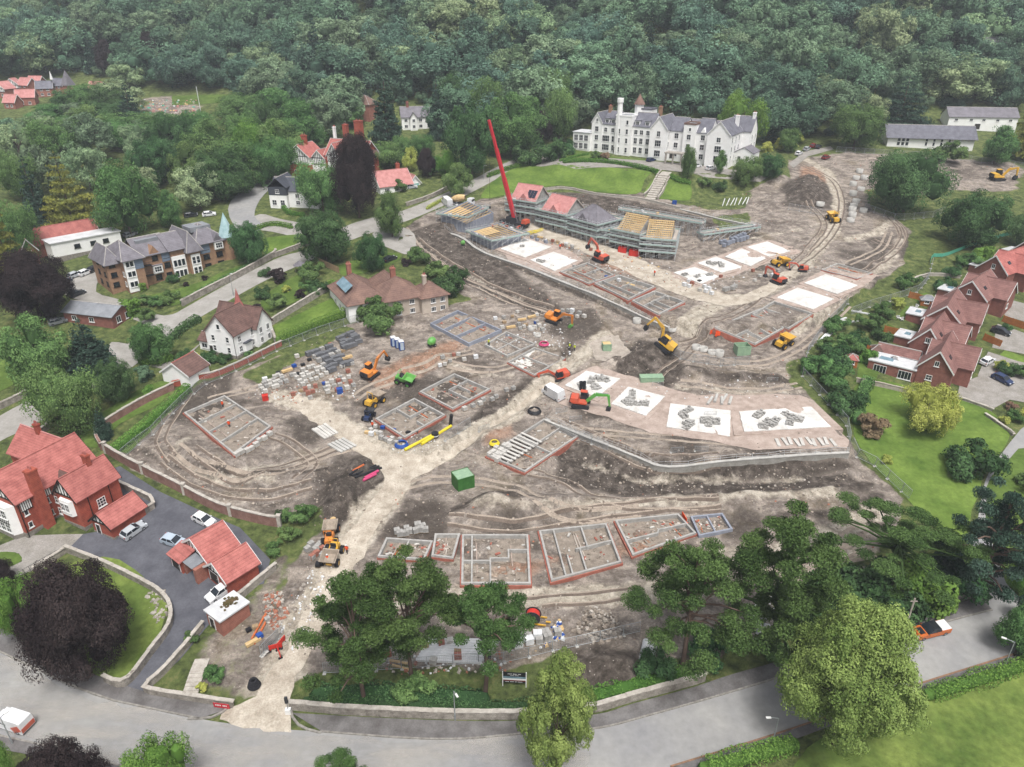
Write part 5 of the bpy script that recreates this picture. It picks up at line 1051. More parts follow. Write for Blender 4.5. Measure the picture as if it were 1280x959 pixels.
def half_built(px, label, h=2.6):
    f, c = quad(px, .1); A, B, D = f(0,0), f(1,0), f(0,1); r = thing('new_house', label, 'house', c, group='houses under construction')
    C4 = [(0,0),(1,0),(1,1),(0,1)]
    for k in range(4): wallseg('block_wall', r, f(*C4[k]), f(*C4[(k+1) % 4]), .35, -1, h+.004*k, 'block_blue')
    for i in range(9): t = (i+.5)/9; wallseg('floor_joist', r, f(t,.02), f(t,.98), .12, h-.25, h-.02, 'timber_new')
    for i in range(5): t = (i+.5)/9+.02; wallseg('floor_deck', r, f(t*.9+.05,.06), f(t*.9+.05,.6), .9, h, h+.04, 'timber_new')
    wallseg('cross_wall', r, f(.5,0), f(.5,1), .2, -1, h-.27, 'block_blue')
    rz = math.atan2(B.y-A.y, B.x-A.x); scaffold('scaffold', 'scaffold round the '+label, A+c, rz, (B-A).xy.length, (D-A).xy.length, (h-.3,), h+.2, 1.4, 'timber_grey')
half_built([(553,277),(583,291),(616,276),(584,262)], 'half-built ground floor with timber joists by the lorries')
half_built([(590,300),(616,312),(650,303),(622,290)], 'half-built ground floor with timber joists below the crane')
# ---- stacks, packs and pipes
_me = {}
def pack_proto(key, s, mat, wrap=False, seed=0):
    g = random.Random(seed); r = thing('block_pack', 'x', 'blocks'); m = MB()
    for y in (-s[1]*.4, 0, s[1]*.4): m.box(-s[0]/2, s[0]/2, y-.06, y+.06, 0, .1)
    for i in range(5): x = -s[0]/2+s[0]*i/5; m.box(x+.02, x+s[0]/5-.04, -s[1]/2, s[1]/2, .1, .13)
    m.build('pallet', 'pallet_wood', r); m = MB(); nx = max(1, int(s[0]/.45)); nz = max(1, int(s[2]/.22)); 
    for i in range(nx):
        for k in range(nz):
            m.box(-s[0]/2+s[0]*i/nx+.01, -s[0]/2+s[0]*(i+1)/nx-.01, -s[1]/2+g.uniform(0,.03), s[1]/2-g.uniform(0,.03), .13+s[2]*k/nz+.005, .13+s[2]*(k+1)/nz-.005+(g.uniform(-.04,0) if k == nz-1 else 0))
    m.build('blocks', mat, r); _me[key] = r; _fresh.add(r.name)
_fresh = set()
pack_proto('grey', (1.9,1.1,1.0), 'block_dark', seed=1); pack_proto('pale', (1.1,1.0,.95), 'block_pale', seed=2); pack_proto('mid', (1.1,1.0,1.0), 'blockwork', seed=3); pack_proto('brick', (1.1,.9,1.0), 'brick_pink', seed=4); pack_proto('lilac', (1.1,1.0,1.2), 'block_blue', seed=5); pack_proto('wrapped', (1.2,1.0,1.1), 'wrap', seed=6)
pack_proto('timber', (3.0,.9,.6), 'timber_new', seed=7); pack_proto('dark', (1.2,1.,.7), 'pipe_black', seed=8); pack_proto('bluewrap', (1.1,1.,.8), 'blue_plastic', seed=9); pack_proto('pallets', (1.2,1.,.6), 'pallet_wood', seed=10)
def put(key, p, rz, label, group, sc=1.):
    r = _me[key]
    if r.name in _fresh: _fresh.discard(r.name); r.location = p; r.rotation_euler[2] = rz; r.scale = (sc,)*3; tag(r, label, None, group); return r
    return copytree(r, p, rz, label, group, sc)
ORDN = ['first','second','third','fourth','fifth','sixth','seventh','eighth','ninth','tenth']
def packs(key, px, nu, nv, label, group, seed=0, drop=.15, rz=None, sc=1.):
    f, c = quad(px); g = random.Random(seed); A, B = f(0,.5), f(1,.5); a0 = math.atan2(B.y-A.y, B.x-A.x) if rz is None else rz
    for j in range(nv):
        cnt = 0
        for i in range(nu):
            if g.random() < drop: continue
            cnt += 1; lb = ' '.join(label.split()[:9])+', %s from left%s' % (ORDN[cnt-1], ' in %s row' % ORDN[j] if nv > 1 else '')
            p = f((i+.5)/nu+g.uniform(-.2,.2)/nu, (j+.5)/nv+g.uniform(-.2,.2)/nv)+c; p.z = gz(p.x,p.y)+.02
            put(g.choice(key) if isinstance(key, list) else key, p, a0+g.gauss(0,.12), lb, group, sc*g.uniform(.9,1.1))
G1 = 'block packs in the storage yard'
packs('grey', [(419,425),(440,416),(452,430),(432,440)], 3, 4, 'dark grey block pack in the yard beside the long hedge', G1, 1, .1)
packs(['grey','grey','mid'], [(381,445),(412,432),(444,456),(414,470)], 4, 6, 'grey block pack in the middle of the storage yard', G1, 2, .12)
packs('pale', [(364,470),(398,454),(412,470),(376,486)], 6, 4, 'pale block pack at the near edge of the storage yard', G1, 3, .2, sc=.8)
packs(['pale','mid','pale','wrapped'], [(318,482),(350,468),(362,480),(330,494)], 6, 4, 'mixed pale pack at the fence end of the storage yard', G1, 4, .25, sc=.8)
packs(['pale','mid','brick'], [(375,486),(440,470),(446,488),(388,502)], 9, 3, 'pale or brick pack strewn beside the haul track', G1, 5, .35, sc=.8)
packs('pale', [(289,570),(336,540),(341,545),(296,577)], 8, 1, 'pale block pack in the row along the cross-walled foundation', 'packs along the left foundation', 6, 0, sc=.85)
packs('mid', [(492,665),(530,657),(537,666),(500,673)], 6, 2, 'grey block pack above the front-row foundations', 'packs above the front row', 7, .1, sc=.9)
packs('pale', [(608,572),(625,556),(640,562),(622,580)], 4, 3, 'pale block pack beside the white floor beams', 'packs by the floor beams', 8, .1, sc=.9)
packs('lilac', [(898,305),(930,294),(936,300),(905,311)], 8, 2, 'lilac-grey block pack in the row below the grey retaining wall', 'lilac packs at the upper plots', 9, .05)
packs('mid', [(902,362),(918,356),(922,362),(906,368)], 4, 1, 'grey pack beside the cluttered white slab', 'packs at the upper track', 10, 0)
packs(['pale','mid'], [(645,410),(672,403),(682,415),(655,424)], 5, 3, 'pale pack near the green-armed digger', 'packs near the digger', 11, .4, sc=.8)
packs(['pale','wrapped','mid'], [(460,535),(500,550),(498,560),(462,548)], 6, 2, 'white wrapped pack beside the red-edged foundation', 'packs by the yellow pipes', 12, .2, sc=.75)
packs(['mid','brick'], [(380,690),(398,672),(408,690),(388,705)], 3, 3, 'broken grey pack beside the two dumpers', 'packs beside the dumpers', 13, .2, sc=.8)
packs(['brick','pale'], [(700,300),(760,318),(756,324),(695,306)], 8, 1, 'pack lying beside the upper haul track', 'packs at the scaffold foot', 14, .3, sc=.8)
MIX = ['timber','pallets','wrapped','pale','mid','dark','bluewrap','pale','mid','brick']
packs(MIX, [(335,458),(425,425),(452,468),(365,500)], 9, 5, 'loose mixed pack in the storage yard', G1, 31, .5, sc=.75)
packs(MIX, [(470,806),(640,798),(655,824),(480,836)], 10, 3, 'mixed pack behind the front pines', 'packs behind the pines', 32, .4, sc=.9)
packs(MIX, [(382,700),(412,650),(430,655),(402,716)], 6, 2, 'mixed pack beside the entrance dumpers', 'packs beside the dumpers', 33, .45, sc=.75)
packs(MIX, [(455,548),(500,556),(540,540),(470,530)], 8, 2, 'mixed pack at the red-edged foundation', 'packs by the yellow pipes', 34, .45, sc=.7)
packs(MIX, [(610,398),(690,378),(705,400),(625,415)], 8, 3, 'mixed pack below the curved track', 'packs near the digger', 35, .5, sc=.75)
packs(MIX, [(700,322),(845,372),(838,380),(694,330)], 10, 1, 'mixed pack between track and upper foundations', 'packs at the upper track', 36, .35, sc=.75)
packs(MIX, [(660,292),(700,304),(760,322),(655,300)], 8, 2, 'mixed pack at the scaffold foot', 'packs at the scaffold foot', 37, .4, sc=.75)
packs(MIX, [(845,352),(960,330),(985,345),(890,372)], 9, 2, 'mixed pack near the four slabs', 'packs at the four slabs', 38, .5, sc=.75)
packs(MIX, [(300,775),(330,760),(345,790),(315,812)], 4, 3, 'mixed pack on the scrubby ground by the hut', 'packs by the hut', 39, .5, sc=.7)
packs(['pale','mid','wrapped','brick'], [(540,450),(590,440),(600,452),(548,462)], 7, 2, 'mixed pack beside the clay bank', 'packs beside the clay bank', 21, .45, sc=.75)
packs(['mid','pale'], [(575,512),(640,480),(648,488),(585,520)], 9, 1, 'pale pack along the trench edge', 'packs along the trench', 22, .3, sc=.8)
packs(['mid','pale','wrapped'], [(700,385),(735,395),(730,405),(696,394)], 5, 2, 'pack beside the upper retaining wall foot', 'packs at the wall foot', 23, .35, sc=.8)
packs(['wrapped','pale','brick'], [(858,350),(900,365),(892,372),(850,358)], 6, 2, 'pack at the edge of the upper haul track', 'packs at the upper track edge', 24, .3, sc=.8)
packs(['wrapped','mid'], [(640,800),(700,790),(704,800),(645,812)], 5, 2, 'wrapped pack behind the front mesh fence', 'packs behind the front fence', 25, .35, sc=1.)
packs(['mid','lilac'], [(640,285),(690,303),(684,309),(634,291)], 6, 1, 'grey pack beneath the crane', 'packs beneath the crane', 26, .2, sc=.8)
def rods(name, cat, px_pairs, r, mat, label, group=None, n=8, box=None, lift=.0):
    for i, (a, b_) in enumerate(px_pairs):
        A, B = P(*a), P(*b_); c = (A+B)/2; A = A-c; B = B-c
        m = MB()
        if box:
            L = (B-A).length; m.box(-L/2, L/2, -box[0]/2, box[0]/2, lift, lift+box[1]); o = m.build(name, mat, loc=c, rz=math.atan2(B.y-A.y, B.x-A.x)); o.rotation_euler[1] = -math.asin((B.z-A.z)/max(L,.1))
        else: m.tube(A+Vector((0,0,r+lift)), B+Vector((0,0,r+lift)), r, n); o = m.build(name, mat, loc=c, smooth=False)
        tag(o, label if len(px_pairs) == 1 else ' '.join(label.split()[:12])+', %s in line' % ORDN[i], cat, group)
rods('concrete_beam', 'beam', [((391+i*3.6,537-i*1.6+(i%2)*.6),(407+i*3.6,549-i*1.6)) for i in range(5)], 0, 'block_pale', 'long pale concrete beam in the upper stack beside the haul track', 'beams beside the haul track', box=(.55,.3))
rods('concrete_beam', 'beam', [((411+i*4.2,556-i*1.8),(428+i*4.2,566-i*1.8)) for i in range(5)], 0, 'concrete_ring', 'long grey concrete beam in the lower stack beside the haul track', 'beams beside the haul track', box=(.55,.3))
rods('concrete_beam', 'beam', [((970+i*7.5,550-(i%3)),(974+i*7.5+(i%2)*3,559-(i%3))) for i in range(10)], 0, 'block_pale', 'short pale beam in the row before the right end slab', 'beams before the terrace', box=(.6,.35))
rods('plank', 'plank', [((1022+i*3,430-i*1.5),(1033+i*3,418-i*1.5)) for i in range(4)], 0, 'wrap', 'long white board lying by the dumper on the right', 'white boards by the boundary', box=(.6,.25))
rods('plank', 'plank', [((1043,402),(1058,398)),((1046,405),(1073,402)),((1064,389),(1090,394)),((1044,399),(1062,403))], 0, 'wrap', 'white frame piece lying beside the boundary fence', 'white frames by the boundary', box=(.35,.3))
rods('pipe', 'pipe', [((437,595),(456,580)),((440,596),(474,584)),((444,598),(477,586)),((446,594),(470,583))], .22, 'pipe_black', 'black drain pipe lying beside the haul track junction', 'pipes at the junction')
rods('pipe', 'pipe', [((441,590),(455,582))], .2, 'pipe_orange', 'orange drain pipe on the black ones at the junction'); rods('pipe', 'pipe', [((456,599),(473,590)),((454,602),(470,594))], .25, 'pipe_pink', 'bright pink duct beside the black pipes', 'pink ducts')
rods('pipe', 'pipe', [((506,564),(540,546)),((527,557),(564,534))], .3, 'pipe_yellow', 'yellow gas pipe lying along the trench', 'yellow pipes')
rods('pipe', 'pipe', [((803,828),(808,805)),((811,832),(817,810))], .55, 'wrap', 'wide white plastic pipe lying on the grass above the wall', 'two white pipes', 12)
rods('pipe', 'pipe', [((890+i*6,498-(i%2)*3),(884+i*6+(i%3)*3,507-(i%2)*3)) for i in range(5)], .3, 'concrete_ring', 'short grey pipe behind the lower terrace slabs', 'grey pipes behind the terrace')
rods('steel_post', 'post', [((903+i*5,258-i*.4),(906+i*5+(i%3),249-i*.3)) for i in range(7)], .15, 'wrap', 'white post lying on the bank below the hotel', 'white posts on the bank')
rods('plank', 'plank', [((520+i*2,826-i*3.1),(602+i*3,829-i*3.4)) for i in range(9)], 0, 'wrap', 'long white board in the stack behind the front pines', 'white boards behind the pines', box=(.4,.35))
rods('plank', 'plank', [((315,800),(333,768)),((318,806),(336,772))], 0, 'pipe_orange', 'orange barrier rail leaning near the entrance', 'orange rails', box=(.25,.3))
rods('timber_plank', 'plank', [((490,832),(514,838)),((486,826),(510,830))], 0, 'timber_new', 'sawn plank by the front pines', 'planks', box=(.3,.2))
RING = MB().lathe([(1.0,0),(1.0,1.0),(.85,1.0),(.85,0.05)], 16).mesh('manhole_ring','concrete_ring', True)
def rings(pts, sc, label, group):
    for k_, (u, v) in enumerate(sorted(pts, key=lambda q: q[1]+q[0]*.01)): p = P(u, v); tag(ob('manhole_ring', RING, None, (p.x,p.y,p.z-.05), u % 3, (sc,sc,sc*random.Random(u).uniform(.8,1.3))), label+(', %s from the far end' % ORDN[k_] if len(pts) > 1 else ''), 'manhole ring', group)
rings([(1070,224),(1066,232),(1076,238),(1066,244),(1080,224),(1074,216)], 1.2, 'concrete manhole ring in the far group beside the oak', 'manhole rings by the oak'); rings([(1070,253),(1067,258),(1065,264),(1079,265),(1065,271),(1063,277)], 1.2, 'concrete manhole ring in the nearer group beside the track', 'manhole rings by the track'); rings([(1025,257)], 1.3, 'single concrete ring on the bare soil left of the track', 'manhole rings')
rings([(796,403),(840,413)], 1.0, 'concrete ring standing beside the spoil heap', 'manhole rings'); rings([(870,436),(879,438),(890,442),(899,444)], 1.0, 'grey concrete ring in the line beside the open green skip', 'manhole rings at the skip'); rings([(672,420),(664,412)], .8, 'pale ring lying by the green-armed digger', 'manhole rings')
# ================================================================== MACHINES AND VEHICLES
pm('tyre', '26262a', '1e1e21', 2, .9); pm('plant_dark', '35363a', '2a2b2e', 2, .6); pm('chrome', 'b5b7ba', 'a0a2a5', 2, .25, metal=.8, fine=0)
for k, c in {'yellow':'d2a12c','orange':'cf7a26','red':'c04a30','green':'54a044','redp':'b8323c','white':'d9dadb','silver':'a9adb1','black':'2b2d31','blue':'2e3a58','paleblue':'a7b4c0','orangecar':'b8622f','grey':'7d8084','maroon':'7c2c2c'}.items():
    pm('paint_'+k, c, tuple(x*.86 for x in hexc(c)) if k not in ('yellow','orange','red','green') else tuple(.62*x+.38*y for x, y in zip(hexc(c), hexc('7d7264'))), 1.2, .4 if k in ('yellow','orange','red','green') else .25, fine=.12 if k in ('yellow','orange','red','green') else .04, spec=.5)
pm('dust', '9c9082', '83786b', 2, .9); pm('lamp_red', '8d1f1c', '7a1a18', 2, .3); pm('lamp_clear', 'c8ccd0', 'b5b9bd', 2, .2)
def head(u, v, u2, v2):
    a, b = P(u, v), P(u2, v2); return math.atan2(b.y-a.y, b.x-a.x)
def seat_on(r, p, rz, span=1.5):
    """rest a thing on the slope"""
    c, s = math.cos(rz), math.sin(rz)
    f = (gz(p.x+c*span, p.y+s*span)-gz(p.x-c*span, p.y-s*span))/(2*span); l = (gz(p.x-s*span, p.y+c*span)-gz(p.x+s*span, p.y-c*span))/(2*span)
    r.rotation_euler = (math.atan(l), -math.atan(f), rz)
def wheel(par, x, y, z, r, w, hub='chrome', side=1):
    m = MB(); m.lathe([(r*.6,-w/2),(r*.92,-w/2),(r,-w*.3),(r,w*.3),(r*.92,w/2),(r*.6,w/2)], 14, 0, M=Matrix.Translation((x,y,z)) @ Matrix.Rotation(math.pi/2,4,'X'))
    t = m.build('wheel', 'tyre', par); m = MB(); m.lathe([(0,-w*.42),(r*.62,-w*.45),(r*.62,w*.45),(0,w*.42)], 10, 0, M=Matrix.Translation((x,y,z)) @ Matrix.Rotation(math.pi/2,4,'X')); m.build('rim', hub, t)
def car(u, v, u2, v2, col, label, kind='hatch', name='car', cat='car'):
    """u,v tail and u2,v2 nose on the ground"""
    a, b = P(u, v), P(u2, v2); rz = math.atan2(b.y-a.y, b.x-a.x); c = (a+b)/2
    L, Wd, Hh = {'hatch':(4.2,1.78,1.48),'suv':(4.5,1.86,1.66),'van':(5.2,1.98,2.1),'pickup':(5.3,1.9,1.8),'bigvan':(5.6,2.0,2.5)}[kind]
    r = thing(name, label, cat, (c.x, c.y, gz(c.x,c.y)+.06), rz); seat_on(r, c, rz)
    h = L/2; wb = .38; pc = 'paint_'+col
    prof = {'hatch':[(-h,.45),(-h+.05,.95),(-h+.5,1.0),(h-1.15,.95),(h-.25,.75),(h,.5),(h-.05,.28),(-h+.1,.28)],
            'suv':[(-h,.5),(-h+.05,1.05),(-h+.4,1.1),(h-1.15,1.05),(h-.25,.9),(h,.6),(h-.05,.32),(-h+.1,.32)],
            'van':[(-h,.4),(-h,1.15),(h-1.0,1.1),(h-.2,.95),(h,.55),(h-.05,.3),(-h+.05,.3)],
            'bigvan':[(-h,.4),(-h,1.3),(h-1.0,1.25),(h-.15,1.05),(h,.6),(h-.05,.3),(-h+.05,.3)],
            'pickup':[(-h,.5),(-h,1.12),(-h+1.6,1.15),(h-1.3,1.12),(h-.2,1.0),(h,.6),(h-.05,.36),(-h+.05,.36)]}[kind]
    def hull(pr, w0, w1, zs, mat, nm, par):
        m = MB(); n = len(pr); f = lambda z: w0+(w1-w0)*min(1,max(0,(z-zs[0])/(zs[1]-zs[0])))
        vs = [(x,-f(z)/2,z) for x,z in pr]+[(x,f(z)/2,z) for x,z in pr]
        m.add(vs, [tuple(range(n)), tuple(range(2*n-1,n-1,-1))]+[((i+1) % n, i, n+i, n+(i+1) % n) for i in range(n)]); return m.build(nm, mat, par)
    body = hull(prof, Wd, Wd*.94, (.3,1.1), pc, 'body', r); zb = max(z for x, z in prof)-.06
    g = {'hatch':[(-h+.25,zb),(-h+.7,Hh-.04),(h-1.9,Hh-.04),(h-1.1,zb)],'suv':[(-h+.12,zb),(-h+.4,Hh-.04),(h-1.9,Hh-.04),(h-1.1,zb)],'van':[(h-2.2,zb),(h-2.2,Hh-.06),(h-1.5,Hh-.06),(h-.85,zb)],'bigvan':[(h-2.0,zb),(h-2.0,Hh-.06),(h-1.3,Hh-.06),(h-.8,zb)],'pickup':[(-h+1.7,zb),(-h+1.95,Hh-.04),(h-2.2,Hh-.04),(h-1.35,zb)]}[kind]
    hull(g, Wd*.93, Wd*.78, (zb,Hh), 'glass', 'windows', r)
    rx0, rx1 = g[1][0], g[2][0]
    m = MB(); m.box(rx0-.03, rx1+.03, -Wd*.39, Wd*.39, Hh-.05, Hh, tx=.06, ty=.05)
    for x0, x1 in ((g[0][0],g[1][0]),(g[3][0],g[2][0])):
        for s in (-1, 1): m.tube((x0, s*Wd*.455, zb), (x1, s*Wd*.385, Hh-.03), .045, 4)
    mx = (g[1][0]+g[2][0])/2
    for s in (-1, 1): m.tube((mx, s*Wd*.465, zb), (mx, s*Wd*.39, Hh-.03), .05, 4)
    m.build('roof', pc if kind != 'pickup' else 'paint_black', r)
    if kind in ('van','bigvan'): hull([(-h,.9),(-h+.08,Hh-.05),(-h+.3,Hh),(h-2.1,Hh),(h-2.1,.9)], Wd, Wd*.9, (.9,Hh), pc, 'cargo_body', r)
    if kind == 'pickup':
        m = MB(); m.box(-h+.05,-h+1.55,-Wd*.42,Wd*.42,1.14,1.24); m.build('load_cover', 'paint_white', r); m = MB(); m.box(h-1.2,h-.4,-.55,.55,1.1,1.14); m.build('bonnet_stripe', 'paint_black', r)
    for x in (-h+.85, h-.85):
        for s in (-1, 1): wheel(r, x, s*(Wd/2-.1), .33, .33, .22, 'chrome')
    for s in (-1, 1):
        m = MB(); m.cbox((h-.12, s*Wd*.34, .68),(.2,.36,.15)); m.build('headlight','lamp_clear',r); m = MB(); m.cbox((-h+.04, s*Wd*.4, .85),(.1,.2,.28)); m.build('tail_light','lamp_red',r); m = MB(); m.cbox((g[3][0]-.25, s*(Wd*.5+.06), zb+.05),(.16,.16,.12)); m.build('wing_mirror',pc,r)
    m = MB(); m.box(h-.03,h+.02,-.5,.5,.42,.6); m.build('grille','plant_dark',r); m = MB(); m.box(-h+.1,h-.1,-Wd*.46,Wd*.46,.2,.34); m.build('sill','plant_dark',r)
    return r
car(152,678,184,655,'silver','silver car beside the annex of the red-brick house'); car(246,648,266,658,'white','white car parked between the yard wall and the garage roof'); car(207,676,230,683,'paleblue','pale blue car parked behind the small garage roof'); car(288,735,263,752,'white','white car in front of the garage doors')
v_ = car(44,915,-8,898,'white','white van with orange-red rear corners on the near side of the road','van','van','van')
for s in (-1, 1): m = MB(); m.cbox((-1.75,s*.985,1.0),(1.5,.03,.9),ry=.5); m.build('orange_stripe','paint_red',v_); m = MB(); [m.cbox((-.2+i*.2, s*1.0, 1.35),(.14,.02,.12)) for i in range(5)]; m.build('lettering','plant_dark',v_)
m = MB(); m.box(-2.63,-2.6,-.9,.9,.5,1.2); m.build('rear_stripe','paint_red',v_)
car(1184,786,1139,797,'orangecar','orange pickup with black roof and white load cover on the road','pickup','pickup_truck','pickup')
for a in [(88,349,102,343,'silver','silver car left in the row behind the flats'),(101,346,115,340,'white','white car in the middle of the row behind the flats'),(112,342,126,335,'black','black car right in the row behind the flats'),(76,358,86,352,'blue','dark blue car under the tree left of the row'),(88,373,106,366,'black','dark car beside the grass verge by the flats'),(92,393,106,387,'white','white car beside the low outbuilding roof'),(64,407,82,402,'grey','grey car before the low outbuilding'),(102,470,118,462,'white','white car half under the trees by the lane'),
          (157,298,170,293,'grey','grey car behind the flats beside the white building'),(232,272,246,270,'black','dark car on the drive behind the flats roof'),(254,271,270,269,'white','white car behind the flats roof near the spire'),(478,330,497,322,'black','black car in the garden of the hipped-roof house'),(508,236,521,235,'silver','silver car beside the bungalow'),
          (805,204,822,200,'blue','dark car at the hotel canopy'),(862,211,878,208,'white','white car at the foot of the hotel gable'),(880,214,896,211,'white','second white car farther right before the hotel'),(992,197,1004,190,'white','white car in the row beyond the hotel'),(1003,191,1013,185,'silver','silver car in the row beyond the hotel'),(1012,187,1020,181,'maroon','red car in the row beyond the hotel'),(1018,189,1027,182,'black','black car at the end of the row beyond the hotel'),
          (1240,414,1260,420,'black','dark car on the third forecourt'),(1226,458,1240,450,'white','white car beside the brick house fence'),(1242,472,1262,482,'blue','dark blue car on the lowest forecourt'),(1026,201,1038,196,'maroon','dull red car beside the rubble near the far fence')]:
    car(*a)
car(704,503,680,493,'white','white panel van beside the green-armed digger','bigvan','van','van'); car(566,262,552,250,'white','white lorry-like van in the lane behind the scaffold','bigvan','van','van')
def excavator(u, v, rz, col, label, boom=(.9,-.5,1.0), s=1., arm=None, slew=0., bucket='plant_dark'):
    p = P(u, v); r = thing('excavator', label, 'excavator', (p.x, p.y, p.z), R(rz), None, s); pc = 'paint_'+col; ac = 'paint_'+(arm or col)
    for sd in (-1, 1):
        m = MB(); pr = [(-1.7,.35),(-1.5,.05),(1.5,.05),(1.75,.35),(1.55,.72),(-1.5,.72)]; m.side(pr, sd*1.2-.28, sd*1.2+.28); m.build('track','plant_dark',r)
    m = MB(); m.box(-.9,.9,-.95,.95,.3,.75); m.lathe([(.75,.75),(.75,.95)],12); m.build('undercarriage','plant_dark',r)
    m = MB(); m.prism([(-2.0,-1.0),(-1.6,-1.25),(1.2,-1.25),(1.2,1.25),(-1.6,1.25),(-2.0,1.0)], .95, 1.25); m.box(-2.1,-.4,-1.25,1.25,1.25,2.0,tx=.12,ty=.12); m.build('house_body',pc,r)
    m = MB(); m.box(-2.25,-1.6,-1.1,1.1,1.0,1.9,tx=.1,ty=.15); m.build('counterweight','plant_dark',r)
    m = MB(); m.side([(-.3,1.25),(1.2,1.25),(1.35,1.8),(1.0,2.75),(-.2,2.75)], .3, 1.2); o = m.build('cab','plant_dark',r)
    m = MB(); m.side([(-.1,1.95),(1.12,1.95),(.95,2.6),(-.1,2.6)], .28, 1.22); m.build('window','glass',o); m = MB(); m.box(-.3,1.05,.25,1.25,2.76,2.86); m.build('cab_roof',pc,o)
    a0 = boom[0]; q0 = Vector((1.1,-.3,1.35)); q1 = q0+Vector((math.cos(a0),0,math.sin(a0)))*2.3; a1 = a0-.75; q2 = q1+Vector((math.cos(a1),0,math.sin(a1)))*2.4; a2 = boom[1]-1.2; q3 = q2+Vector((math.cos(a2),0,math.sin(a2)))*2.5
    def link(nm, a, b_, t0, t1, mat):
        d = (b_-a); L = d.length; ang = math.atan2(d.z, d.x); m = MB(); M = Matrix.Translation(a) @ Matrix.Rotation(-ang,4,'Y')
        m.add([(0,-.2,-t0),(L,-.15,-t1),(L,-.15,t1),(0,-.2,t0),(0,.2,-t0),(L,.15,-t1),(L,.15,t1),(0,.2,t0)], [(0,1,2,3),(7,6,5,4),(3,2,6,7),(0,4,5,1),(1,5,6,2),(0,3,7,4)], 0, M); return m.build(nm, mat, r)
    link('boom',q0,q1,.28,.34,ac); link('boom',q1,q2,.34,.2,ac); link('stick',q2,q3,.26,.15,ac)
    m = MB(); m.tube(q0+Vector((.3,.25,-.2)), q1+Vector((0,.25,-.1)), .07, 6); m.tube(q1+Vector((.3,0,.35)), q2+Vector((0,0,.3)), .07, 6); m.build('hydraulic_ram','chrome',r)
    m = MB(); M = Matrix.Translation(q3) @ Matrix.Rotation(boom[2],4,'Y'); m.side([(-.2,.15),(.35,.1),(.75,-.4),(.6,-.95),(.15,-1.0),(-.15,-.6)], -.5, .5, M=M); m.build('bucket',bucket,r)
    seat = seat_on(r, p, R(rz)); return r
excavator(463,470,60,'orange','orange digger with raised arm at the clay patch beside the storage yard',(1.1,.2,.6)); excavator(692,402,-30,'orange','orange digger with green arm end beside the curved track',(.9,-.3,1.2),1.,None,0,'paint_green'); excavator(828,434,150,'yellow','large yellow digger loading beside the dark spoil heap',(1.0,-.2,.9),1.15)
excavator(700,474,-160,'red','red digger reaching into the trench by the pale foundation',(.7,-.5,1.0),.95); excavator(726,507,-12,'red','red and dark digger with bright green arm next to the white van',(.8,-.2,.9),1.05,'green'); excavator(750,326,130,'red','orange-red digger on the upper haul track with its arm up',(1.25,.1,.6),1.1); excavator(1246,225,5,'yellow','yellow digger on the far bank at the right edge',(.9,-.2,1.0),1.25)
excavator(972,354,120,'red','red digger beside the yellow roller at the track bend',(.8,-.4,1.0),.95); excavator(1003,339,160,'red','small red digger left of the timber-strewn plot',(.8,-.5,1.0),.7)
def dumper(u, v, rz, col, label, s=1., skip=None, name='dumper'):
    p = P(u, v); r = thing(name, label, 'dumper', (p.x,p.y,p.z), R(rz), None, s); pc = 'paint_'+col
    for x in (-1.1, 1.1):
        for sd in (-1, 1): wheel(r, x, sd*.95, .55, .55, .45, pc)
    m = MB(); m.box(-1.8,.2,-.6,.6,.55,1.25,tx=.1,ty=.05); m.box(.1,1.6,-.35,.35,.5,.8); m.build('chassis',pc,r); m = MB(); m.box(-.7,-.2,-.35,.35,1.25,1.45); m.box(-.85,-.7,-.35,.35,1.3,1.9); m.build('seat','plant_dark',r)
    m = MB(); m.add([(.2,-.7,.9),(1.5,-.7,.85),(1.5,.7,.85),(.2,.7,.9),(-.05,-1.05,1.75),(2.05,-1.05,1.6),(2.05,1.05,1.6),(-.05,1.05,1.75),(.25,-.6,1.1),(1.45,-.6,1.05),(1.45,.6,1.05),(.25,.6,1.1),(.05,-.95,1.72),(1.95,-.95,1.58),(1.95,.95,1.58),(.05,.95,1.72)], [(3,2,1,0),(0,1,5,4),(1,2,6,5),(2,3,7,6),(3,0,4,7),(8,9,10,11),(9,8,12,13),(10,9,13,14),(11,10,14,15),(8,11,15,12),(4,5,13,12),(5,6,14,13),(6,7,15,14),(7,4,12,15)]); m.build('skip',skip or pc,r)
    m = MB()
    for y in (-.55,.55): m.tube((-1.0,y,1.25),(-1.0,y,2.6),.05,5)
    m.tube((-1.0,-.55,2.6),(-1.0,.55,2.6),.05,5); m.build('roll_bar',pc,r); seat_on(r, p, R(rz)); return r
dumper(468,505,60,'yellow','yellow dumper with stony load beside the red-edged foundation',1.25,'dust'); dumper(1041,276,95,'yellow','yellow dumper coming down the far track',1.35); dumper(974,332,20,'yellow','yellow machine parked at the end slab near the blue sheet',1.3); dumper(978,432,40,'yellow','yellow dumper beside the foundation grid on the right',1.35)
dumper(414,672,95,'orange','orange dumper with rubble in its skip on the haul track',1.15,'dust'); dumper(416,698,-95,'yellow','yellow dumper with muddy skip near the site entrance',1.25,'dust'); dumper(461,523,80,'blue','small blue roller-like machine beside the haul track',.9,'paint_black'); dumper(506,478,-20,'green','green dumper at the clay patch',1.15,'paint_green')
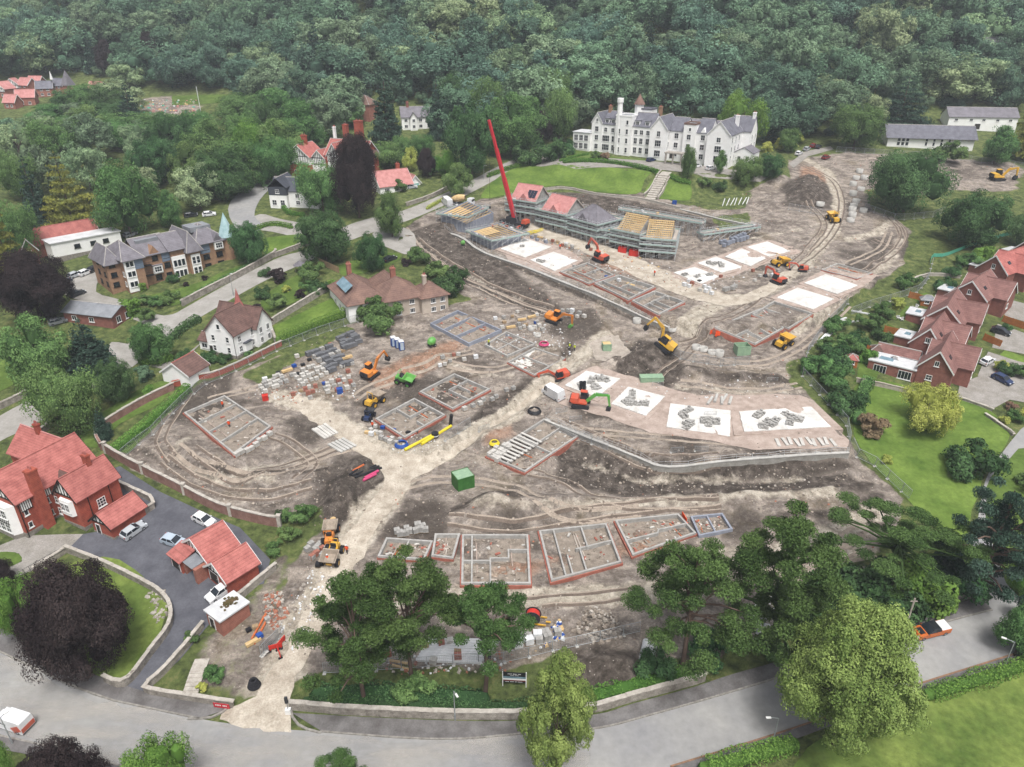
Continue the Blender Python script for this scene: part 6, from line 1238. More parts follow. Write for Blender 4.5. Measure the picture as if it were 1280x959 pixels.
# crane
p = P(643,283); r = thing('mobile_crane', 'mobile crane with long red telescopic boom behind the half-built floors', 'crane', p, R(-35))
m = MB(); m.box(-5,5,-1.3,1.3,.7,1.6); m.build('chassis','plant_dark',r); m = MB(); m.box(3.4,5.2,-1.25,1.25,1.6,2.8,tx=.15,ty=.1); m.build('cab','paint_red',r); m = MB(); m.box(-2.6,1.0,-1.2,1.2,1.6,3.0,tx=.1,ty=.1); m.build('superstructure','plant_dark',r)
for x in (-4,-2.4,2.4,4):
    for s in (-1,1): wheel(r, x, s*1.15, .6, .6, .4, 'paint_grey')
for s in (-1,1):
    for x in (-3.2,3.2): m = MB(); m.box(x-.2,x+.2,min(s*1.2,s*3),max(s*1.2,s*3),.8,1.05); m.box(x-.3,x+.3,s*2.9-.3,s*2.9+.3,0,.8); m.build('outrigger','paint_red',r)
d = ray(611,150); t = (p.y-2)/d[1]; tip = Vector((d[0]*t, d[1]*t, CAMZ+d[2]*t)); base = Vector((p.x, p.y, p.z+2.6)); Mi = Matrix.Rotation(-R(-35),4,'Z'); A = Mi @ (base-p); B = Mi @ (tip-p)
for i, (f0, f1, w) in enumerate(((0,.42,.85),(.38,.72,.7),(.68,1.,.55))):
    m = MB(); a, b_ = A.lerp(B,f0), A.lerp(B,f1); m.tube(a, b_, w, 6, 0, w*.96); m.build('boom_section','paint_redp',r)
m = MB(); m.tube(A+Vector((1.2,0,-1.0)), A.lerp(B,.3), .2, 8); m.build('lift_ram','chrome',r); m = MB(); m.tube(B, B-Vector((0,0,26)), .045, 4); m.cbox(B-Vector((0,0,26)),(.4,.4,.7)); m.build('hoist_cable','plant_dark',r)
# concrete lorry, containers, generator, skips, toilets, reel, mixer
p = P(578,258); r = thing('concrete_lorry', 'white concrete mixer lorry standing in the lane beside the scaffold', 'lorry', p, R(-25)); m = MB(); m.box(-4,4,-1.1,1.1,.7,1.1); m.build('chassis','plant_dark',r); m = MB(); m.box(2.3,4.1,-1.15,1.15,1.0,3.0,tx=.1,ty=.1); m.build('cab','paint_white',r); m = MB(); m.box(3.6,4.08,-1.0,1.0,2.0,2.7); m.build('windscreen','glass',r); m = MB(); m.lathe([(.5,-3),(1.1,-1.6),(1.25,0),(.9,1.8),(.5,2.2)],14,M=Matrix.Translation((-1,0,2.6)) @ Matrix.Rotation(R(78),4,'Y')); m.build('drum','timber_new',r)
for x in (-3,-1.6,3):
    for s in (-1,1): wheel(r, x, s*1.0, .5, .5, .35, 'paint_grey')
def container(u, v, rz, L, Wd, h, mat, label, name='container', cat='container', open_=False, rib=True, top=None):
    p = P(u, v); r = thing(name, label, cat, p, R(rz))
    m = MB()
    if open_:
        for a in ((-L/2,L/2,-Wd/2,-Wd/2+.1),(-L/2,L/2,Wd/2-.1,Wd/2),(-L/2,-L/2+.1,-Wd/2+.1,Wd/2-.1),(L/2-.1,L/2,-Wd/2+.1,Wd/2-.1)): m.box(*a, -.2, h)
        m.box(-L/2+.1,L/2-.1,-Wd/2+.1,Wd/2-.1,-.2,.3)
    else: m.box(-L/2,L/2,-Wd/2,Wd/2,-.4,h)
    m.build('shell',mat,r); m = MB()
    if rib:
        n = max(3, int(L/.5))
        for i in range(n):
            x = -L/2+L*(i+.5)/n
            for y in (-Wd/2-.03, Wd/2): m.box(x-.1,x+.1,y,y+.03,.1,h-.1)
        m.build('ribs',mat,r)
    m = MB()
    for s in (-1,1): m.box(-L/2-.02,L/2+.02,s*Wd/2-.06,s*Wd/2+.06,h,h+.08)
    m.build('top_rail',mat,r)
    if top: m = MB(); m.box(-L/2+.1,L/2-.1,-Wd/2+.1,Wd/2-.1,h+.001,h+.05); m.build('lid',top,r)
    return r
container(579,607,28,3.2,2.9,2.5,'green_paint','large green steel box standing alone below the haul track','storage_box','container',top='green_pale'); container(927,441,8,3.2,2.4,2.0,'green_pale','open pale green skip beside the concrete rings','skip','skip',True); container(814,476,3,5.0,1.9,1.1,'green_pale','long low pale green container behind the lower terrace'); container(758,437,5,2.0,1.8,1.6,'green_pale','small box with yellowish lid beside the spoil heap','storage_box','box',top='timber_new')
container(778,315,-20,2.4,1.8,1.4,'red_plastic','red skip at the foot of the scaffold, nearer the orange digger','skip','skip',True); container(793,319,-20,3.0,1.8,1.5,'red_plastic','longer red skip at the foot of the scaffold','skip','skip',True); container(425,491,20,1.2,1.0,1.0,'blue_plastic','small blue bin beside the haul track packs','bin','bin'); container(845,208,-10,1.2,.8,1.0,'blue_plastic','blue box on the hotel bank','bin','bin') if 0 else None
container(843,255,-20,1.4,1.0,1.0,'blue_plastic','dark blue box at the end of the lawn edging','bin','bin'); container(332,500,20,1.2,1.,1.1,'red_plastic','red wrapped pack at the yard edge','crate','crate')
for i, (u, v) in enumerate([(492,432),(497,434),(502,437)]):
    p = P(u, v); r = thing('portable_toilet', ['blue and white site toilet at the far end of the three','blue and white site toilet in the middle of the three','blue and white site toilet nearest the clay patch'][i], 'toilet', p, R(25), 'three blue site toilets'); m = MB(); m.box(-.55,.55,-.55,.55,0,2.1); m.build('cabin','blue_plastic',r); m = MB(); m.box(-.6,.6,-.6,.6,2.1,2.3,tx=.15,ty=.15); m.build('roof','wrap',r); m = MB(); m.box(-.4,.4,-.59,-.551,.1,1.9); m.build('door','paint_paleblue',r)
p = P(540,433); r = thing('cement_mixer', 'bright green mixer drum beside the clay patch', 'mixer', p, R(40)); m = MB(); m.lathe([(.4,-1.1),(.9,-.5),(1.0,.2),(.6,.9),(.45,.95)],14,M=Matrix.Translation((0,0,1.3)) @ Matrix.Rotation(R(60),4,'Y')); m.build('drum','paint_green',r); m = MB(); m.box(-.9,.9,-.6,.6,.3,.5); m.tube((-.5,-.5,.4),(0,-.9,1.3),.06); m.tube((-.5,.5,.4),(0,.9,1.3),.06); m.build('stand','plant_dark',r)
for s in (-1,1): wheel(r,.5,s*.6,.3,.3,.2,'paint_grey')
p = P(579,307); r = thing('cement_mixer', 'small green mixer on the soil beside the curved track', 'mixer', p, R(10)); m = MB(); m.lathe([(.3,-.7),(.6,-.3),(.65,.2),(.35,.6)],12,M=Matrix.Translation((0,0,.9)) @ Matrix.Rotation(R(60),4,'Y')); m.build('drum','paint_green',r); m = MB(); m.box(-.5,.5,-.4,.4,0,.3); m.build('stand','plant_dark',r)
p = P(666,778); r = thing('cable_reel_trailer', 'red cable reel on a yellow two-wheeled trailer behind the grey gravel heap', 'trailer', p, R(-10)); m = MB(); m.lathe([(.55,-.6),(1.15,-.6),(1.15,-.5),(.6,-.5),(.6,.5),(1.15,.5),(1.15,.6),(.55,.6)],18,M=Matrix.Translation((0,0,1.3)) @ Matrix.Rotation(math.pi/2,4,'X')); m.build('reel','plant_dark',r); m = MB(); m.lathe([(.62,-.48),(.98,-.48),(.98,.48),(.62,.48)],18,M=Matrix.Translation((0,0,1.3)) @ Matrix.Rotation(math.pi/2,4,'X')); m.build('cable','red_plastic',r); m = MB(); m.box(-1.2,2.0,-.85,-.7,.4,.6); m.box(-1.2,2.0,.7,.85,.4,.6); m.box(1.9,2.6,-.1,.1,.4,.55); m.box(-1.2,-1.0,-.7,.7,.4,.6); m.tube((0,-.78,.5),(0,-.78,1.3),.08); m.tube((0,.78,.5),(0,.78,1.3),.08); m.build('frame','paint_yellow',r)
for s in (-1,1): wheel(r,0,s*1.0,.35,.35,.22,'paint_grey')
# yellow truss bundle and coil
for i, (u, v) in enumerate([(655,294),(664,292),(673,290)]):
    p = P(u, v); m = MB(); L = 4.5
    for z in (.15,.75):
        for y in (-.3,.3): m.tube((-L/2,y,z),(L/2,y,z),.07,5)
    for k in range(6): m.tube((-L/2+k*L/6,-.3,.15),(-L/2+(k+1)*L/6,-.3,.75),.05,4); m.tube((-L/2+k*L/6,.3,.15),(-L/2+(k+1)*L/6,.3,.75),.05,4)
    tag(m.build('lattice_beam','pipe_yellow',loc=p,rz=R(20+i*15)),['yellow lattice beam nearest the slab below the crane','yellow lattice beam in the middle of the bundle below the crane','yellow lattice beam at the haul track end of the bundle'][i],'beam','yellow lattice beams')
def torus(name, u, v, R0, r0, mat, label, cat, n=3):
    p = P(u, v); m = MB()
    for k in range(n): m.lathe([(R0+r0*math.cos(a)-.1*k, r0+r0*math.sin(a)+k*r0*1.4) for a in [i*math.pi/4 for i in range(9)]], 20)
    tag(m.build(name, mat, loc=p, smooth=True), label, cat)
torus('pipe_coil',502,557,1.2,.14,'blue_plastic','coil of blue water pipe beside the yellow pipe','coil'); torus('pipe_coil',668,515,1.3,.14,'pipe_black','coil of black pipe at the corner of the lower retaining wall','coil'); torus('pipe_coil',618,555,.9,.13,'pipe_yellow','coil of yellow pipe on the pale packs','coil'); torus('pipe_coil',680,431,1.1,.12,'pipe_pink','pinkish-red coil lying near the membrane foundation','coil')
torus('tyre_stack',318,858,.7,.2,'tyre','heap of black tyres beside the steps garden','tyres',4)
p = P(544,546); m = MB(); m.lathe([(.7,0),(.7,.9),(0,.9)],14); m.lathe([(.72,.3),(.72,.5)],14,1); tag(m.build('drum',['pipe_black','wrap'],loc=p),'black drum with a white band standing at the trench','drum')
p = P(563,533); m = MB(); m.tube((0,0,0),(.3,0,2.6),.35,10); tag(m.build('drainage_pipe','pipe_black',loc=p),'short black pipe standing upright beside the yellow pipe','pipe')
for i in range(2): p = P(726+i*4,490); m = MB(); m.lathe([(.35,0),(.35,2.2),(.25,2.2)],10); tag(m.build('duct','pipe_black',loc=p+Vector((0,0,.25))),'black duct standing on the slab beside the van','pipe','pair of black ducts')
# ---- workers
def person(u, v, rz, top, label, legs='paint_blue', step=.25, dz=0.):
    p = P(u, v); me = bpy.data.meshes.new('person')
    V = [(0,0,.92),(0,0,1.15),(0,0,1.4),(0,0,1.52),(0,.0,1.66),(0,.1,.88),(step*.6,.12,.48),(step*.3,.12,.08),(step*.3+.16,.12,.04),(0,-.1,.88),(-step*.2,-.12,.48),(-step,-.12,.08),(-step+.16,-.12,.04),(0,.2,1.4),(.05,.27,1.12),(.22,.24,.95),(0,-.2,1.4),(.02,-.28,1.12),(.16,-.26,.93)]
    E = [(0,1),(1,2),(2,3),(3,4),(0,5),(5,6),(6,7),(7,8),(0,9),(9,10),(10,11),(11,12),(2,13),(13,14),(14,15),(2,16),(16,17),(17,18)]
    rad = [.15,.16,.17,.07,.11,.1,.075,.055,.045,.1,.075,.055,.045,.075,.055,.04,.075,.055,.04]
    me.from_pydata(V, E, []); r = thing('person', label, 'person', (p.x,p.y,p.z+dz), R(rz), 'site workers'); o = ob('body', me, r); md = o.modifiers.new('skin','SKIN'); me.skin_vertices[0].data[0].use_root = True
    for i, x in enumerate(rad): me.skin_vertices[0].data[i].radius = (x, x)
    o.modifiers.new('sub','SUBSURF').levels = 1; me.materials.append(MATS['plant_dark'])
    m = MB(); m.lathe([(.2,.88),(.22,1.0),(.23,1.35),(.12,1.5)],10); m.tube((0,.19,1.42),(.05,.27,1.12),.085,7); m.tube((0,-.19,1.42),(.02,-.28,1.12),.085,7); m.build('hi_vis_jacket',top,r); m = MB(); m.lathe([(.16,1.68),(.15,1.76),(.08,1.83),(0,1.84)],10); m.build('hard_hat','wrap',r)
pm('hivis_orange','e0552a','cf4a22',2,.8); pm('hivis_yellow','c9d43a','b5c030',2,.8)
for a in [(434,692,80,'hivis_orange','worker in orange jacket beside the dumpers on the haul track'),(712,437,30,'hivis_yellow','worker in yellow jacket at the trench corner, nearer the digger'),(718,439,200,'hivis_yellow','worker in yellow jacket at the trench corner, farther from the digger'),(466,536,10,'hivis_orange','worker in orange jacket beside the blue roller'),(279,510,40,'hivis_orange','worker in orange jacket inside the cross-walled foundation, upper side'),(287,535,90,'hivis_orange','worker in orange jacket inside the cross-walled foundation, middle'),(611,432,0,'hivis_yellow','worker in yellow jacket beside the membrane foundation'),(700,312,120,'hivis_orange','worker in orange jacket at the upper slab'),(818,345,20,'hivis_orange','worker in orange jacket beside the upper foundations'),(410,704,20,'hivis_orange','worker in orange jacket standing behind the nearer dumper')]: person(*a)
# ================================================================== TREES, SHRUBS, HEDGES
leafmat('leaf_wood', '415a45', '8aa583', .25, .26); leafmat('leaf_wood_pale', '587052', 'a3b68b', .25, .2); leafmat('leaf_wood_deep', '385042', '708d76', .25, .2); leafmat('leaf_mid', '365030', '76955c', .22, .18); leafmat('leaf_dark', '2b422b', '5e7d52', .18, .14)
leafmat('leaf_lime', '4d6434', '9db067', .25, .05); leafmat('leaf_bright', '466a30', '86a857', .25, .1); leafmat('leaf_yellow', '8b9647', 'c4c972', .3, .08)
leafmat('leaf_copper', '262124', '49403f', .15, .1); leafmat('needle', '2f4428', '667f4b', .15, .1); leafmat('needle_dark', '263830', '52685a', .15, .1); leafmat('needle_gold', '5d6838', '969a50', .2, .12)
leafmat('leaf_hedge', '40602f', '74964a', .2, .1); leafmat('leaf_flower', '75604f', '93806a', .25, .2)
pm('bark', '5d5148', '453b34', 1.5, .95, .6, 6); pm('bark_pine', '6b5a50', '4d4039', 1.5, .95, .6, 6); pm('ivy_bark', '2f4022', '3d5229', 2, .95, 1., 5)
def cubesphere(k=2):
    vs = []; fs = []
    for ax in range(3):
        for sg in (-1, 1):
            o = len(vs)
            for i in range(k+1):
                for j in range(k+1):
                    p = [0,0,0]; p[ax] = sg; p[(ax+1) % 3] = (-1+2*i/k); p[(ax+2) % 3] = (-1+2*j/k)*sg
                    vs.append(np.array(p)/np.linalg.norm(p))
            for i in range(k):
                for j in range(k): a = o+i*(k+1)+j; fs.append((a, a+k+1, a+k+2, a+1))
    return np.array(vs), np.array(fs)
CSV, CSF = cubesphere(2)
def leaf_mesh(name, pos, nor, size, mat, seed, aspect=.75, tint=None, cores=None, tang=None):
    g = np.random.default_rng(seed); n = len(pos)
    r = tang if tang is not None else g.normal(size=(n,3))
    t1 = np.cross(nor, r); t1 /= np.linalg.norm(t1, axis=1, keepdims=True)+1e-9
    t2 = np.cross(nor, t1)
    if tang is not None: t1, t2 = t2, t1
    s = (size*g.uniform(.6, 1.35, n))[:,None]; a, b = t1*s*.5, t2*s*.5*aspect
    bend = nor*s*.12
    v = np.stack([pos-a-b*.6, pos-a*.1-b*1.15+bend, pos+a+b*.25, pos+a*.05+b*1.1+bend], 1).reshape(-1,3)
    f = np.arange(4*n).reshape(-1,4)
    ti = g.random(n) if tint is None else np.clip(tint+g.uniform(-.2,.2,n), 0, 1)
    if cores is not None and len(cores):
        for c, rr in cores:
            f = np.concatenate([f, CSF+len(v)]); v = np.concatenate([v, CSV*np.array(rr)+np.array(c)]); ti = np.concatenate([ti, np.full(len(CSF), .25)])
    me = bpy.data.meshes.new(name); q = f
    me.vertices.add(len(v)); me.vertices.foreach_set('co', v.astype(np.float32).ravel())
    me.loops.add(q.size); me.loops.foreach_set('vertex_index', q.ravel().astype(np.int32))
    me.polygons.add(len(q)); me.polygons.foreach_set('loop_start', np.arange(0, q.size, 4, dtype=np.int32)); me.polygons.foreach_set('loop_total', np.full(len(q), 4, np.int32))
    me.update(calc_edges=True)
    at = me.attributes.new('tint', 'FLOAT', 'FACE'); at.data.foreach_set('value', ti.astype(np.float32))
    me.materials.append(MATS[mat]); return me
def unit(v): return v/(np.linalg.norm(v, axis=-1, keepdims=True)+1e-9)
def crown(name, mat, seed, w=1., h=1., z0=.2, nl=22, nsub=10, nleaf=6000, leaf=.05, shape='round', core=.58, lobe=.24):
    """clumped broadleaf crown; unit tree: height 1 (crown from z0 to 1), width w"""
    g = np.random.default_rng(seed); cz = (1+z0)/2; rz = (1-z0)/2; rx = w/2
    L = []; i = 0
    while len(L) < nl:
        d = unit(g.normal(size=3)); d[2] = d[2]*.9+.12; rr = g.uniform(.62, .92)
        if len(L) > nl*.75: rr *= .5
        p = np.array((d[0]*rx, d[1]*rx, d[2]*rz))*rr
        if shape == 'cone':  f = 1-.62*(p[2]/rz*.5+.5); p[:2] *= f*1.35
        if shape == 'egg': p[:2] *= 1.12-.5*(p[2]/rz*.5+.5)
        r = lobe*w*g.uniform(.75, 1.25)*(1.0 if shape != 'cone' else (.55+.6*(1-(p[2]/rz*.5+.5))))
        L.append((p+np.array((0,0,cz)), r))
    cs, rs, own = [], [], []
    for k, (c, r) in enumerate(L):
        d = unit(g.normal(size=(nsub,3))+1.1*unit(np.array([(c-np.array((0,0,cz)))]))+np.array((0,0,.35)))
        cs.append(c+d*r*g.uniform(.6,1.0,(nsub,1))); rs.append(r*g.uniform(.3,.55,nsub)); own += [k]*nsub
    cs = np.concatenate(cs); rs = np.concatenate(rs); own = np.array(own)
    pick = g.choice(len(cs), nleaf, p=rs**2/np.sum(rs**2))
    outw = unit(cs[pick]-np.array((0,0,cz-.1)))
    d = unit(g.normal(size=(nleaf,3))+.75*outw+np.array((0,0,.25)))
    pos = cs[pick]+d*(rs[pick]*g.uniform(.75,1.12,nleaf))[:,None]
    nor = unit(d+.32*g.normal(size=(nleaf,3))+np.array((0,0,.2)))
    lt = g.random(len(L)); st = g.random(len(cs))
    tint = .45*lt[own[pick]]+.45*st[pick]+.1
    cores = [(c, (r*core,)*3) for c, r in L]
    zt = np.percentile(pos[:,2], 99.7); k_ = 1/zt; pos = pos*np.array((1,1,k_)); cores = [(c*np.array((1,1,k_)), r_) for c, r_ in cores]
    return leaf_mesh(name, pos, nor, leaf, mat, seed, .75, tint, cores)
def pine_crown(name, mat, seed, clumps, nleaf, leaf, flat=.5):
    g = np.random.default_rng(seed); cs = np.array([c for c, r in clumps]); rs = np.array([r for c, r in clumps])
    pick = g.choice(len(cs), nleaf, p=rs**2/np.sum(rs**2))
    d = unit(g.normal(size=(nleaf,3))+np.array((0,0,.5)))
    pos = cs[pick]+d*rs[pick][:,None]*(g.random((nleaf,1))**.6*1.25+.1)*np.array((1,1,flat))
    nor = unit(g.normal(size=(nleaf,3))+d*.5+np.array((0,0,.4))); lt = g.random(len(cs))
    return leaf_mesh(name, pos, nor, leaf, mat, seed, .42, .25+.5*lt[pick], [(c, (r*.55,r*.55,r*.2)) for c, r in clumps])
def trunk_mesh(seed, h=.5, r=.03, limbs=6, top=.7, spread=.28, mat='bark', lean=0., ends=None, n=7):
    g = random.Random(seed); m = MB(); p = Vector((0,0,-.04)); k = 5
    for i in range(k):
        q = Vector((lean*(i+1)/k+g.uniform(-.008,.008), g.uniform(-.008,.008), top*(i+1)/k)); m.tube(p, q, r*(1-.16*i), n, 0, r*(1-.16*(i+1)), cap=False); p = q
    for i in range(limbs):
        z = h*(.55+.45*i/max(1,limbs))
        a = g.random()*6.28; s = Vector((lean*z/top,0,z)); e = s+Vector((math.cos(a)*spread*g.uniform(.6,1), math.sin(a)*spread*g.uniform(.6,1), g.uniform(.12,.28)))
        if ends: e = Vector(ends[i % len(ends)])-Vector((0,0,.02)); s = Vector((lean*min(z,e.z*.9)/top,0,min(z,e.z*.9)))
        mid = (s+e)/2+Vector((0,0,.03)); m.tube(s, mid, r*.42, 5, 0, r*.3, cap=False); m.tube(mid, e, r*.3, 5, 0, r*.12, cap=False)
    return m.mesh('trunk', mat, True)
TR = {}
def proto(key, crown_me, trunk_me): TR[key] = (crown_me, trunk_me)
for i in range(6): proto('wood%d' % i, crown('crown',['leaf_wood','leaf_wood_pale','leaf_wood_deep','leaf_wood','leaf_wood_deep','leaf_wood'][i],100+i,w=[.85,.95,.75,.9,1.05,.8][i],z0=.15,nl=[16,22,13,26,18,11][i],nsub=10,nleaf=6500,leaf=.036,lobe=[.25,.21,.28,.19,.24,.30][i],core=.5), trunk_mesh(200+i))
for i in range(3): proto('mid%d' % i, crown('crown','leaf_mid',120+i,w=[1.,.9,1.1][i],z0=.12,nl=28,nsub=12,nleaf=14000,leaf=.029), trunk_mesh(220+i))
for i in range(2): proto('dark%d' % i, crown('crown','leaf_dark',130+i,w=[1.15,1.3][i],z0=.1,nl=34,nsub=12,nleaf=17000,leaf=.028,lobe=.2), trunk_mesh(230+i))
proto('bright', crown('crown','leaf_bright',140,w=1.,z0=.12,nl=26,nsub=14,nleaf=20000,leaf=.025), trunk_mesh(240))
proto('lime', crown('crown','leaf_lime',141,w=.84,z0=.07,nl=80,nsub=18,nleaf=115000,leaf=.0125,lobe=.14,core=.5,shape='egg'), trunk_mesh(241))
proto('birch', crown('crown','leaf_lime',142,w=.5,z0=.08,nl=46,nsub=12,nleaf=48000,leaf=.014,lobe=.2,core=.3), trunk_mesh(242, r=.014, spread=.15))
proto('copper', crown('crown','leaf_copper',143,w=1.,z0=.06,nl=48,nsub=16,nleaf=75000,leaf=.0165,lobe=.19,shape='egg'), trunk_mesh(243))
proto('willow', crown('crown','leaf_yellow',144,w=1.35,z0=.03,nl=24,nsub=14,nleaf=20000,leaf=.035,lobe=.2), trunk_mesh(244))
proto('yellow', crown('crown','leaf_yellow',145,w=1.,z0=.08,nl=20,nsub=10,nleaf=4500,leaf=.05), trunk_mesh(245))
def conifer(key, mat, seed, w=.42, tiers=13, n=6000, leaf=.04, z0=.06, droop=.06, flat=.45, mm='bark', irregular=.2):
    g = np.random.default_rng(seed); cl = []
    for t in range(tiers):
        z = z0+(1-z0)*t/tiers; rr = w/2*(1-t/tiers)**.85+.012; nb = max(3, int(9*(1-t/tiers)+3))
        for b in range(nb):
            a = 2*math.pi*(b+g.random()*.7)/nb; k = g.uniform(.55,1.)*(1+g.uniform(-irregular, irregular))
            cl.append((np.array((math.cos(a)*rr*k, math.sin(a)*rr*k, z+g.uniform(-.015,.02)-droop*rr)), max(.02, rr*g.uniform(.3,.48))))
    cl.append((np.array((0,0,.985)), .02))
    proto(key, pine_crown('crown', mat, seed, cl, n, leaf, flat), trunk_mesh(seed, r=.02, limbs=0, top=.95, mat=mm))
conifer('conifer', 'needle_dark', 150, .46, 14, 7000, .045); conifer('spruce', 'needle_dark', 151, .36, 15, 4000, .05); conifer('cedar', 'needle_gold', 152, .75, 9, 8000, .042, .12, .0, .22, 'bark', .35); conifer('yew', 'needle_dark', 153, .62, 12, 7000, .05, .02, 0., .8); conifer('cedar_dark', 'needle_dark', 154, .8, 9, 8000, .042, .12, 0., .25, 'bark', .35)
def pine(key, seed, w, z0, nc, n, leaf, mat='needle', lean=0., stems=1, mm='bark_pine', r=.022, rc=(.04,.08)):
    g = np.random.default_rng(seed); cl = []
    while len(cl) < nc:
        a = g.random()*6.28; k = math.sqrt(g.random()); z = z0+(1-z0)*g.random()
        dome = 1-(k**2)*.55
        if z > z0+(1-z0)*dome: continue
        cl.append((np.array((lean+math.cos(a)*k*w/2, math.sin(a)*k*w/2, z)), g.uniform(*rc)))
    ends = [tuple(c) for c, _ in cl[::2]]
    tm = trunk_mesh(seed, h=.75, r=r, limbs=len(ends), top=.85, mat=mm, lean=lean, ends=ends)
    proto(key, pine_crown('crown', mat, seed, cl, n, leaf, .42), tm)
pine('pine_a', 160, .78, .3, 54, 46000, .017, r=.02); pine('pine_b', 161, .72, .56, 46, 42000, .017, lean=.02, r=.018); pine('pine_c', 162, .66, .52, 38, 36000, .018, lean=-.05); pine('pine_d', 163, .9, .34, 66, 56000, .0165); pine('pine_e', 164, .78, .3, 58, 56000, .0165, mm='ivy_bark', r=.035); pine('pine_f', 165, 1.25, .45, 56, 56000, .018, mm='ivy_bark', r=.035); pine('pine_g', 166, .75, .12, 64, 50000, .018, 'needle_dark')
pine('pine_small', 167, .9, .3, 40, 9000, .035)
def ztop(y, v): k = (v-479.5)/FPX; return CAMZ-y*(SP+k*CP)/(CP-k*SP)
def mpx(p): return (p[1]*CP+(CAMZ-p[2])*SP)/FPX      # metres per pixel there
_tn = [0]
def tree(key, u, v, vtop, wpx, label, name='tree', cat='tree', group=None):
    """u, v where it stands (for pines) or the crown's middle column (for the rest); vtop the row its crown reaches"""
    p = P(u, v); cme, tme = TR[key]; bw = max(cme_w(cme), .1); cz0 = CZ0.get(key, .15); h = 8.; w = 6.
    for _ in range(14):
        hc = h*(1+cz0)/2; az = h*(1-cz0)/2; y, z = p.y, p.z+hc; dep = y*CP+(CAMZ-z)*SP; phi = math.atan2(CAMZ-z, y)
        w = wpx*dep/FPX*(1.04 if key.startswith('pine') else .84); vc = 479.5+FPX*((CAMZ-z)*CP-y*SP)/dep; half = math.hypot(az*math.cos(phi), w/2*math.sin(phi))*FPX/dep
        h = max(1.5, h+(vc-half-vtop)*dep/FPX*.75)
    x = p.x if key.startswith('pine') else (u-640)/FPX*dep
    _tn[0] += 1; sx = w/bw
    r = thing(name, label, cat, (x, p.y, gz(x, p.y)-.1), _tn[0]*2.4 % 6.28, group, (sx, sx, h))
    ob('crown', cme, r); ob('trunk', tme, r); return r
CZ0 = {'pine_a':.3,'pine_b':.55,'pine_c':.5,'pine_d':.34,'pine_e':.3,'pine_f':.45,'lime':.07,'birch':.08,'copper':.06,'willow':.03}
_cw = {}
def cme_w(me):
    if me.name not in _cw:
        a = np.empty(len(me.vertices)*3, np.float32); me.vertices.foreach_get('co', a); a = a.reshape(-1,3)
        _cw[me.name] = float((np.percentile(a[:,0],99.4)-np.percentile(a[:,0],.6)+np.percentile(a[:,1],99.4)-np.percentile(a[:,1],.6))/2)
    return _cw[me.name]
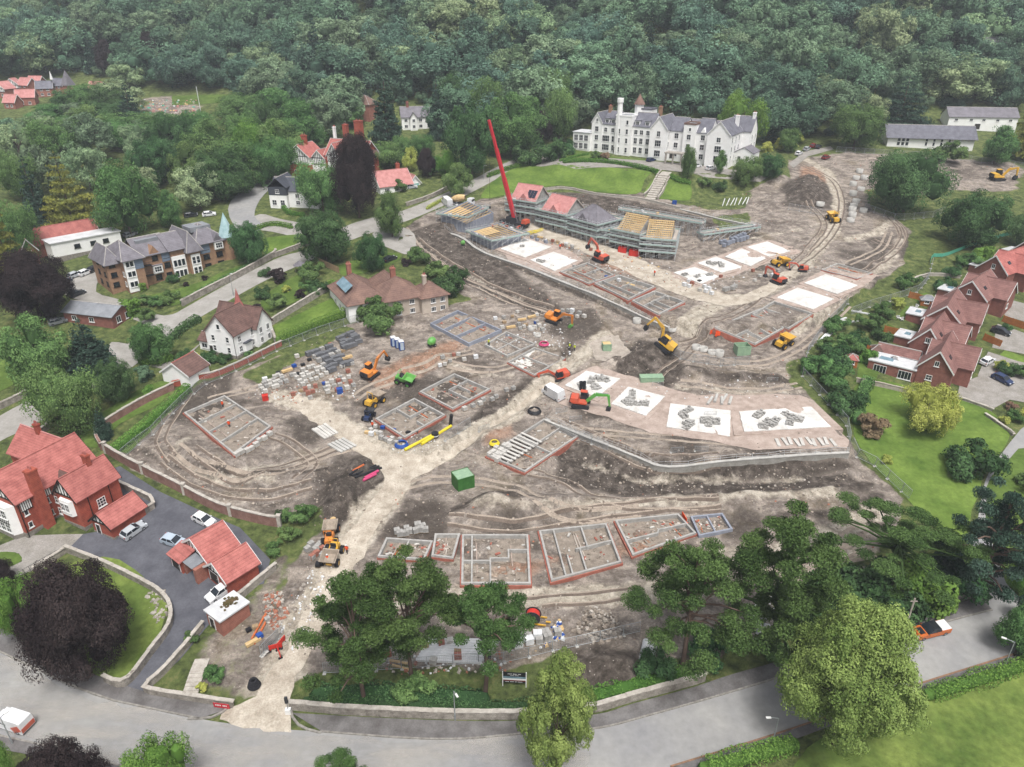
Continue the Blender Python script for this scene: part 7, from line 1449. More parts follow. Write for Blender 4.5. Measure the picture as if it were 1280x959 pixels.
TREES = [
 ('lime',1070,930,753,176,'large full lime-green tree standing between the road and the meadow','broadleaf_tree'),
 ('birch',697,985,834,92,'slender yellow-green tree rising from the bottom edge before the road','broadleaf_tree'),
 ('bright',200,1015,920,105,'top of a bright green tree at the bottom edge left of the haul track','broadleaf_tree'),
 ('copper',74,1020,925,110,'top of a dark copper tree at the bottom edge below the van','copper_beech'),
 ('pine_a',428,1015,938,80,'tip of a young pine at the bottom edge','pine_tree'),
 ('bright',2,1005,928,50,'green bush-like tree in the bottom corner beneath the van','broadleaf_tree'),
 ('copper',88,842,702,142,'huge dark copper beech overhanging the road at the red-brick house','copper_beech'),
 ('bright',22,795,718,72,'bright green tree at the edge behind the big copper beech','broadleaf_tree'),
 ('copper',-8,735,695,50,'small dark purple tree at the picture edge by the pale drive','copper_beech'),
 ('pine_a',455,874,706,130,'multi-stemmed leaning pine nearest the haul track entrance','pine_tree'),
 ('pine_b',515,858,682,125,'tall flat-topped pine with ivy foot in the middle of the front trio','pine_tree'),
 ('pine_c',606,866,722,95,'bare-trunked pine beside the sign board','pine_tree'),
 ('pine_d',853,832,656,150,'broad dense pine behind the roadside wall and pipes','pine_tree'),
 ('pine_e',962,822,626,140,'tall pine with ivy-clad trunk beside the loose rubble','pine_tree'),
 ('pine_f',1110,728,608,170,'wide umbrella pine with forked ivy-clad trunk below the lawn','pine_tree'),
 ('pine_g',1218,748,583,110,'dark drooping conifer beside the private lane','pine_tree'),
 ('mid0',1283,820,752,70,'broadleaf tree at the right edge over the road','broadleaf_tree'),('bright',1290,745,690,50,'small bright tree at the lane mouth on the right edge','broadleaf_tree'),
 ('willow',1160,538,483,80,'yellow weeping willow on the bright lawn','willow_tree'),
 ('dark1',1140,265,186,115,'big round oak nearest the long white hall','oak_tree'),('dark0',1222,307,240,94,'round dark oak beside the green mesh fence','oak_tree'),('dark1',1292,310,268,60,'dark tree cut by the right edge beyond the oaks','broadleaf_tree'),
 ('dark0',404,328,262,78,'dense dark tree at the lane corner above the gardens','broadleaf_tree'),('dark0',463,338,291,46,'round dark tree behind the hipped-roof house','broadleaf_tree'),('mid1',488,296,240,44,'upright green tree at the site corner by the bend','broadleaf_tree'),
 ('copper',444,272,170,66,'tall copper beech in front of the timbered mansion','copper_beech'),('mid2',400,268,202,68,'loose green tree beside the slate-hung white house','broadleaf_tree'),
 ('dark0',308,331,276,50,'dark green tree at the end of the flats below the spire','broadleaf_tree'),('mid0',188,450,401,60,'round green tree at the drive below the flats','broadleaf_tree'),('yew',105,464,394,70,'bushy dark evergreen beside the low outbuilding','evergreen_tree'),
 ('mid1',42,480,392,80,'grey-green tree left of the dark evergreen','broadleaf_tree'),('mid2',76,540,455,90,'large grey-green tree behind the red-brick house','broadleaf_tree'),('copper',38,402,313,98,'dark copper beech above the low outbuilding at the left edge','copper_beech'),
 ('yew',124,548,506,26,'narrow dark clipped yew on the shaded lawn','evergreen_tree'),('dark0',140,501,448,56,'round dark evergreen bush-tree on the shaded lawn','evergreen_tree'),
 ('mid0',152,296,204,88,'big green tree behind the white flat-roofed building','broadleaf_tree'),('mid1',208,286,238,36,'small round tree behind the flats','broadleaf_tree'),('cedar',78,288,190,78,'golden-tipped cedar behind the red-roofed building','cedar_tree'),('cedar',0,372,246,84,'layered golden cedar at the left edge','cedar_tree'),('conifer',38,290,196,44,'dark conifer left of the golden cedar','conifer_tree'),
 ('conifer',481,194,88,52,'tall dark conifer beside the white house in the trees','conifer_tree'),('dark0',588,218,130,84,'big dark tree over the bend of the lane','broadleaf_tree'),('mid1',573,246,204,42,'young tree at the roadside hedge beyond the scaffold','broadleaf_tree'),('yellow',513,214,184,24,'small yellow-green tree beside the bungalow','broadleaf_tree'),('copper',533,222,186,26,'small copper tree beside the bungalow','copper_beech'),('bright',556,222,188,30,'fresh green tree next to the small copper one','broadleaf_tree'),
 ('mid0',505,205,170,36,'round tree between bungalow and white house','broadleaf_tree'),('mid2',528,200,168,34,'leafy tree below the white house in the trees','broadleaf_tree'),('mid1',640,196,118,70,'tall tree above the lane left of the hotel','broadleaf_tree'),('copper',676,180,140,34,'dull purple tree left of the hotel','copper_beech'),('mid2',700,178,112,52,'wide tree against the left end of the hotel','broadleaf_tree'),
 ('bright',930,192,116,66,'pale green tree just right of the hotel','broadleaf_tree'),('mid2',1073,187,131,70,'rounded pale tree left of the long white hall','broadleaf_tree'),('cedar_dark',1132,162,92,74,'dark layered cedar behind the long white hall','cedar_tree'),('mid0',862,224,182,22,'slim tree in front of the hotel','broadleaf_tree'),('mid1',902,216,188,18,'small tree before the hotel gable','broadleaf_tree'),
 ('mid2',935,232,196,40,'bushy small tree at the right foot of the hotel','broadleaf_tree'),('dark0',962,222,192,42,'dark shrub-tree beside the parked cars','broadleaf_tree'),('cedar',1292,200,118,60,'golden cedar cut by the right edge near the halls','cedar_tree'),('mid1',1250,205,158,48,'loose tree right of the halls','broadleaf_tree'),('mid0',985,190,160,34,'shrubby tree with yellow flowers behind the parked cars','broadleaf_tree'),
 ('mid2',342,232,172,62,'tree left of the mansion','broadleaf_tree'),('bright',322,222,150,60,'bright tree behind the drive left of the mansion','broadleaf_tree'),('mid0',300,205,140,66,'tree in the belt above the flats, right end','broadleaf_tree'),('conifer',160,165,105,40,'dark conifer in front of the far clearing','conifer_tree'),('mid1',430,160,125,50,'tree behind the mansion roofs','broadleaf_tree'),('conifer',545,175,92,26,'pointed blue-green conifer behind the white house','conifer_tree')]
for k, u, v, vt, w, lb, nm in TREES: tree(k, u, v, vt, w, lb, nm)
_r = random.Random(5); keys = ['mid0','mid1','mid2','dark0','wood1','wood3']
BELT = [(20,210,150),(70,205,148),(118,200,142),(170,205,152),(215,210,142),(262,215,150),(235,238,178),(275,250,185),(190,232,172),(105,238,178),(55,240,182),(18,250,190),(330,190,125),(250,180,138),(60,180,140),(112,178,132),(215,182,140),(300,240,178),(345,215,150),(14,330,250),(380,185,128),(405,175,120),(345,170,112),(20,185,148),(570,150,92),(605,165,98),(660,180,122),(690,160,90),(170,262,205),(245,262,205),(620,190,150),(470,215,178),(130,160,126),(64,158,130),(95,150,128),(160,172,140),(300,152,118),(152,185,150),(108,146,104),(135,150,108),(148,142,100),(88,142,112)]
ORD = ['first','second','third','fourth','fifth','sixth','seventh','eighth','ninth','tenth','eleventh','twelfth','thirteenth','fourteenth','fifteenth','sixteenth','seventeenth','eighteenth','nineteenth','twentieth','twenty-first','twenty-second','twenty-third','twenty-fourth']
for i, (u, v, vt) in enumerate(BELT):
    row = lambda q: 0 if q[1] > 225 else 1 if q[1] > 195 else 2
    k = sorted(q[0] for q in BELT if row(q) == row(BELT[i])).index(u)
    tree(_r.choice(keys), u, v, vt, _r.uniform(52,78), 'leafy tree in the %s row of the tree belt behind the houses, %s from left' % (['front','middle','back'][row(BELT[i])], ORD[k]), 'belt_tree', group='tree belt behind the houses')
# ---- the wood on the hill: 300 single trees in view, the rest one mass
_g = np.random.default_rng(11); pts = []
for _ in range(9000):
    x = _g.uniform(-430, 430); ys = float(np.interp(x, *YS)); y = ys-28+ (_g.random()**1.0)*190
    if abs(x) > .78*y+12: continue
    z = gz(x, y); dpt = y*CP+(CAMZ-z)*SP; u = 640+FPX*x/dpt; vv = 479.5+FPX*((CAMZ-z)*CP-y*SP)/dpt
    if 160 < u < 310 and vv > 112: continue
    if u < 160 and vv > 96: continue
    if 715 < u < 960 and vv > 150: continue
    if 1090 < u < 1290 and vv > 136: continue
    if 430 < u < 560 and vv > 130: continue
    if vv > 172: continue
    if any((x-a)**2+(y-b)**2 < 11.2**2 for a, b, *_ in pts): continue
    pts.append((x, y, z, u, vv))
pts.sort(key=lambda t: t[1]-np.interp(t[0], *YS)*.0)
wk = ['wood%d' % i for i in range(6)]
rest = []
nb = nc = 0
for i, (x, y, z, u, vv) in enumerate(pts):
    con = _g.random() < (.22 if 380 < u < 620 else .07)
    h = _g.uniform(14, 26)
    if con and nc < 60:
        k = 'spruce'; s = (h*_g.uniform(.9,1.25),)*2+(h*1.15,); lb, nm, gp = '%s pointed conifer on the %s wooded slope above the %s' % ('tall' if h > 18.5 else 'low', 'lower' if vv > 95 else 'middle' if vv > 50 else 'upper', ['far estate','timbered mansion','bend in the lane','white hotel','white halls'][(u > 200)+(u > 430)+(u > 700)+(u > 960)]), 'woodland_conifer', 'conifers in the hillside wood'; nc += 1
    elif nb < 300:
        k = wk[int(_g.integers(6))]; s = (h*_g.uniform(.8,1.2),)*2+(h*_g.uniform(.85,1.05),); lb, nm, gp = '%s %s tree on the %s wooded slope above the %s' % ('tall' if h > 18.5 else 'low', {'wood1':'pale green','wood2':'deep green','wood4':'deep green'}.get(k,'mid-green'), 'lower' if vv > 95 else 'middle' if vv > 50 else 'upper', ['far estate','timbered mansion','bend in the lane','white hotel','white halls'][(u > 200)+(u > 430)+(u > 700)+(u > 960)]), 'woodland_tree', 'broadleaf trees of the hillside wood'; nb += 1
    else:
        rest.append((x, y, z)); continue
    tag(ob(nm, TR[k][0], None, (x, y, z-.3), _g.random()*6.28, s), lb, 'tree', gp)
# a purple tree or two stand out of the wood
tree('copper', 132, 96, 52, 26, 'purple beech showing in the far wood above the estate', 'copper_beech'); tree('copper', 188, 92, 42, 24, 'second purple beech, taller, in the far wood above the clearing', 'copper_beech')
def scatter(name, points, keys, label, smin, smax):
    col = bpy.data.collections.new(name+'_sources')
    for k in keys: o = bpy.data.objects.new('source_'+k, TR[k][0]); col.objects.link(o)
    me = bpy.data.meshes.new(name); me.from_pydata([(a,b,c-.3) for a,b,c in points], [], [])
    o = ob(name, me); ng = bpy.data.node_groups.new(name, 'GeometryNodeTree')
    ng.interface.new_socket('Geometry', in_out='INPUT', socket_type='NodeSocketGeometry'); ng.interface.new_socket('Geometry', in_out='OUTPUT', socket_type='NodeSocketGeometry')
    N, Lk = ng.nodes, ng.links; gi, go = N.new('NodeGroupInput'), N.new('NodeGroupOutput')
    ci = N.new('GeometryNodeCollectionInfo'); ci.inputs['Collection'].default_value = col; ci.inputs['Separate Children'].default_value = True; ci.inputs['Reset Children'].default_value = True
    ip = N.new('GeometryNodeInstanceOnPoints'); ip.inputs['Pick Instance'].default_value = True
    rv = N.new('FunctionNodeRandomValue'); rv.data_type = 'FLOAT'; rv.inputs[2].default_value = smin; rv.inputs[3].default_value = smax
    rr = N.new('FunctionNodeRandomValue'); rr.data_type = 'FLOAT_VECTOR'; rr.inputs[1].default_value = (0,0,6.28)
    Lk.new(gi.outputs[0], ip.inputs['Points']); Lk.new(ci.outputs[0], ip.inputs['Instance']); Lk.new(rv.outputs[1], ip.inputs['Scale']); Lk.new(rr.outputs[0], ip.inputs['Rotation']); Lk.new(ip.outputs[0], go.inputs[0])
    md = o.modifiers.new('scatter', 'NODES'); md.node_group = ng
    tag(o, label, kind='stuff'); return o
if rest: scatter('forest', rest, wk, 'the rest of the wood, merging into one mass up the hill', 14, 22)
print('wood', len(pts), nb, nc, len(rest))
# understorey so that no bare slope shows between the trunks
und = []
for _ in range(500):
    x = _g.uniform(-420, 420); ys = float(np.interp(x, *YS)); y = ys-30+_g.random()*130
    if abs(x) > .78*y+12: continue
    z = gz(x, y); dpt = y*CP+(CAMZ-z)*SP; u = 640+FPX*x/dpt; vv = 479.5+FPX*((CAMZ-z)*CP-y*SP)/dpt
    if (160 < u < 310 and vv > 114) or (u < 160 and vv > 98) or (700 < u < 965 and vv > 152) or (1085 < u and vv > 140) or (430 < u < 560 and vv > 132) or vv > 176: continue
    und.append((x, y, z))
scatter('undergrowth', und, ['wood0','wood4'], 'shrubby undergrowth at the foot of the wood', 4, 8)
# ================================================================== WALLS, FENCES, HEDGES, SHRUBS, STREET FURNITURE
pm('brick_old', '8d6f66', '74574f', 1.0, .9, .4, 4, courses=.25, fine=.25); pm('stone_wall', '9b958c', '6f6961', 1.1, .9, .8, 3, fine=.35); pm('cope', 'b1aba2', '938d84', 1.4, .9, .3, 3, fine=.2); pm('fence_orange', 'a5683c', '8b5630', 1.5, .85, fine=.2); pm('fence_wood', '9c8568', '83705a', 1.5, .85, fine=.2); pm('iron', '3a3c3f', '2c2e30', 2, .6); pm('galv', 'a9adaf', '929698', 2, .5, metal=.5, fine=.1); pm('sign_black','2b2b2e','202023',2,.5)
def wall(px, h, mats, label, thick=.4, cope=.14, name='wall', sm=3, h2=None, piers=0):
    w = catmull(W2(*px), sm) if sm else W2(*px); r = thing(name, label, 'wall', (0,0,0)); m = MB(); strip_wall(m, w, thick, h, 0, 1.0, -.8, 0, h2=h2); m.build('masonry', mats[0], r)
    l = resample(w, 1.1); N = len(l)
    for k in range(N-1):
        a, b_ = Vector((*l[k], gz(*l[k])+h)), Vector((*l[k+1], gz(*l[k+1])+h)); wallseg('coping_stone', r, a, b_.lerp(a,.03), thick+.14, .0, cope*(1+.25*math.sin(k*1.9)), mats[1])
    if piers:
        for q in resample(w, piers): m = MB(); m.box(q[0]-.3,q[0]+.3,q[1]-.3,q[1]+.3,gz(*q)-.6,gz(*q)+h+.35); m.box(q[0]-.38,q[0]+.38,q[1]-.38,q[1]+.38,gz(*q)+h+.35,gz(*q)+h+.5); m.build('pier', mats[1], r)
    return r
wall([(128,563),(122,550),(130,537),(150,523),(185,503),(218,487)], 1.6, ('brick_old','cope'), 'curved old brick wall around the shaded lawn')
wall([(133,566),(160,582),(220,612),(275,640),(330,655),(350,658)], 1.9, ('brick_old','cope'), 'long red brick boundary wall between yard and site', piers=11)
wall([(216,484),(265,472),(300,458),(330,443),(352,432)], 1.2, ('brick_red','cope'), 'red-topped brick wall below the white house')
wall([(345,430),(337,408),(412,362)], 1.6, ('stone_pale','cope'), 'pale garden wall beside the rectangular lawn', sm=0)
wall([(151,609),(190,627),(194,635),(177,646)], 1.2, ('stone_wall','cope'), 'stone wall behind the brick annex', sm=0)
wall([(84,690),(130,708),(172,728),(200,744),(214,762),(213,786),(190,818),(158,858),(132,852)], 1.2, ('stone_wall','cope'), 'curving stone wall round the copper beech plot')
wall([(45,715),(84,690)], 1.0, ('stone_wall','cope'), 'short stone wall beside the pale drive')
wall([(254,785),(230,815),(200,848),(183,862),(190,868),(240,876),(292,884)], 1.1, ('stone_wall','cope'), 'stone garden wall with crenellated coping beside the drive mouth', sm=2)
wall([(286,760),(302,748),(322,731),(345,712)], 1.2, ('stone_pale','cope'), 'stone wall beside the brick hut and garages')
wall([(364,886),(400,889),(434,892),(543,897),(640,898),(700,893),(744,889),(789,876),(866,855),(880,850)], 1.3, ('stone_wall','cope'), 'old ivy-topped stone wall along the front footway', .5)
wall([(1128,786),(1145,766),(1185,755),(1228,742)], 1.2, ('stone_wall','cope'), 'stone wall beside the footway near the pickup')
wall([(228,383),(260,366),(300,346),(342,322),(345,318)], 1.6, ('stone_wall','cope'), 'stone retaining wall below the flats lawn')
wall([(343,322),(370,312),(386,306)], 1.3, ('stone_wall','cope'), 'stone wall at the junction corner lawn'); wall([(508,258),(540,247),(572,230)], 1.2, ('stone_wall','cope'), 'stone wall of the bungalow garden along the lane'); wall([(0,512),(40,492),(60,480)], 1.3, ('stone_wall','cope'), 'stone wall along the lane at the left edge'); wall([(62,535),(40,552)], 1.2, ('stone_wall','cope'), 'stone wall end behind the red-brick house')
wall([(1070,478),(1100,484),(1150,496)], 1.0, ('timber_grey','timber_grey'), 'weathered timber fence wall behind the bright lawn', .2); wall([(1196,498),(1225,508),(1240,514)], .5, ('stone_pale','cope'), 'low pale edging wall of the paved drive')
wall([(1232,520),(1258,538),(1266,545)], .5, ('stone_pale','cope'), 'low stone edge of the flower border'); wall([(805,246),(818,228),(826,216)], .9, ('cope','cope'), 'pale balustrade on the left of the hotel steps', .4, sm=0); wall([(822,250),(832,232),(838,222)], .9, ('cope','cope'), 'pale balustrade on the right of the hotel steps', .4, sm=0)
wall([(640,246),(700,236),(745,244),(800,250),(850,262)], .7, ('cope','cope'), 'low pale edging of white blocks below the hotel lawn'); wall([(1125,358),(1160,345),(1200,348)], .7, ('cope','cope'), 'low white garden wall behind the third brick house')
# hotel steps, garden steps
r = thing('steps', 'pale flight of steps from the hotel lawn to the site', 'steps', (0,0,0)); A, B = P(814,248), P(832,217)
for i in range(12): c = A.lerp(B, i/12); c2 = A.lerp(B, (i+1)/12); wallseg('step', r, c, c2, 3.4, -.6, .15+.02*i, 'cope')
r = thing('steps', 'flight of pale garden steps up to the brick hut', 'steps', (0,0,0)); A, B = P(240,862), P(251,832)
for i in range(6): c = A.lerp(B, i/6); c2 = A.lerp(B, (i+.85)/6); wallseg('step', r, c, c2, 2.0, -.4, .12+.05*i, 'cope')
# fences of upright panels
def panels(px, pw, h, maker, label, name='site_fence', cat='fence', sm=0, group=None):
    w = catmull(W2(*px), sm) if sm else W2(*px); l = resample(w, pw); r = thing(name, label, cat, (0,0,0), group=group); me = maker(pw, h)
    for a, b_ in zip(l[:-1], l[1:]):
        za, zb = gz(*a), gz(*b_); d = Vector((b_[0]-a[0], b_[1]-a[1], zb-za)); L = d.xy.length
        if L < pw*.4: continue
        o = ob('fence_panel', me, r, (a[0], a[1], za), math.atan2(d.y, d.x), (L/pw, 1, 1)); o.rotation_euler[1] = -math.atan2(d.z, L)
    return r
_pc = {}
def heras(w, h):
    if 'heras' not in _pc:
        m = MB()
        for x in (0, w-.04): m.tube((x,0,0),(x,0,h),.04,5)
        for z in (.15, h): m.tube((0,0,z),(w,0,z),.04,5)
        for i in range(1, 14): m.box(w*i/14-.008,w*i/14+.008,-.008,.008,.15,h)
        for i in range(1, 6): m.box(0,w,-.008,.008,.15+(h-.15)*i/6-.008,.15+(h-.15)*i/6+.008)
        m.box(-.15,.3,-.3,.3,0,.12,1); _pc['heras'] = m.mesh('fence_panel',['galv','concrete_ring'])
    return _pc['heras']
def closeboard(mat):
    def f(w, h):
        if mat not in _pc:
            m = MB(); n = 8
            for i in range(n): m.box(w*i/n+.01,w*(i+1)/n-.01,-.02,.02,.05,h-.04*(i % 2))
            m.box(0,w,.02,.08,.4,.5); m.box(0,w,.02,.08,h-.5,h-.4); m.box(-.06,.06,-.06,.06,0,h+.1); _pc[mat] = m.mesh('fence_panel',mat)
        return _pc[mat]
    return f
def railing(w, h):
    if 'rail' not in _pc:
        m = MB()
        for z in (.3*h, .95*h): m.tube((0,0,z),(w,0,z),.03,4)
        for i in range(3): m.box(w*i/3-.03,w*i/3+.03,-.03,.03,-.2,h)
        _pc['rail'] = m.mesh('fence_panel','iron')
    return _pc['rail']
def netf(w, h):
    if 'net' not in _pc:
        m = MB(); m.tube((0,0,0),(0,0,h),.04,5); m.box(0,w,-.015,.015,.2,h-.1); _pc['net'] = m.mesh('fence_panel','teal_plastic')
    return _pc['net']
panels([(155,572),(190,545),(225,508),(250,485),(300,462),(345,440),(400,418),(450,402),(470,396)], 3.5, 2., heras, 'steel mesh fence along the left boundary hedge of the site'); panels([(405,842),(480,838),(560,832),(640,828),(700,812),(760,800),(800,790)], 3.5, 1.6, heras, 'steel mesh fence above the front verge'); panels([(1060,380),(1035,405),(1010,440),(1002,470),(1030,500),(1060,535),(1064,558),(1090,580),(1110,600),(1136,624)], 3.5, 2., heras, 'steel mesh fence along the bright lawn boundary')
panels([(1080,262),(1120,276),(1165,272),(1180,266)], 3.5, 1.2, heras, 'light fence round the oak'); panels([(1165,330),(1160,350),(1148,365),(1120,375),(1085,385),(1060,395)], 3.5, 1.6, heras, 'steel mesh fence behind the brick house gardens'); panels([(1290,292),(1255,296),(1210,310),(1180,322),(1164,322),(1162,332)], 2.5, 1.3, netf, 'turquoise plastic netting fence below the oaks', 'netting_fence')
panels([(1045,190),(1110,194),(1200,200),(1285,212)], 3.5, 1.8, heras, 'grey mesh fence in front of the long white hall'); panels([(985,262),(1010,266),(1030,270)], 3.5, 1.1, heras, 'short run of mesh barriers on the soil bank'); panels([(700,540),(740,556),(765,566)], 3.5, 1.1, heras, 'short run of mesh barriers behind the lower retaining wall'); panels([(556,552),(580,538),(592,530)], 3.5, 1.1, heras, 'mesh barriers along the trench'); panels([(836,440),(860,452),(900,458),(940,456)], 3., 1.1, heras, 'mesh barriers above the cut bank')
panels([(394,328),(412,336),(424,342)], 2.4, 1.8, closeboard('fence_wood'), 'new timber fence behind the garden shrubs', 'timber_fence'); panels([(1160,385),(1180,394),(1196,392)], 2., 1.7, closeboard('fence_orange'), 'orange-brown fence panels between the upper back gardens', 'timber_fence'); panels([(1104,415),(1125,420),(1140,425)], 2., 1.6, closeboard('fence_orange'), 'orange-brown fence panels beside the white furniture', 'timber_fence'); panels([(1135,372),(1150,376),(1165,382)], 2., 1.6, closeboard('fence_orange'), 'orange-brown fence panels farther up the gardens', 'timber_fence'); panels([(1082,440),(1110,446),(1128,452)], 2., 1.5, closeboard('fence_orange'), 'orange-brown fence panels behind the dark summerhouse', 'timber_fence'); panels([(1252,402),(1280,412)], 2., 1.7, closeboard('fence_orange'), 'orange-brown fence panels between the forecourts, upper', 'timber_fence'); panels([(1228,425),(1250,434)], 2., 1.7, closeboard('fence_orange'), 'orange-brown fence panels between the forecourts, lower', 'timber_fence')
panels([(25,722),(60,702),(84,688),(130,704)], 2.4, 1.1, railing, 'black iron railing on the drive wall', 'railing', 'railing')
for i, (u, v, a) in enumerate([(695,517,20),(712,527,10),(838,566,5),(868,564,-5),(598,540,30),(880,520,0),(958,478,5),(815,483,0)]): p = P(u, v); tag(ob('mesh_barrier', heras(3.5,2.), None, p, R(a), (.7,1,.55)), ['mesh barrier beside the white van','mesh barrier below the van by the gravel','mesh barrier left of two above the retaining wall corner','mesh barrier right of two above the retaining wall corner','mesh barrier at the trench beside the clay heap','mesh barrier on the lower terrace','pale mesh panel lying on the cut bank','mesh barrier beside the pale green container'][i], 'barrier', 'loose mesh barriers')
for i in range(3): p = P(327+i*3, 822-i*2); tag(ob('mesh_hurdle', heras(3.5,2.), None, p+Vector((0,0,.15*i+.1)), R(62), (1,1,1)), 'galvanised mesh panel in the leaning stack beside the entrance', 'panel', 'stack of mesh panels')['kind'] = 'thing'
# hedges
def hedge(px, w, h, label, mat='leaf_hedge', dens=55, leaf=.28, name='hedge', sm=3, seed=0, rough=.15):
    g = np.random.default_rng(seed+len(label)); l = resample(catmull(W2(*px), sm) if sm else W2(*px), .8); l = np.array(l)
    lx = offset_line([tuple(q) for q in l], 1.0); nrm = np.array(lx)-l
    L = len(l)*.8; n = int(L*dens*1.7*(h+w/2)/2); leaf = leaf*.85
    i = g.integers(0, len(l)-1, n); t = g.random(n)[:,None]; c = l[i]*(1-t)+l[i+1]*t; nn = nrm[i]
    side = g.random(n); s = np.where(side < .5, np.sign(g.random(n)-.5), g.uniform(-1,1,n)); z = np.where(side < .5, g.random(n), 1.)
    hh = h*(1+rough*fbm(c[:,0], c[:,1], 2.5, 5)); ww = w/2*(1+rough*fbm(c[:,0], c[:,1], 2., 9))
    ww = ww*(1-.15*z)
    xy = c+nn*(s*ww)[:,None]; zz = H(c[:,0], c[:,1])+z*hh+g.normal(0,.05,n)
    nor = np.stack([nn[:,0]*np.where(side < .5, s, 0), nn[:,1]*np.where(side < .5, s, 0), np.where(side < .5, .3, 1.)], -1)+.5*g.normal(size=(n,3))
    cores = [((*q, gz(*q)+h*.4), (w*.4, w*.4, h*.42)) for q in l[::1]]
    me = leaf_mesh('foliage', np.column_stack([xy, zz]), unit(nor), leaf, mat, seed, .8, None, cores)
    r = thing(name, label, 'hedge', (0,0,0)); ob('foliage', me, r); return r
hedge([(349,430),(400,410),(453,388)], 1.9, 2.5, 'clipped bright hedge along the site side of the rectangular lawn', 'leaf_bright', 70, .22, rough=.05); hedge([(413,362),(436,372),(456,381)], 1.9, 2.7, 'clipped bright hedge at the far end of the rectangular lawn', 'leaf_bright', 70, .22, rough=.05); hedge([(143,568),(170,548),(205,517),(236,490)], 1.9, 1.9, 'long bright hedge inside the mesh fence beside the brick wall', 'leaf_bright', 60, .25)
hedge([(610,222),(640,211),(672,204)], 1.5, 1.4, 'dark hedge along the lane above the hotel lawn', 'leaf_hedge', 45, .35); hedge([(705,204),(740,203),(780,207),(822,218)], 1.6, 1.4, 'dark hedge between hotel drive and lawn', 'leaf_hedge', 45, .35); hedge([(838,222),(850,228),(862,230)], 1.6, 1.3, 'dark hedge right of the hotel steps', 'leaf_hedge', 45, .35); hedge([(228,380),(270,357),(310,336),(340,320)], 1.4, 1.2, 'hedge on top of the wall below the flats', 'leaf_mid', 45, .3)
hedge([(880,966),(930,952),(990,935)], 2.2, 1.8, 'roadside hedge left of the lime tree at the bottom', 'leaf_hedge', 60, .25, rough=.4); hedge([(1160,872),(1200,860),(1290,832)], 2.2, 1.6, 'roadside hedge between footway and meadow on the right', 'leaf_hedge', 60, .25, rough=.4); hedge([(215,425),(230,412),(248,402)], 2.4, 1.6, 'dark rounded hedge beside the lane above the white house', 'leaf_dark', 45, .35, rough=.4); hedge([(178,455),(200,455),(214,450)], 2.2, 1.5, 'rounded clipped hedge below the round green tree', 'leaf_hedge', 50, .3); hedge([(315,290),(340,282),(365,286)], 1.3, 1.3, 'hedge along the junction lawn', 'leaf_hedge', 45, .35)
hedge([(350,255),(362,268),(380,270)], 1.5, 1.2, 'hedge below the slate-hung white house', 'leaf_hedge', 45, .35); hedge([(534,262),(548,254),(560,248)], 1.2, 1.0, 'yellowish low hedge on the lane side of the scaffolds', 'leaf_yellow', 45, .3); hedge([(1085,480),(1075,500),(1070,530)], 2.5, 1.8, 'leafy shrub border left of the bright lawn', 'leaf_mid', 50, .32, rough=.6); hedge([(700,202),(722,196),(735,194)], 1.2, .8, 'low hedge at the hotel lawn end', 'leaf_hedge', 45, .35)
# ivy and ground cover on the front verge
hedge([(385,879),(434,881),(543,885),(640,886),(680,883)], 2.2, .8, 'dark ivy and brambles on the bank above the front wall, left', 'leaf_dark', 60, .26, 'ground_cover_bank', rough=.7); hedge([(700,876),(744,871),(789,859),(866,841)], 2.4, .8, 'bright weeds and ivy on the bank above the front wall, right', 'leaf_hedge', 60, .26, 'ground_cover_bank', rough=.7); hedge([(400,870),(470,868),(540,872),(600,876)], 3.5, .8, 'dark shrubby growth around the pine trunks', 'leaf_dark', 50, .3, 'ground_cover_bank', rough=.8, seed=3)
SH = {}
for k, mt, nl in (('green','leaf_mid',9),('dark','leaf_dark',9),('bright','leaf_bright',9),('gold','leaf_yellow',8),('plum','leaf_copper',8),('grey','leaf_wood',8),('rust','leaf_flower',8)): SH[k] = crown('foliage', mt, 300+nl+len(k), w=1.2, z0=-.05, nl=nl, nsub=10, nleaf=4000, leaf=.08, lobe=.3, core=.5)
_sn = [0]
def shrub(k, u, v, wpx, label, hr=.8, group=None, name='shrub'):
    p = P(u, v); w = wpx*mpx(p); _sn[0] += 1; r = thing(name, label, 'shrub', (p.x,p.y,p.z-.1), _sn[0]*1.7 % 6.28, group, (w/1.35, w/1.35, w*hr)); ob('foliage', SH[k], r)
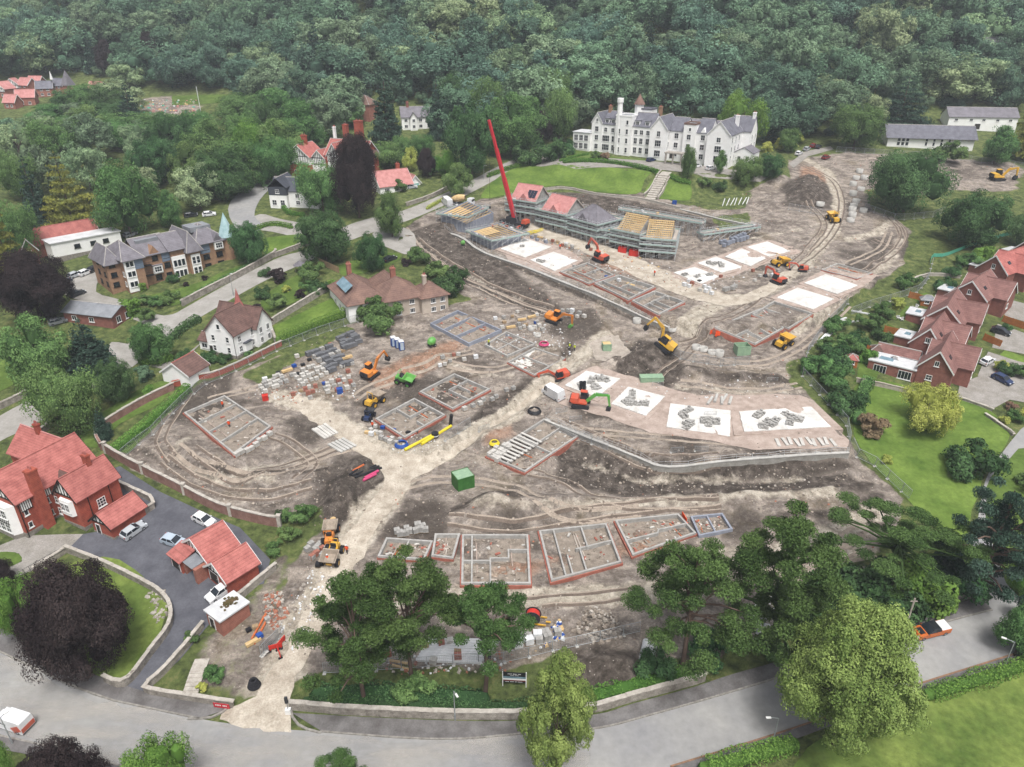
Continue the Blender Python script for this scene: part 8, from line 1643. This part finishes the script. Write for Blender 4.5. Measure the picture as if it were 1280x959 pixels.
for a in [('dark',1213,590,52,'dark spreading shrub on the bright lawn beside the lane'),('rust',1087,542,34,'rusty-red shrub in a bare bed on the bright lawn'),('gold',1108,579,15,'tiny golden shrub on the bright lawn'),('dark',1060,755,70,'dense dark laurel left of the umbrella pine foot'),('dark',1020,775,60,'dense dark laurel beside the ivy-clad trunk'),('dark',1100,762,70,'dense dark laurel behind the lime tree top'),('bright',1150,748,70,'bright green bank of shrubs above the pickup'),('dark',1195,738,60,'dark shrub beneath the drooping conifer'),('dark',884,818,46,'ivy mound at the foot of the broad dense pine'),('green',962,822,36,'ivy bush round the foot of the tall pine'),('green',520,872,40,'ivy bush round the foot of the flat-topped pine'),('dark',820,838,40,'dark bush right of the white pipes'),('green',375,650,30,'green bush at the end of the brick boundary wall'),('dark',352,650,16,'small dark bush on the brick wall end'),
          ('plum',349,352,22,'plum-red shrub in the long garden border'),('gold',358,365,11,'round golden shrub in the garden lawn'),('dark',328,372,18,'clipped dark shrub at the lane end of the garden'),('plum',376,372,14,'purple shrub beside the pale garden wall'),('green',392,350,30,'tall green shrub bank beside the timber fence'),('dark',398,366,20,'dark round shrub at the hedge end'),('green',345,385,24,'green shrub below the long border'),('plum',323,390,14,'reddish shrub above the white house'),('dark',333,345,14,'dark shrub near the lane wall'),('green',385,362,16,'pale shrub before the dark round one'),
          ('green',545,350,30,'green shrub bank behind the hipped-roof house'),('dark',562,368,34,'large grey-green bush at the boundary beside the mesh stillage'),('green',524,328,26,'bush at the top corner of the hipped-roof garden'),('plum',507,332,12,'purple shrub in the hipped-roof house garden'),('green',470,402,40,'ivy-covered tree-bush at the hipped-roof house corner'),('green',482,412,44,'spreading bush between hipped-roof house and mesh fence'),('dark',570,352,24,'bush beside the curved track bank'),
          ('dark',262,452,18,'dark bush beside the white house porch'),('green',312,446,10,'small round bush before the white house'),('gold',246,448,10,'yellow bush beside the drive of the white garage'),('dark',280,452,14,'dark bush at the white house corner'),('bright',190,494,16,'bright round bush on the shaded lawn'),('grey',182,474,24,'grey flowering bush at the drive end'),('dark',232,448,16,'dark bush beside the white garage'),
          ('green',180,380,16,'bush in the border at the flats corner'),('green',196,384,18,'second bush in the border at the flats corner'),('green',214,378,20,'third bush in the border of the flats'),('bright',176,364,14,'bright bush at the flats wall'),('plum',256,350,8,'small dark bush on the flats lawn'),('plum',233,358,8,'small purple bush on the flats lawn'),('dark',218,352,14,'dark bush against the flats wall'),('bright',160,398,30,'bright shrub bank beside the low outbuilding'),('green',182,402,22,'shrub bank at the drive mouth'),
          ('green',1045,415,26,'bush at the fence below the white frames'),('green',1060,440,30,'bush in the boundary thicket, upper'),('dark',1040,455,34,'bush in the boundary thicket, middle'),('green',1022,470,34,'bush in the boundary thicket beside the cut bank'),('green',1045,485,38,'bush in the boundary thicket, lower'),('dark',1055,510,36,'dark bush at the thicket foot beside the slabs'),('green',1030,440,26,'bush in the boundary thicket behind the dumper'),('gold',1122,385,18,'yellow bush in the back gardens'),('green',1105,395,24,'green bush in the back gardens, left'),('green',1085,410,26,'green bush at the fence corner'),('dark',1100,425,20,'dark bush between back lawns'),('green',1135,360,24,'bush in the upper back gardens'),('dark',1180,362,20,'dark bush in the upper gardens'),('bright',1230,330,26,'bright shrub below the farthest brick house'),('green',1210,335,24,'shrub beside the white garden wall'),('dark',1190,345,18,'dark shrub by the white garden wall'),('bright',1080,455,24,'bush left of the back garden lawn'),('dark',1070,430,22,'dark bush above the back garden lawn'),
          ('dark',1262,468,22,'dark bush between the forecourts'),('gold',1250,462,16,'yellow bush in the forecourt border'),('green',1275,470,20,'green bush in the forecourt border'),('dark',1258,412,10,'small dark bush in the forecourt lawn'),('gold',1255,530,14,'yellow flowers in the stone-edged border'),('green',1268,525,18,'leafy plant in the stone-edged border'),('rust',1262,512,14,'rusty plant in the stone-edged border'),('gold',1280,520,14,'golden plant at the border end'),
          ('rust',757,200,12,'red bush on the small hotel lawn'),('green',745,198,12,'green bush on the small hotel lawn'),('dark',705,192,22,'dark bush left of the hotel'),('gold',958,190,16,'yellow bush beside the hotel annex'),('dark',900,238,16,'dark wild bush on the bank'),('green',880,232,14,'wild bush on the bank below the hotel'),('dark',655,205,30,'dark bush at the lane bend'),('dark',690,200,34,'dark bush left of the hotel drive'),('gold',990,182,22,'yellow-flowered bush behind the parked cars'),('gold',975,186,16,'second yellow-flowered bush behind the parked cars'),('green',1185,205,34,'bush at the end of the long white hall'),('green',545,218,26,'bush beside the bungalow car'),('green',500,238,18,'bush in the bungalow garden'),('bright',480,205,26,'grassy bush above the bungalow'),
          ('green',268,850,24,'leafy weeds beside the garden steps'),('gold',254,862,14,'yellowish weeds beside the garden steps'),('green',240,800,16,'weeds beside the brick hut'),('green',1280,610,26,'bush beside the lane on the right edge'),('bright',1285,770,26,'bush at the lane mouth edge'),('green',345,690,20,'weeds above the garage wall'),('green',362,672,22,'weeds on the bank beside the wall end'),('green',75,510,30,'leafy hedge bush along the left lane')]:
    shrub(*a[:5])
# small garden things
def hut(u, v, rz, w, d, h, wm, rm, label, name='shed', kind='hip'):
    b = Bld(name, label, 'shed', (u,v), rz=R(rz)); b.block(0,w,0,d,h,wm,rm,.9,'x',kind,oh=.2); b.win(0,'f',[w/2],[.7],w*.5,1.,3,1); b.door(0,'r',d/2,.8,1.7)
hut(1056,458,-20,2.4,2.4,1.9,'fence_orange','tile_red','small red-roofed garden hut beside the back lawn'); hut(1088,446,-20,3.6,2.4,1.8,'door_dark','tile_brown','dark summerhouse with white windows on the back lawn'); hut(1150,382,-20,3.2,2.,1.7,'fence_orange','lead_flat','low shed with grey roof in the upper back gardens'); hut(1258,328,-15,3.6,2.6,2.0,'timber_grey','lead_flat','pale grey garden shed below the farthest brick house'); hut(1110,462,-20,1.8,2,2.,'door_dark','lead_flat','black shed between the garden room and summerhouse')
for i, (u, v) in enumerate([(1142,387),(1146,384),(1122,398),(1126,400)]): p = P(u, v); m = MB(); m.box(-.7,.7,-.3,.3,.3,.4); m.cbox((-.5,0,.65),(.08,.6,.7),ry=-.3); [m.box(x-.04,x+.04,y-.04,y+.04,0,.3) for x in (-.6,.6) for y in (-.25,.25)]; tag(m.build('garden_seat','frame_white',loc=p,rz=R(30+i*20)),['white garden seat farther up on the upper back lawn','white garden seat beside the fence on the upper back lawn','white garden seat on the middle back lawn','second white garden seat on the middle back lawn'][i],'seat','white garden seats')
p = P(429,372); r = thing('goal', 'white football goal frame on the rectangular lawn', 'goal', p, R(-35)); m = MB(); m.tube((-1.5,0,0),(-1.5,0,1.6),.06); m.tube((1.5,0,0),(1.5,0,1.6),.06); m.tube((-1.5,0,1.6),(1.5,0,1.6),.06); m.tube((-1.5,0,1.6),(-1.5,1,0),.05); m.tube((1.5,0,1.6),(1.5,1,0),.05); m.build('frame','frame_white',r)
p = P(376,340); r = thing('gazebo', 'small grey umbrella-roofed gazebo beside the lane', 'gazebo', p); m = MB(); m.lathe([(1.9,2.0),(1.0,2.6),(0,3.3)],8); m.build('roof','slate_mid',r); [MB().tube((1.4*math.cos(a),1.4*math.sin(a),0),(1.4*math.cos(a),1.4*math.sin(a),2.1),.07).build('post','timber_grey',r) for a in (0,1.57,3.14,4.71)]
# lamp posts, poles, signs
def lamp(u, v, vt, label, arm=1.0, rz=180, name='street_lamp'):
    p = P(u, v); h = ztop(p.y, vt)-p.z; r = thing(name, label, 'street lamp', p, R(rz)); m = MB(); m.tube((0,0,-.2),(0,0,1.2),.11,8); m.tube((0,0,1.2),(0,0,h),.075,8,0,.05); m.build('post','galv',r); m = MB(); m.tube((0,0,h),(arm,0,h+.15),.05,6); m.build('arm','galv',r); m = MB(); m.cbox((arm+.25,0,h+.12),(.6,.25,.12)); m.build('lamp_head','frame_white',r)
lamp(966,928,898,'street lamp on the meadow footway left of the lime tree'); lamp(1254,836,803,'street lamp on the meadow footway right of the lime tree',rz=150); lamp(569,900,864,'street lamp on the front footway before the stone wall',.6,-60); lamp(503,312,0,'x') if 0 else None; lamp(1066,0,0,'x') if 0 else None
lamp(292,370,342,'street lamp in the lane beside the flats wall',.7,-40); lamp(605,224,207,'street lamp in the upper lane by the hotel lawn hedge',.6,-40); lamp(16,930,897,'street lamp in front of the white van',.5,60)
p = P(1129,792); h = ztop(p.y,748)-p.z; r = thing('telegraph_pole','wooden telegraph pole beside the pickup','pole',p); m = MB(); m.tube((0,0,-.3),(0,0,h),.16,8,0,.12); m.build('pole','timber_grey',r); m = MB(); m.box(-.5,.5,-.05,.05,h-.6,h-.48); m.build('cross_arm','timber_grey',r)
p = P(251,140); r = thing('telegraph_pole','thin pale pole standing in the far clearing','pole',p); m = MB(); m.tube((0,0,0),(0,0,11),.16,6); m.build('pole','wrap',r)
r = thing('sign_board','dark housing development sign on white posts above the front wall','sign',P(643,858),R(-4),None,.8); m = MB(); m.box(-1.9,1.9,-.06,.0,.9,3.3); m.build('board','sign_black',r)
for x in (-1.95,1.95): MB().box(x-.07,x+.07,-.09,.05,-.5,3.4).build('post','frame_white',r)
m = MB(); m.box(-1.9,1.9,-.075,-.061,1.95,2.35); m.build('picture_strip','glass_sky',r); m = MB(); m.box(-1.9,1.9,-.075,-.061,1.55,1.9); m.build('pale_strip','frame_white',r); m = MB(); m.box(-1.9,1.9,-.075,-.061,1.35,1.5); m.build('red_strip','paint_maroon',r)
m = MB(); [m.box(-1.1+i*.17,-1.0+i*.17+.03*(i % 2),-.075,-.061,2.85,3.0) for i in range(13) if i not in (4,9)]; [m.box(-.7+i*.13,-.62+i*.13,-.075,-.061,2.55,2.65) for i in range(11) if i not in (5,)]; [m.box(-1.5+i*.16,-1.4+i*.16,-.075,-.061,1.08,1.2) for i in range(18) if i not in (4,9,12)]; m.build('lettering','frame_white',r)
r = thing('site_sign','red site sign board at the foot of the garden wall','sign',P(278,886),R(-8)); m = MB(); m.box(-1.1,1.1,-.05,0,.2,1.0); m.build('board','paint_redp',r); m = MB(); [m.box(-.8+i*.2,-.68+i*.2,-.07,-.051,.55,.75) for i in range(8) if i != 4]; m.build('lettering','frame_white',r); [MB().box(x-.04,x+.04,.001,.08,-.2,1.0).build('post','galv',r) for x in (-.9,.9)]
r = thing('traffic_light','portable signal with dark lamps on a white box at the entrance','traffic light',P(361,892),R(-90)); m = MB(); m.box(-.25,.25,-.35,.35,0,.9); m.build('battery_box','frame_white',r); m = MB(); m.tube((0,0,.9),(0,0,2.0),.05); m.build('post','galv',r); m = MB(); m.box(-.15,.15,-.18,.18,2.0,3.0); m.build('signal_head','iron',r)
for i, (u, v) in enumerate([(345,812),(352,806),(349,818)]): p = P(u, v); r = thing('barrier', ['red plastic barrier nearest the mesh stack','red plastic barrier farther into the site','red plastic barrier at the track edge'][i], 'barrier', p, R(20+50*i), 'red plastic barriers'); m = MB(); m.box(-.9,.9,-.06,.06,.3,1.0); [m.box(x-.06,x+.06,-.07,.07,0,.3) for x in (-.7,.7)]; m.build('panel','red_plastic',r); m = MB(); m.box(-.95,-.6,-.3,.3,0,.08); m.box(.6,.95,-.3,.3,0,.08); m.build('foot','tyre',r)
for i, (u, v) in enumerate([(893,418),(899,420),(922,424),(928,426),(855,650)]): p = P(u, v); m = MB(); m.box(-1.0,1.0,-.05,.05,.1,1.0); m.box(-1.0,-.8,-.3,.3,0,.1); m.box(.8,1.0,-.3,.3,0,.1); tag(m.build('barrier','hivis_orange',loc=p,rz=R(-20+30*i)),['orange barrier at the left corner of the foundation grid','second orange barrier at the left corner of the foundation grid','orange barrier before the foundation grid','second orange barrier before the foundation grid','orange barrier at the end of the front-row plots'][i],'barrier','orange barriers')
# ---- rubble, stones, scraps
pm('rubble','b3aca3','8f877d',1.2,.95,.3,4,fine=.3,orand=.15); pm('rubble_brick','a3705c','8a5c4b',1.2,.95,fine=.3,orand=.1)
def stone_mesh(seed):
    g = random.Random(seed); m = MB(); m.box(-.5,.5,-.4,.4,-.2,.35,tx=.1,ty=.1); m.v = [(x*g.uniform(.7,1.2),y*g.uniform(.7,1.2),z*g.uniform(.7,1.2)) for x,y,z in m.v]; return m
def rubble(px, n, smin, smax, mats, label, seed=0, name='rubble', flat=.7, pile=0.):
    """broken stone lying in a patch"""
    w = W2(*px); g = random.Random(seed); m = MB(); xs = [q[0] for q in w]; ys = [q[1] for q in w]; k = 0; cx = sum(xs)/len(xs); cy = sum(ys)/len(ys)
    while k < n:
        x, y = g.uniform(min(xs),max(xs)), g.uniform(min(ys),max(ys)); sd = float(sdist(w, np.array([x]), np.array([y]))[0])
        if sd > 0: continue
        s = g.uniform(smin, smax)*g.uniform(.5,1); q = stone_mesh(g.random()); M = Matrix.Translation((x, y, gz(x,y)+pile*min(1,-sd/3)*g.uniform(.3,1)+s*.1)) @ Matrix.Rotation(g.random()*6.3,4,'Z') @ Matrix.Rotation(g.gauss(0,.4),4,'X') @ Matrix.Scale(s,4); m.add(q.v, q.f, g.randrange(len(mats)), M); k += 1
    return tag(m.build(name, mats), label, kind='stuff')
rubble([(462,808),(505,800),(512,818),(480,828),(460,822)], 260, .3, .9, ['rubble','rubble','block_pale'], 'heap of pale broken stone behind the front pines', 1, pile=1.0)
rubble([(715,790),(735,760),(768,765),(780,798),(745,806)], 220, .25, .8, ['rubble','infill'], 'rubble heap behind the gravel mound', 2, pile=.8); rubble([(330,745),(352,738),(360,765),(345,790),(330,775)], 160, .25, .8, ['rubble','rubble_brick'], 'broken brick and stone beside the entrance track', 3, pile=.3); rubble([(940,760),(958,740),(975,770),(960,810),(940,800)], 120, .3, 1.0, ['rubble','wrap'], 'loose white rubble beside the ivy-clad pine', 4, pile=.3)
rubble([(180,745),(206,735),(212,770),(195,780)], 60, .3, .8, ['stone_wall','cope'], 'loose stones inside the copper beech plot', 5); rubble([(340,800),(372,740),(398,700),(420,700),(395,770),(370,820)], 150, .2, .6, ['rubble','wrap'], 'scraps and stone along the entrance track', 6)
rubble([(318,478),(440,465),(450,500),(370,505),(318,495)], 200, .2, .6, ['wrap','rubble','rubble_brick'], 'scraps strewn between the packs in the yard', 7); rubble([(660,800),(700,775),(706,800),(670,815)], 60, .3, .9, ['wrap','blue_plastic','timber_new','wrap'], 'mixed packaging scraps beside the cable reel', 8); rubble([(600,430),(700,400),(720,440),(650,430)], 140, .2, .6, ['wrap','rubble'], 'scraps around the membrane foundation', 9); rubble([(690,315),(860,345),(850,360),(700,335)], 140, .2, .6, ['rubble','rubble_brick','wrap'], 'debris along the upper haul track', 10)
rubble([(600,270),(700,300),(840,330),(835,345),(690,312),(610,300)], 200, .2, .7, ['wrap','rubble','timber_new','rubble_brick'], 'debris at the foot of the scaffolds', 11); rubble([(560,560),(600,600),(900,620),(1080,600),(1060,580),(840,595),(700,560)], 260, .15, .5, ['rubble','infill'], 'stones scattered on the bank below the retaining wall', 12); rubble([(200,570),(330,590),(420,570),(400,620),(300,640),(220,600)], 200, .15, .5, ['rubble','infill'], 'stones scattered on the left bank', 13)
rubble([(840,345),(990,310),(1000,330),(900,365)], 120, .2, .6, ['wrap','rubble','block_pale'], 'debris around the four white slabs', 14); rubble([(640,840),(480,845),(470,820),(640,815)], 120, .2, .7, ['wrap','rubble','rubble_brick'], 'debris behind the front fence', 15); rubble([(1000,330),(1060,320),(1095,350),(1040,400),(980,400)], 100, .2, .5, ['rubble','wrap'], 'stones around the slabs on the right', 16); rubble([(170,125),(245,125),(250,150),(185,150)], 160, .4, 1.6, ['wrap','tile_pink','teal_plastic','rubble','timber_new'], 'mixed building materials stored in the far clearing', 17)
rubble([(740,470),(1000,480),(1010,500),(840,500),(760,490)], 120, .15, .5, ['rubble','wrap'], 'stones behind the lower terrace', 18); rubble([(480,560),(520,540),(560,560),(500,575)], 60, .2, .5, ['wrap','rubble'], 'scraps by the yellow pipes', 19)
# ---- clods and chips all over the open soil
def clods(n, smin, smax, mats, label, seed, name='soil_clods'):
    g = np.random.default_rng(seed); pts = np.array(SITEW); x = g.uniform(pts[:,0].min(), pts[:,0].max(), n*3); y = g.uniform(pts[:,1].min(), pts[:,1].max(), n*3)
    k = (sdist(SITEW, x, y) < -1) & (fbm(x, y, 9, 71)+.5*fbm(x, y, 30, 73) > g.uniform(-.6,.5,n*3)); x, y = x[k][:n], y[k][:n]; n = len(x)
    s = smin+(smax-smin)*g.random(n)**3; z = H(x, y)+s*.12; a = g.random(n)*6.28
    base = np.array([(-.5,-.4,-.25),(.5,-.45,-.25),(.45,.4,-.25),(-.4,.45,-.25),(-.3,-.2,.3),(.25,-.28,.25),(.3,.22,.33),(-.2,.3,.28)])
    v = base[None]*g.uniform(.65,1.3,(n,8,3)); c, si = np.cos(a)[:,None], np.sin(a)[:,None]
    v = np.stack([(v[...,0]*c-v[...,1]*si)*s[:,None]+x[:,None], (v[...,0]*si+v[...,1]*c)*s[:,None]+y[:,None], v[...,2]*s[:,None]*.8+z[:,None]], -1).reshape(-1,3)
    f = np.array([(4,5,6,7),(0,1,5,4),(1,2,6,5),(2,3,7,6),(3,0,4,7)]); q = (f[None]+8*np.arange(n)[:,None,None]).reshape(-1,4)
    me = bpy.data.meshes.new(name); me.vertices.add(len(v)); me.vertices.foreach_set('co', v.astype(np.float32).ravel()); me.loops.add(q.size); me.loops.foreach_set('vertex_index', q.ravel().astype(np.int32))
    me.polygons.add(len(q)); me.polygons.foreach_set('loop_start', np.arange(0,q.size,4,dtype=np.int32)); me.polygons.foreach_set('loop_total', np.full(len(q),4,np.int32)); me.update(calc_edges=True)
    for m_ in mats: me.materials.append(MATS[m_])
    me.polygons.foreach_set('material_index', np.repeat(g.integers(0,len(mats),n),5).astype(np.int32)); tag(ob(name, me), label, kind='stuff')
pm('clod','7d7268','5b5249',1.5,.95,fine=.25,world=True); pm('clod_pale','a99e92','8b8074',1.5,.95,fine=.25,world=True)
clods(10000, .12, .55, ['clod','clod','clod_pale'], 'clods of churned soil lying over the site', 3); clods(3500, .10, .45, ['rubble','clod_pale','rubble_brick','clod_pale'], 'pale chips and scraps littering the soil', 4, 'litter')
# ---- haze
hm = bpy.data.materials.new('haze'); hm.use_nodes = True; n_ = hm.node_tree.nodes; n_.remove(n_['Principled BSDF']); pv = n_.new('ShaderNodeVolumePrincipled'); pv.inputs['Color'].default_value = (.86,.92,1,1); pv.inputs['Density'].default_value = .00024; hm.node_tree.links.new(pv.outputs[0], n_['Material Output'].inputs['Volume']); MATS['haze'] = hm
zt = float(HH.max())+40
tag(MB().box(-700,700,-60,900,-6,zt).build('haze','haze'),'thin pale summer haze over the hillside',kind='stuff')
print('SCRIPT', round(time.time()-T0,1), 's', len(bpy.data.objects), 'objects')
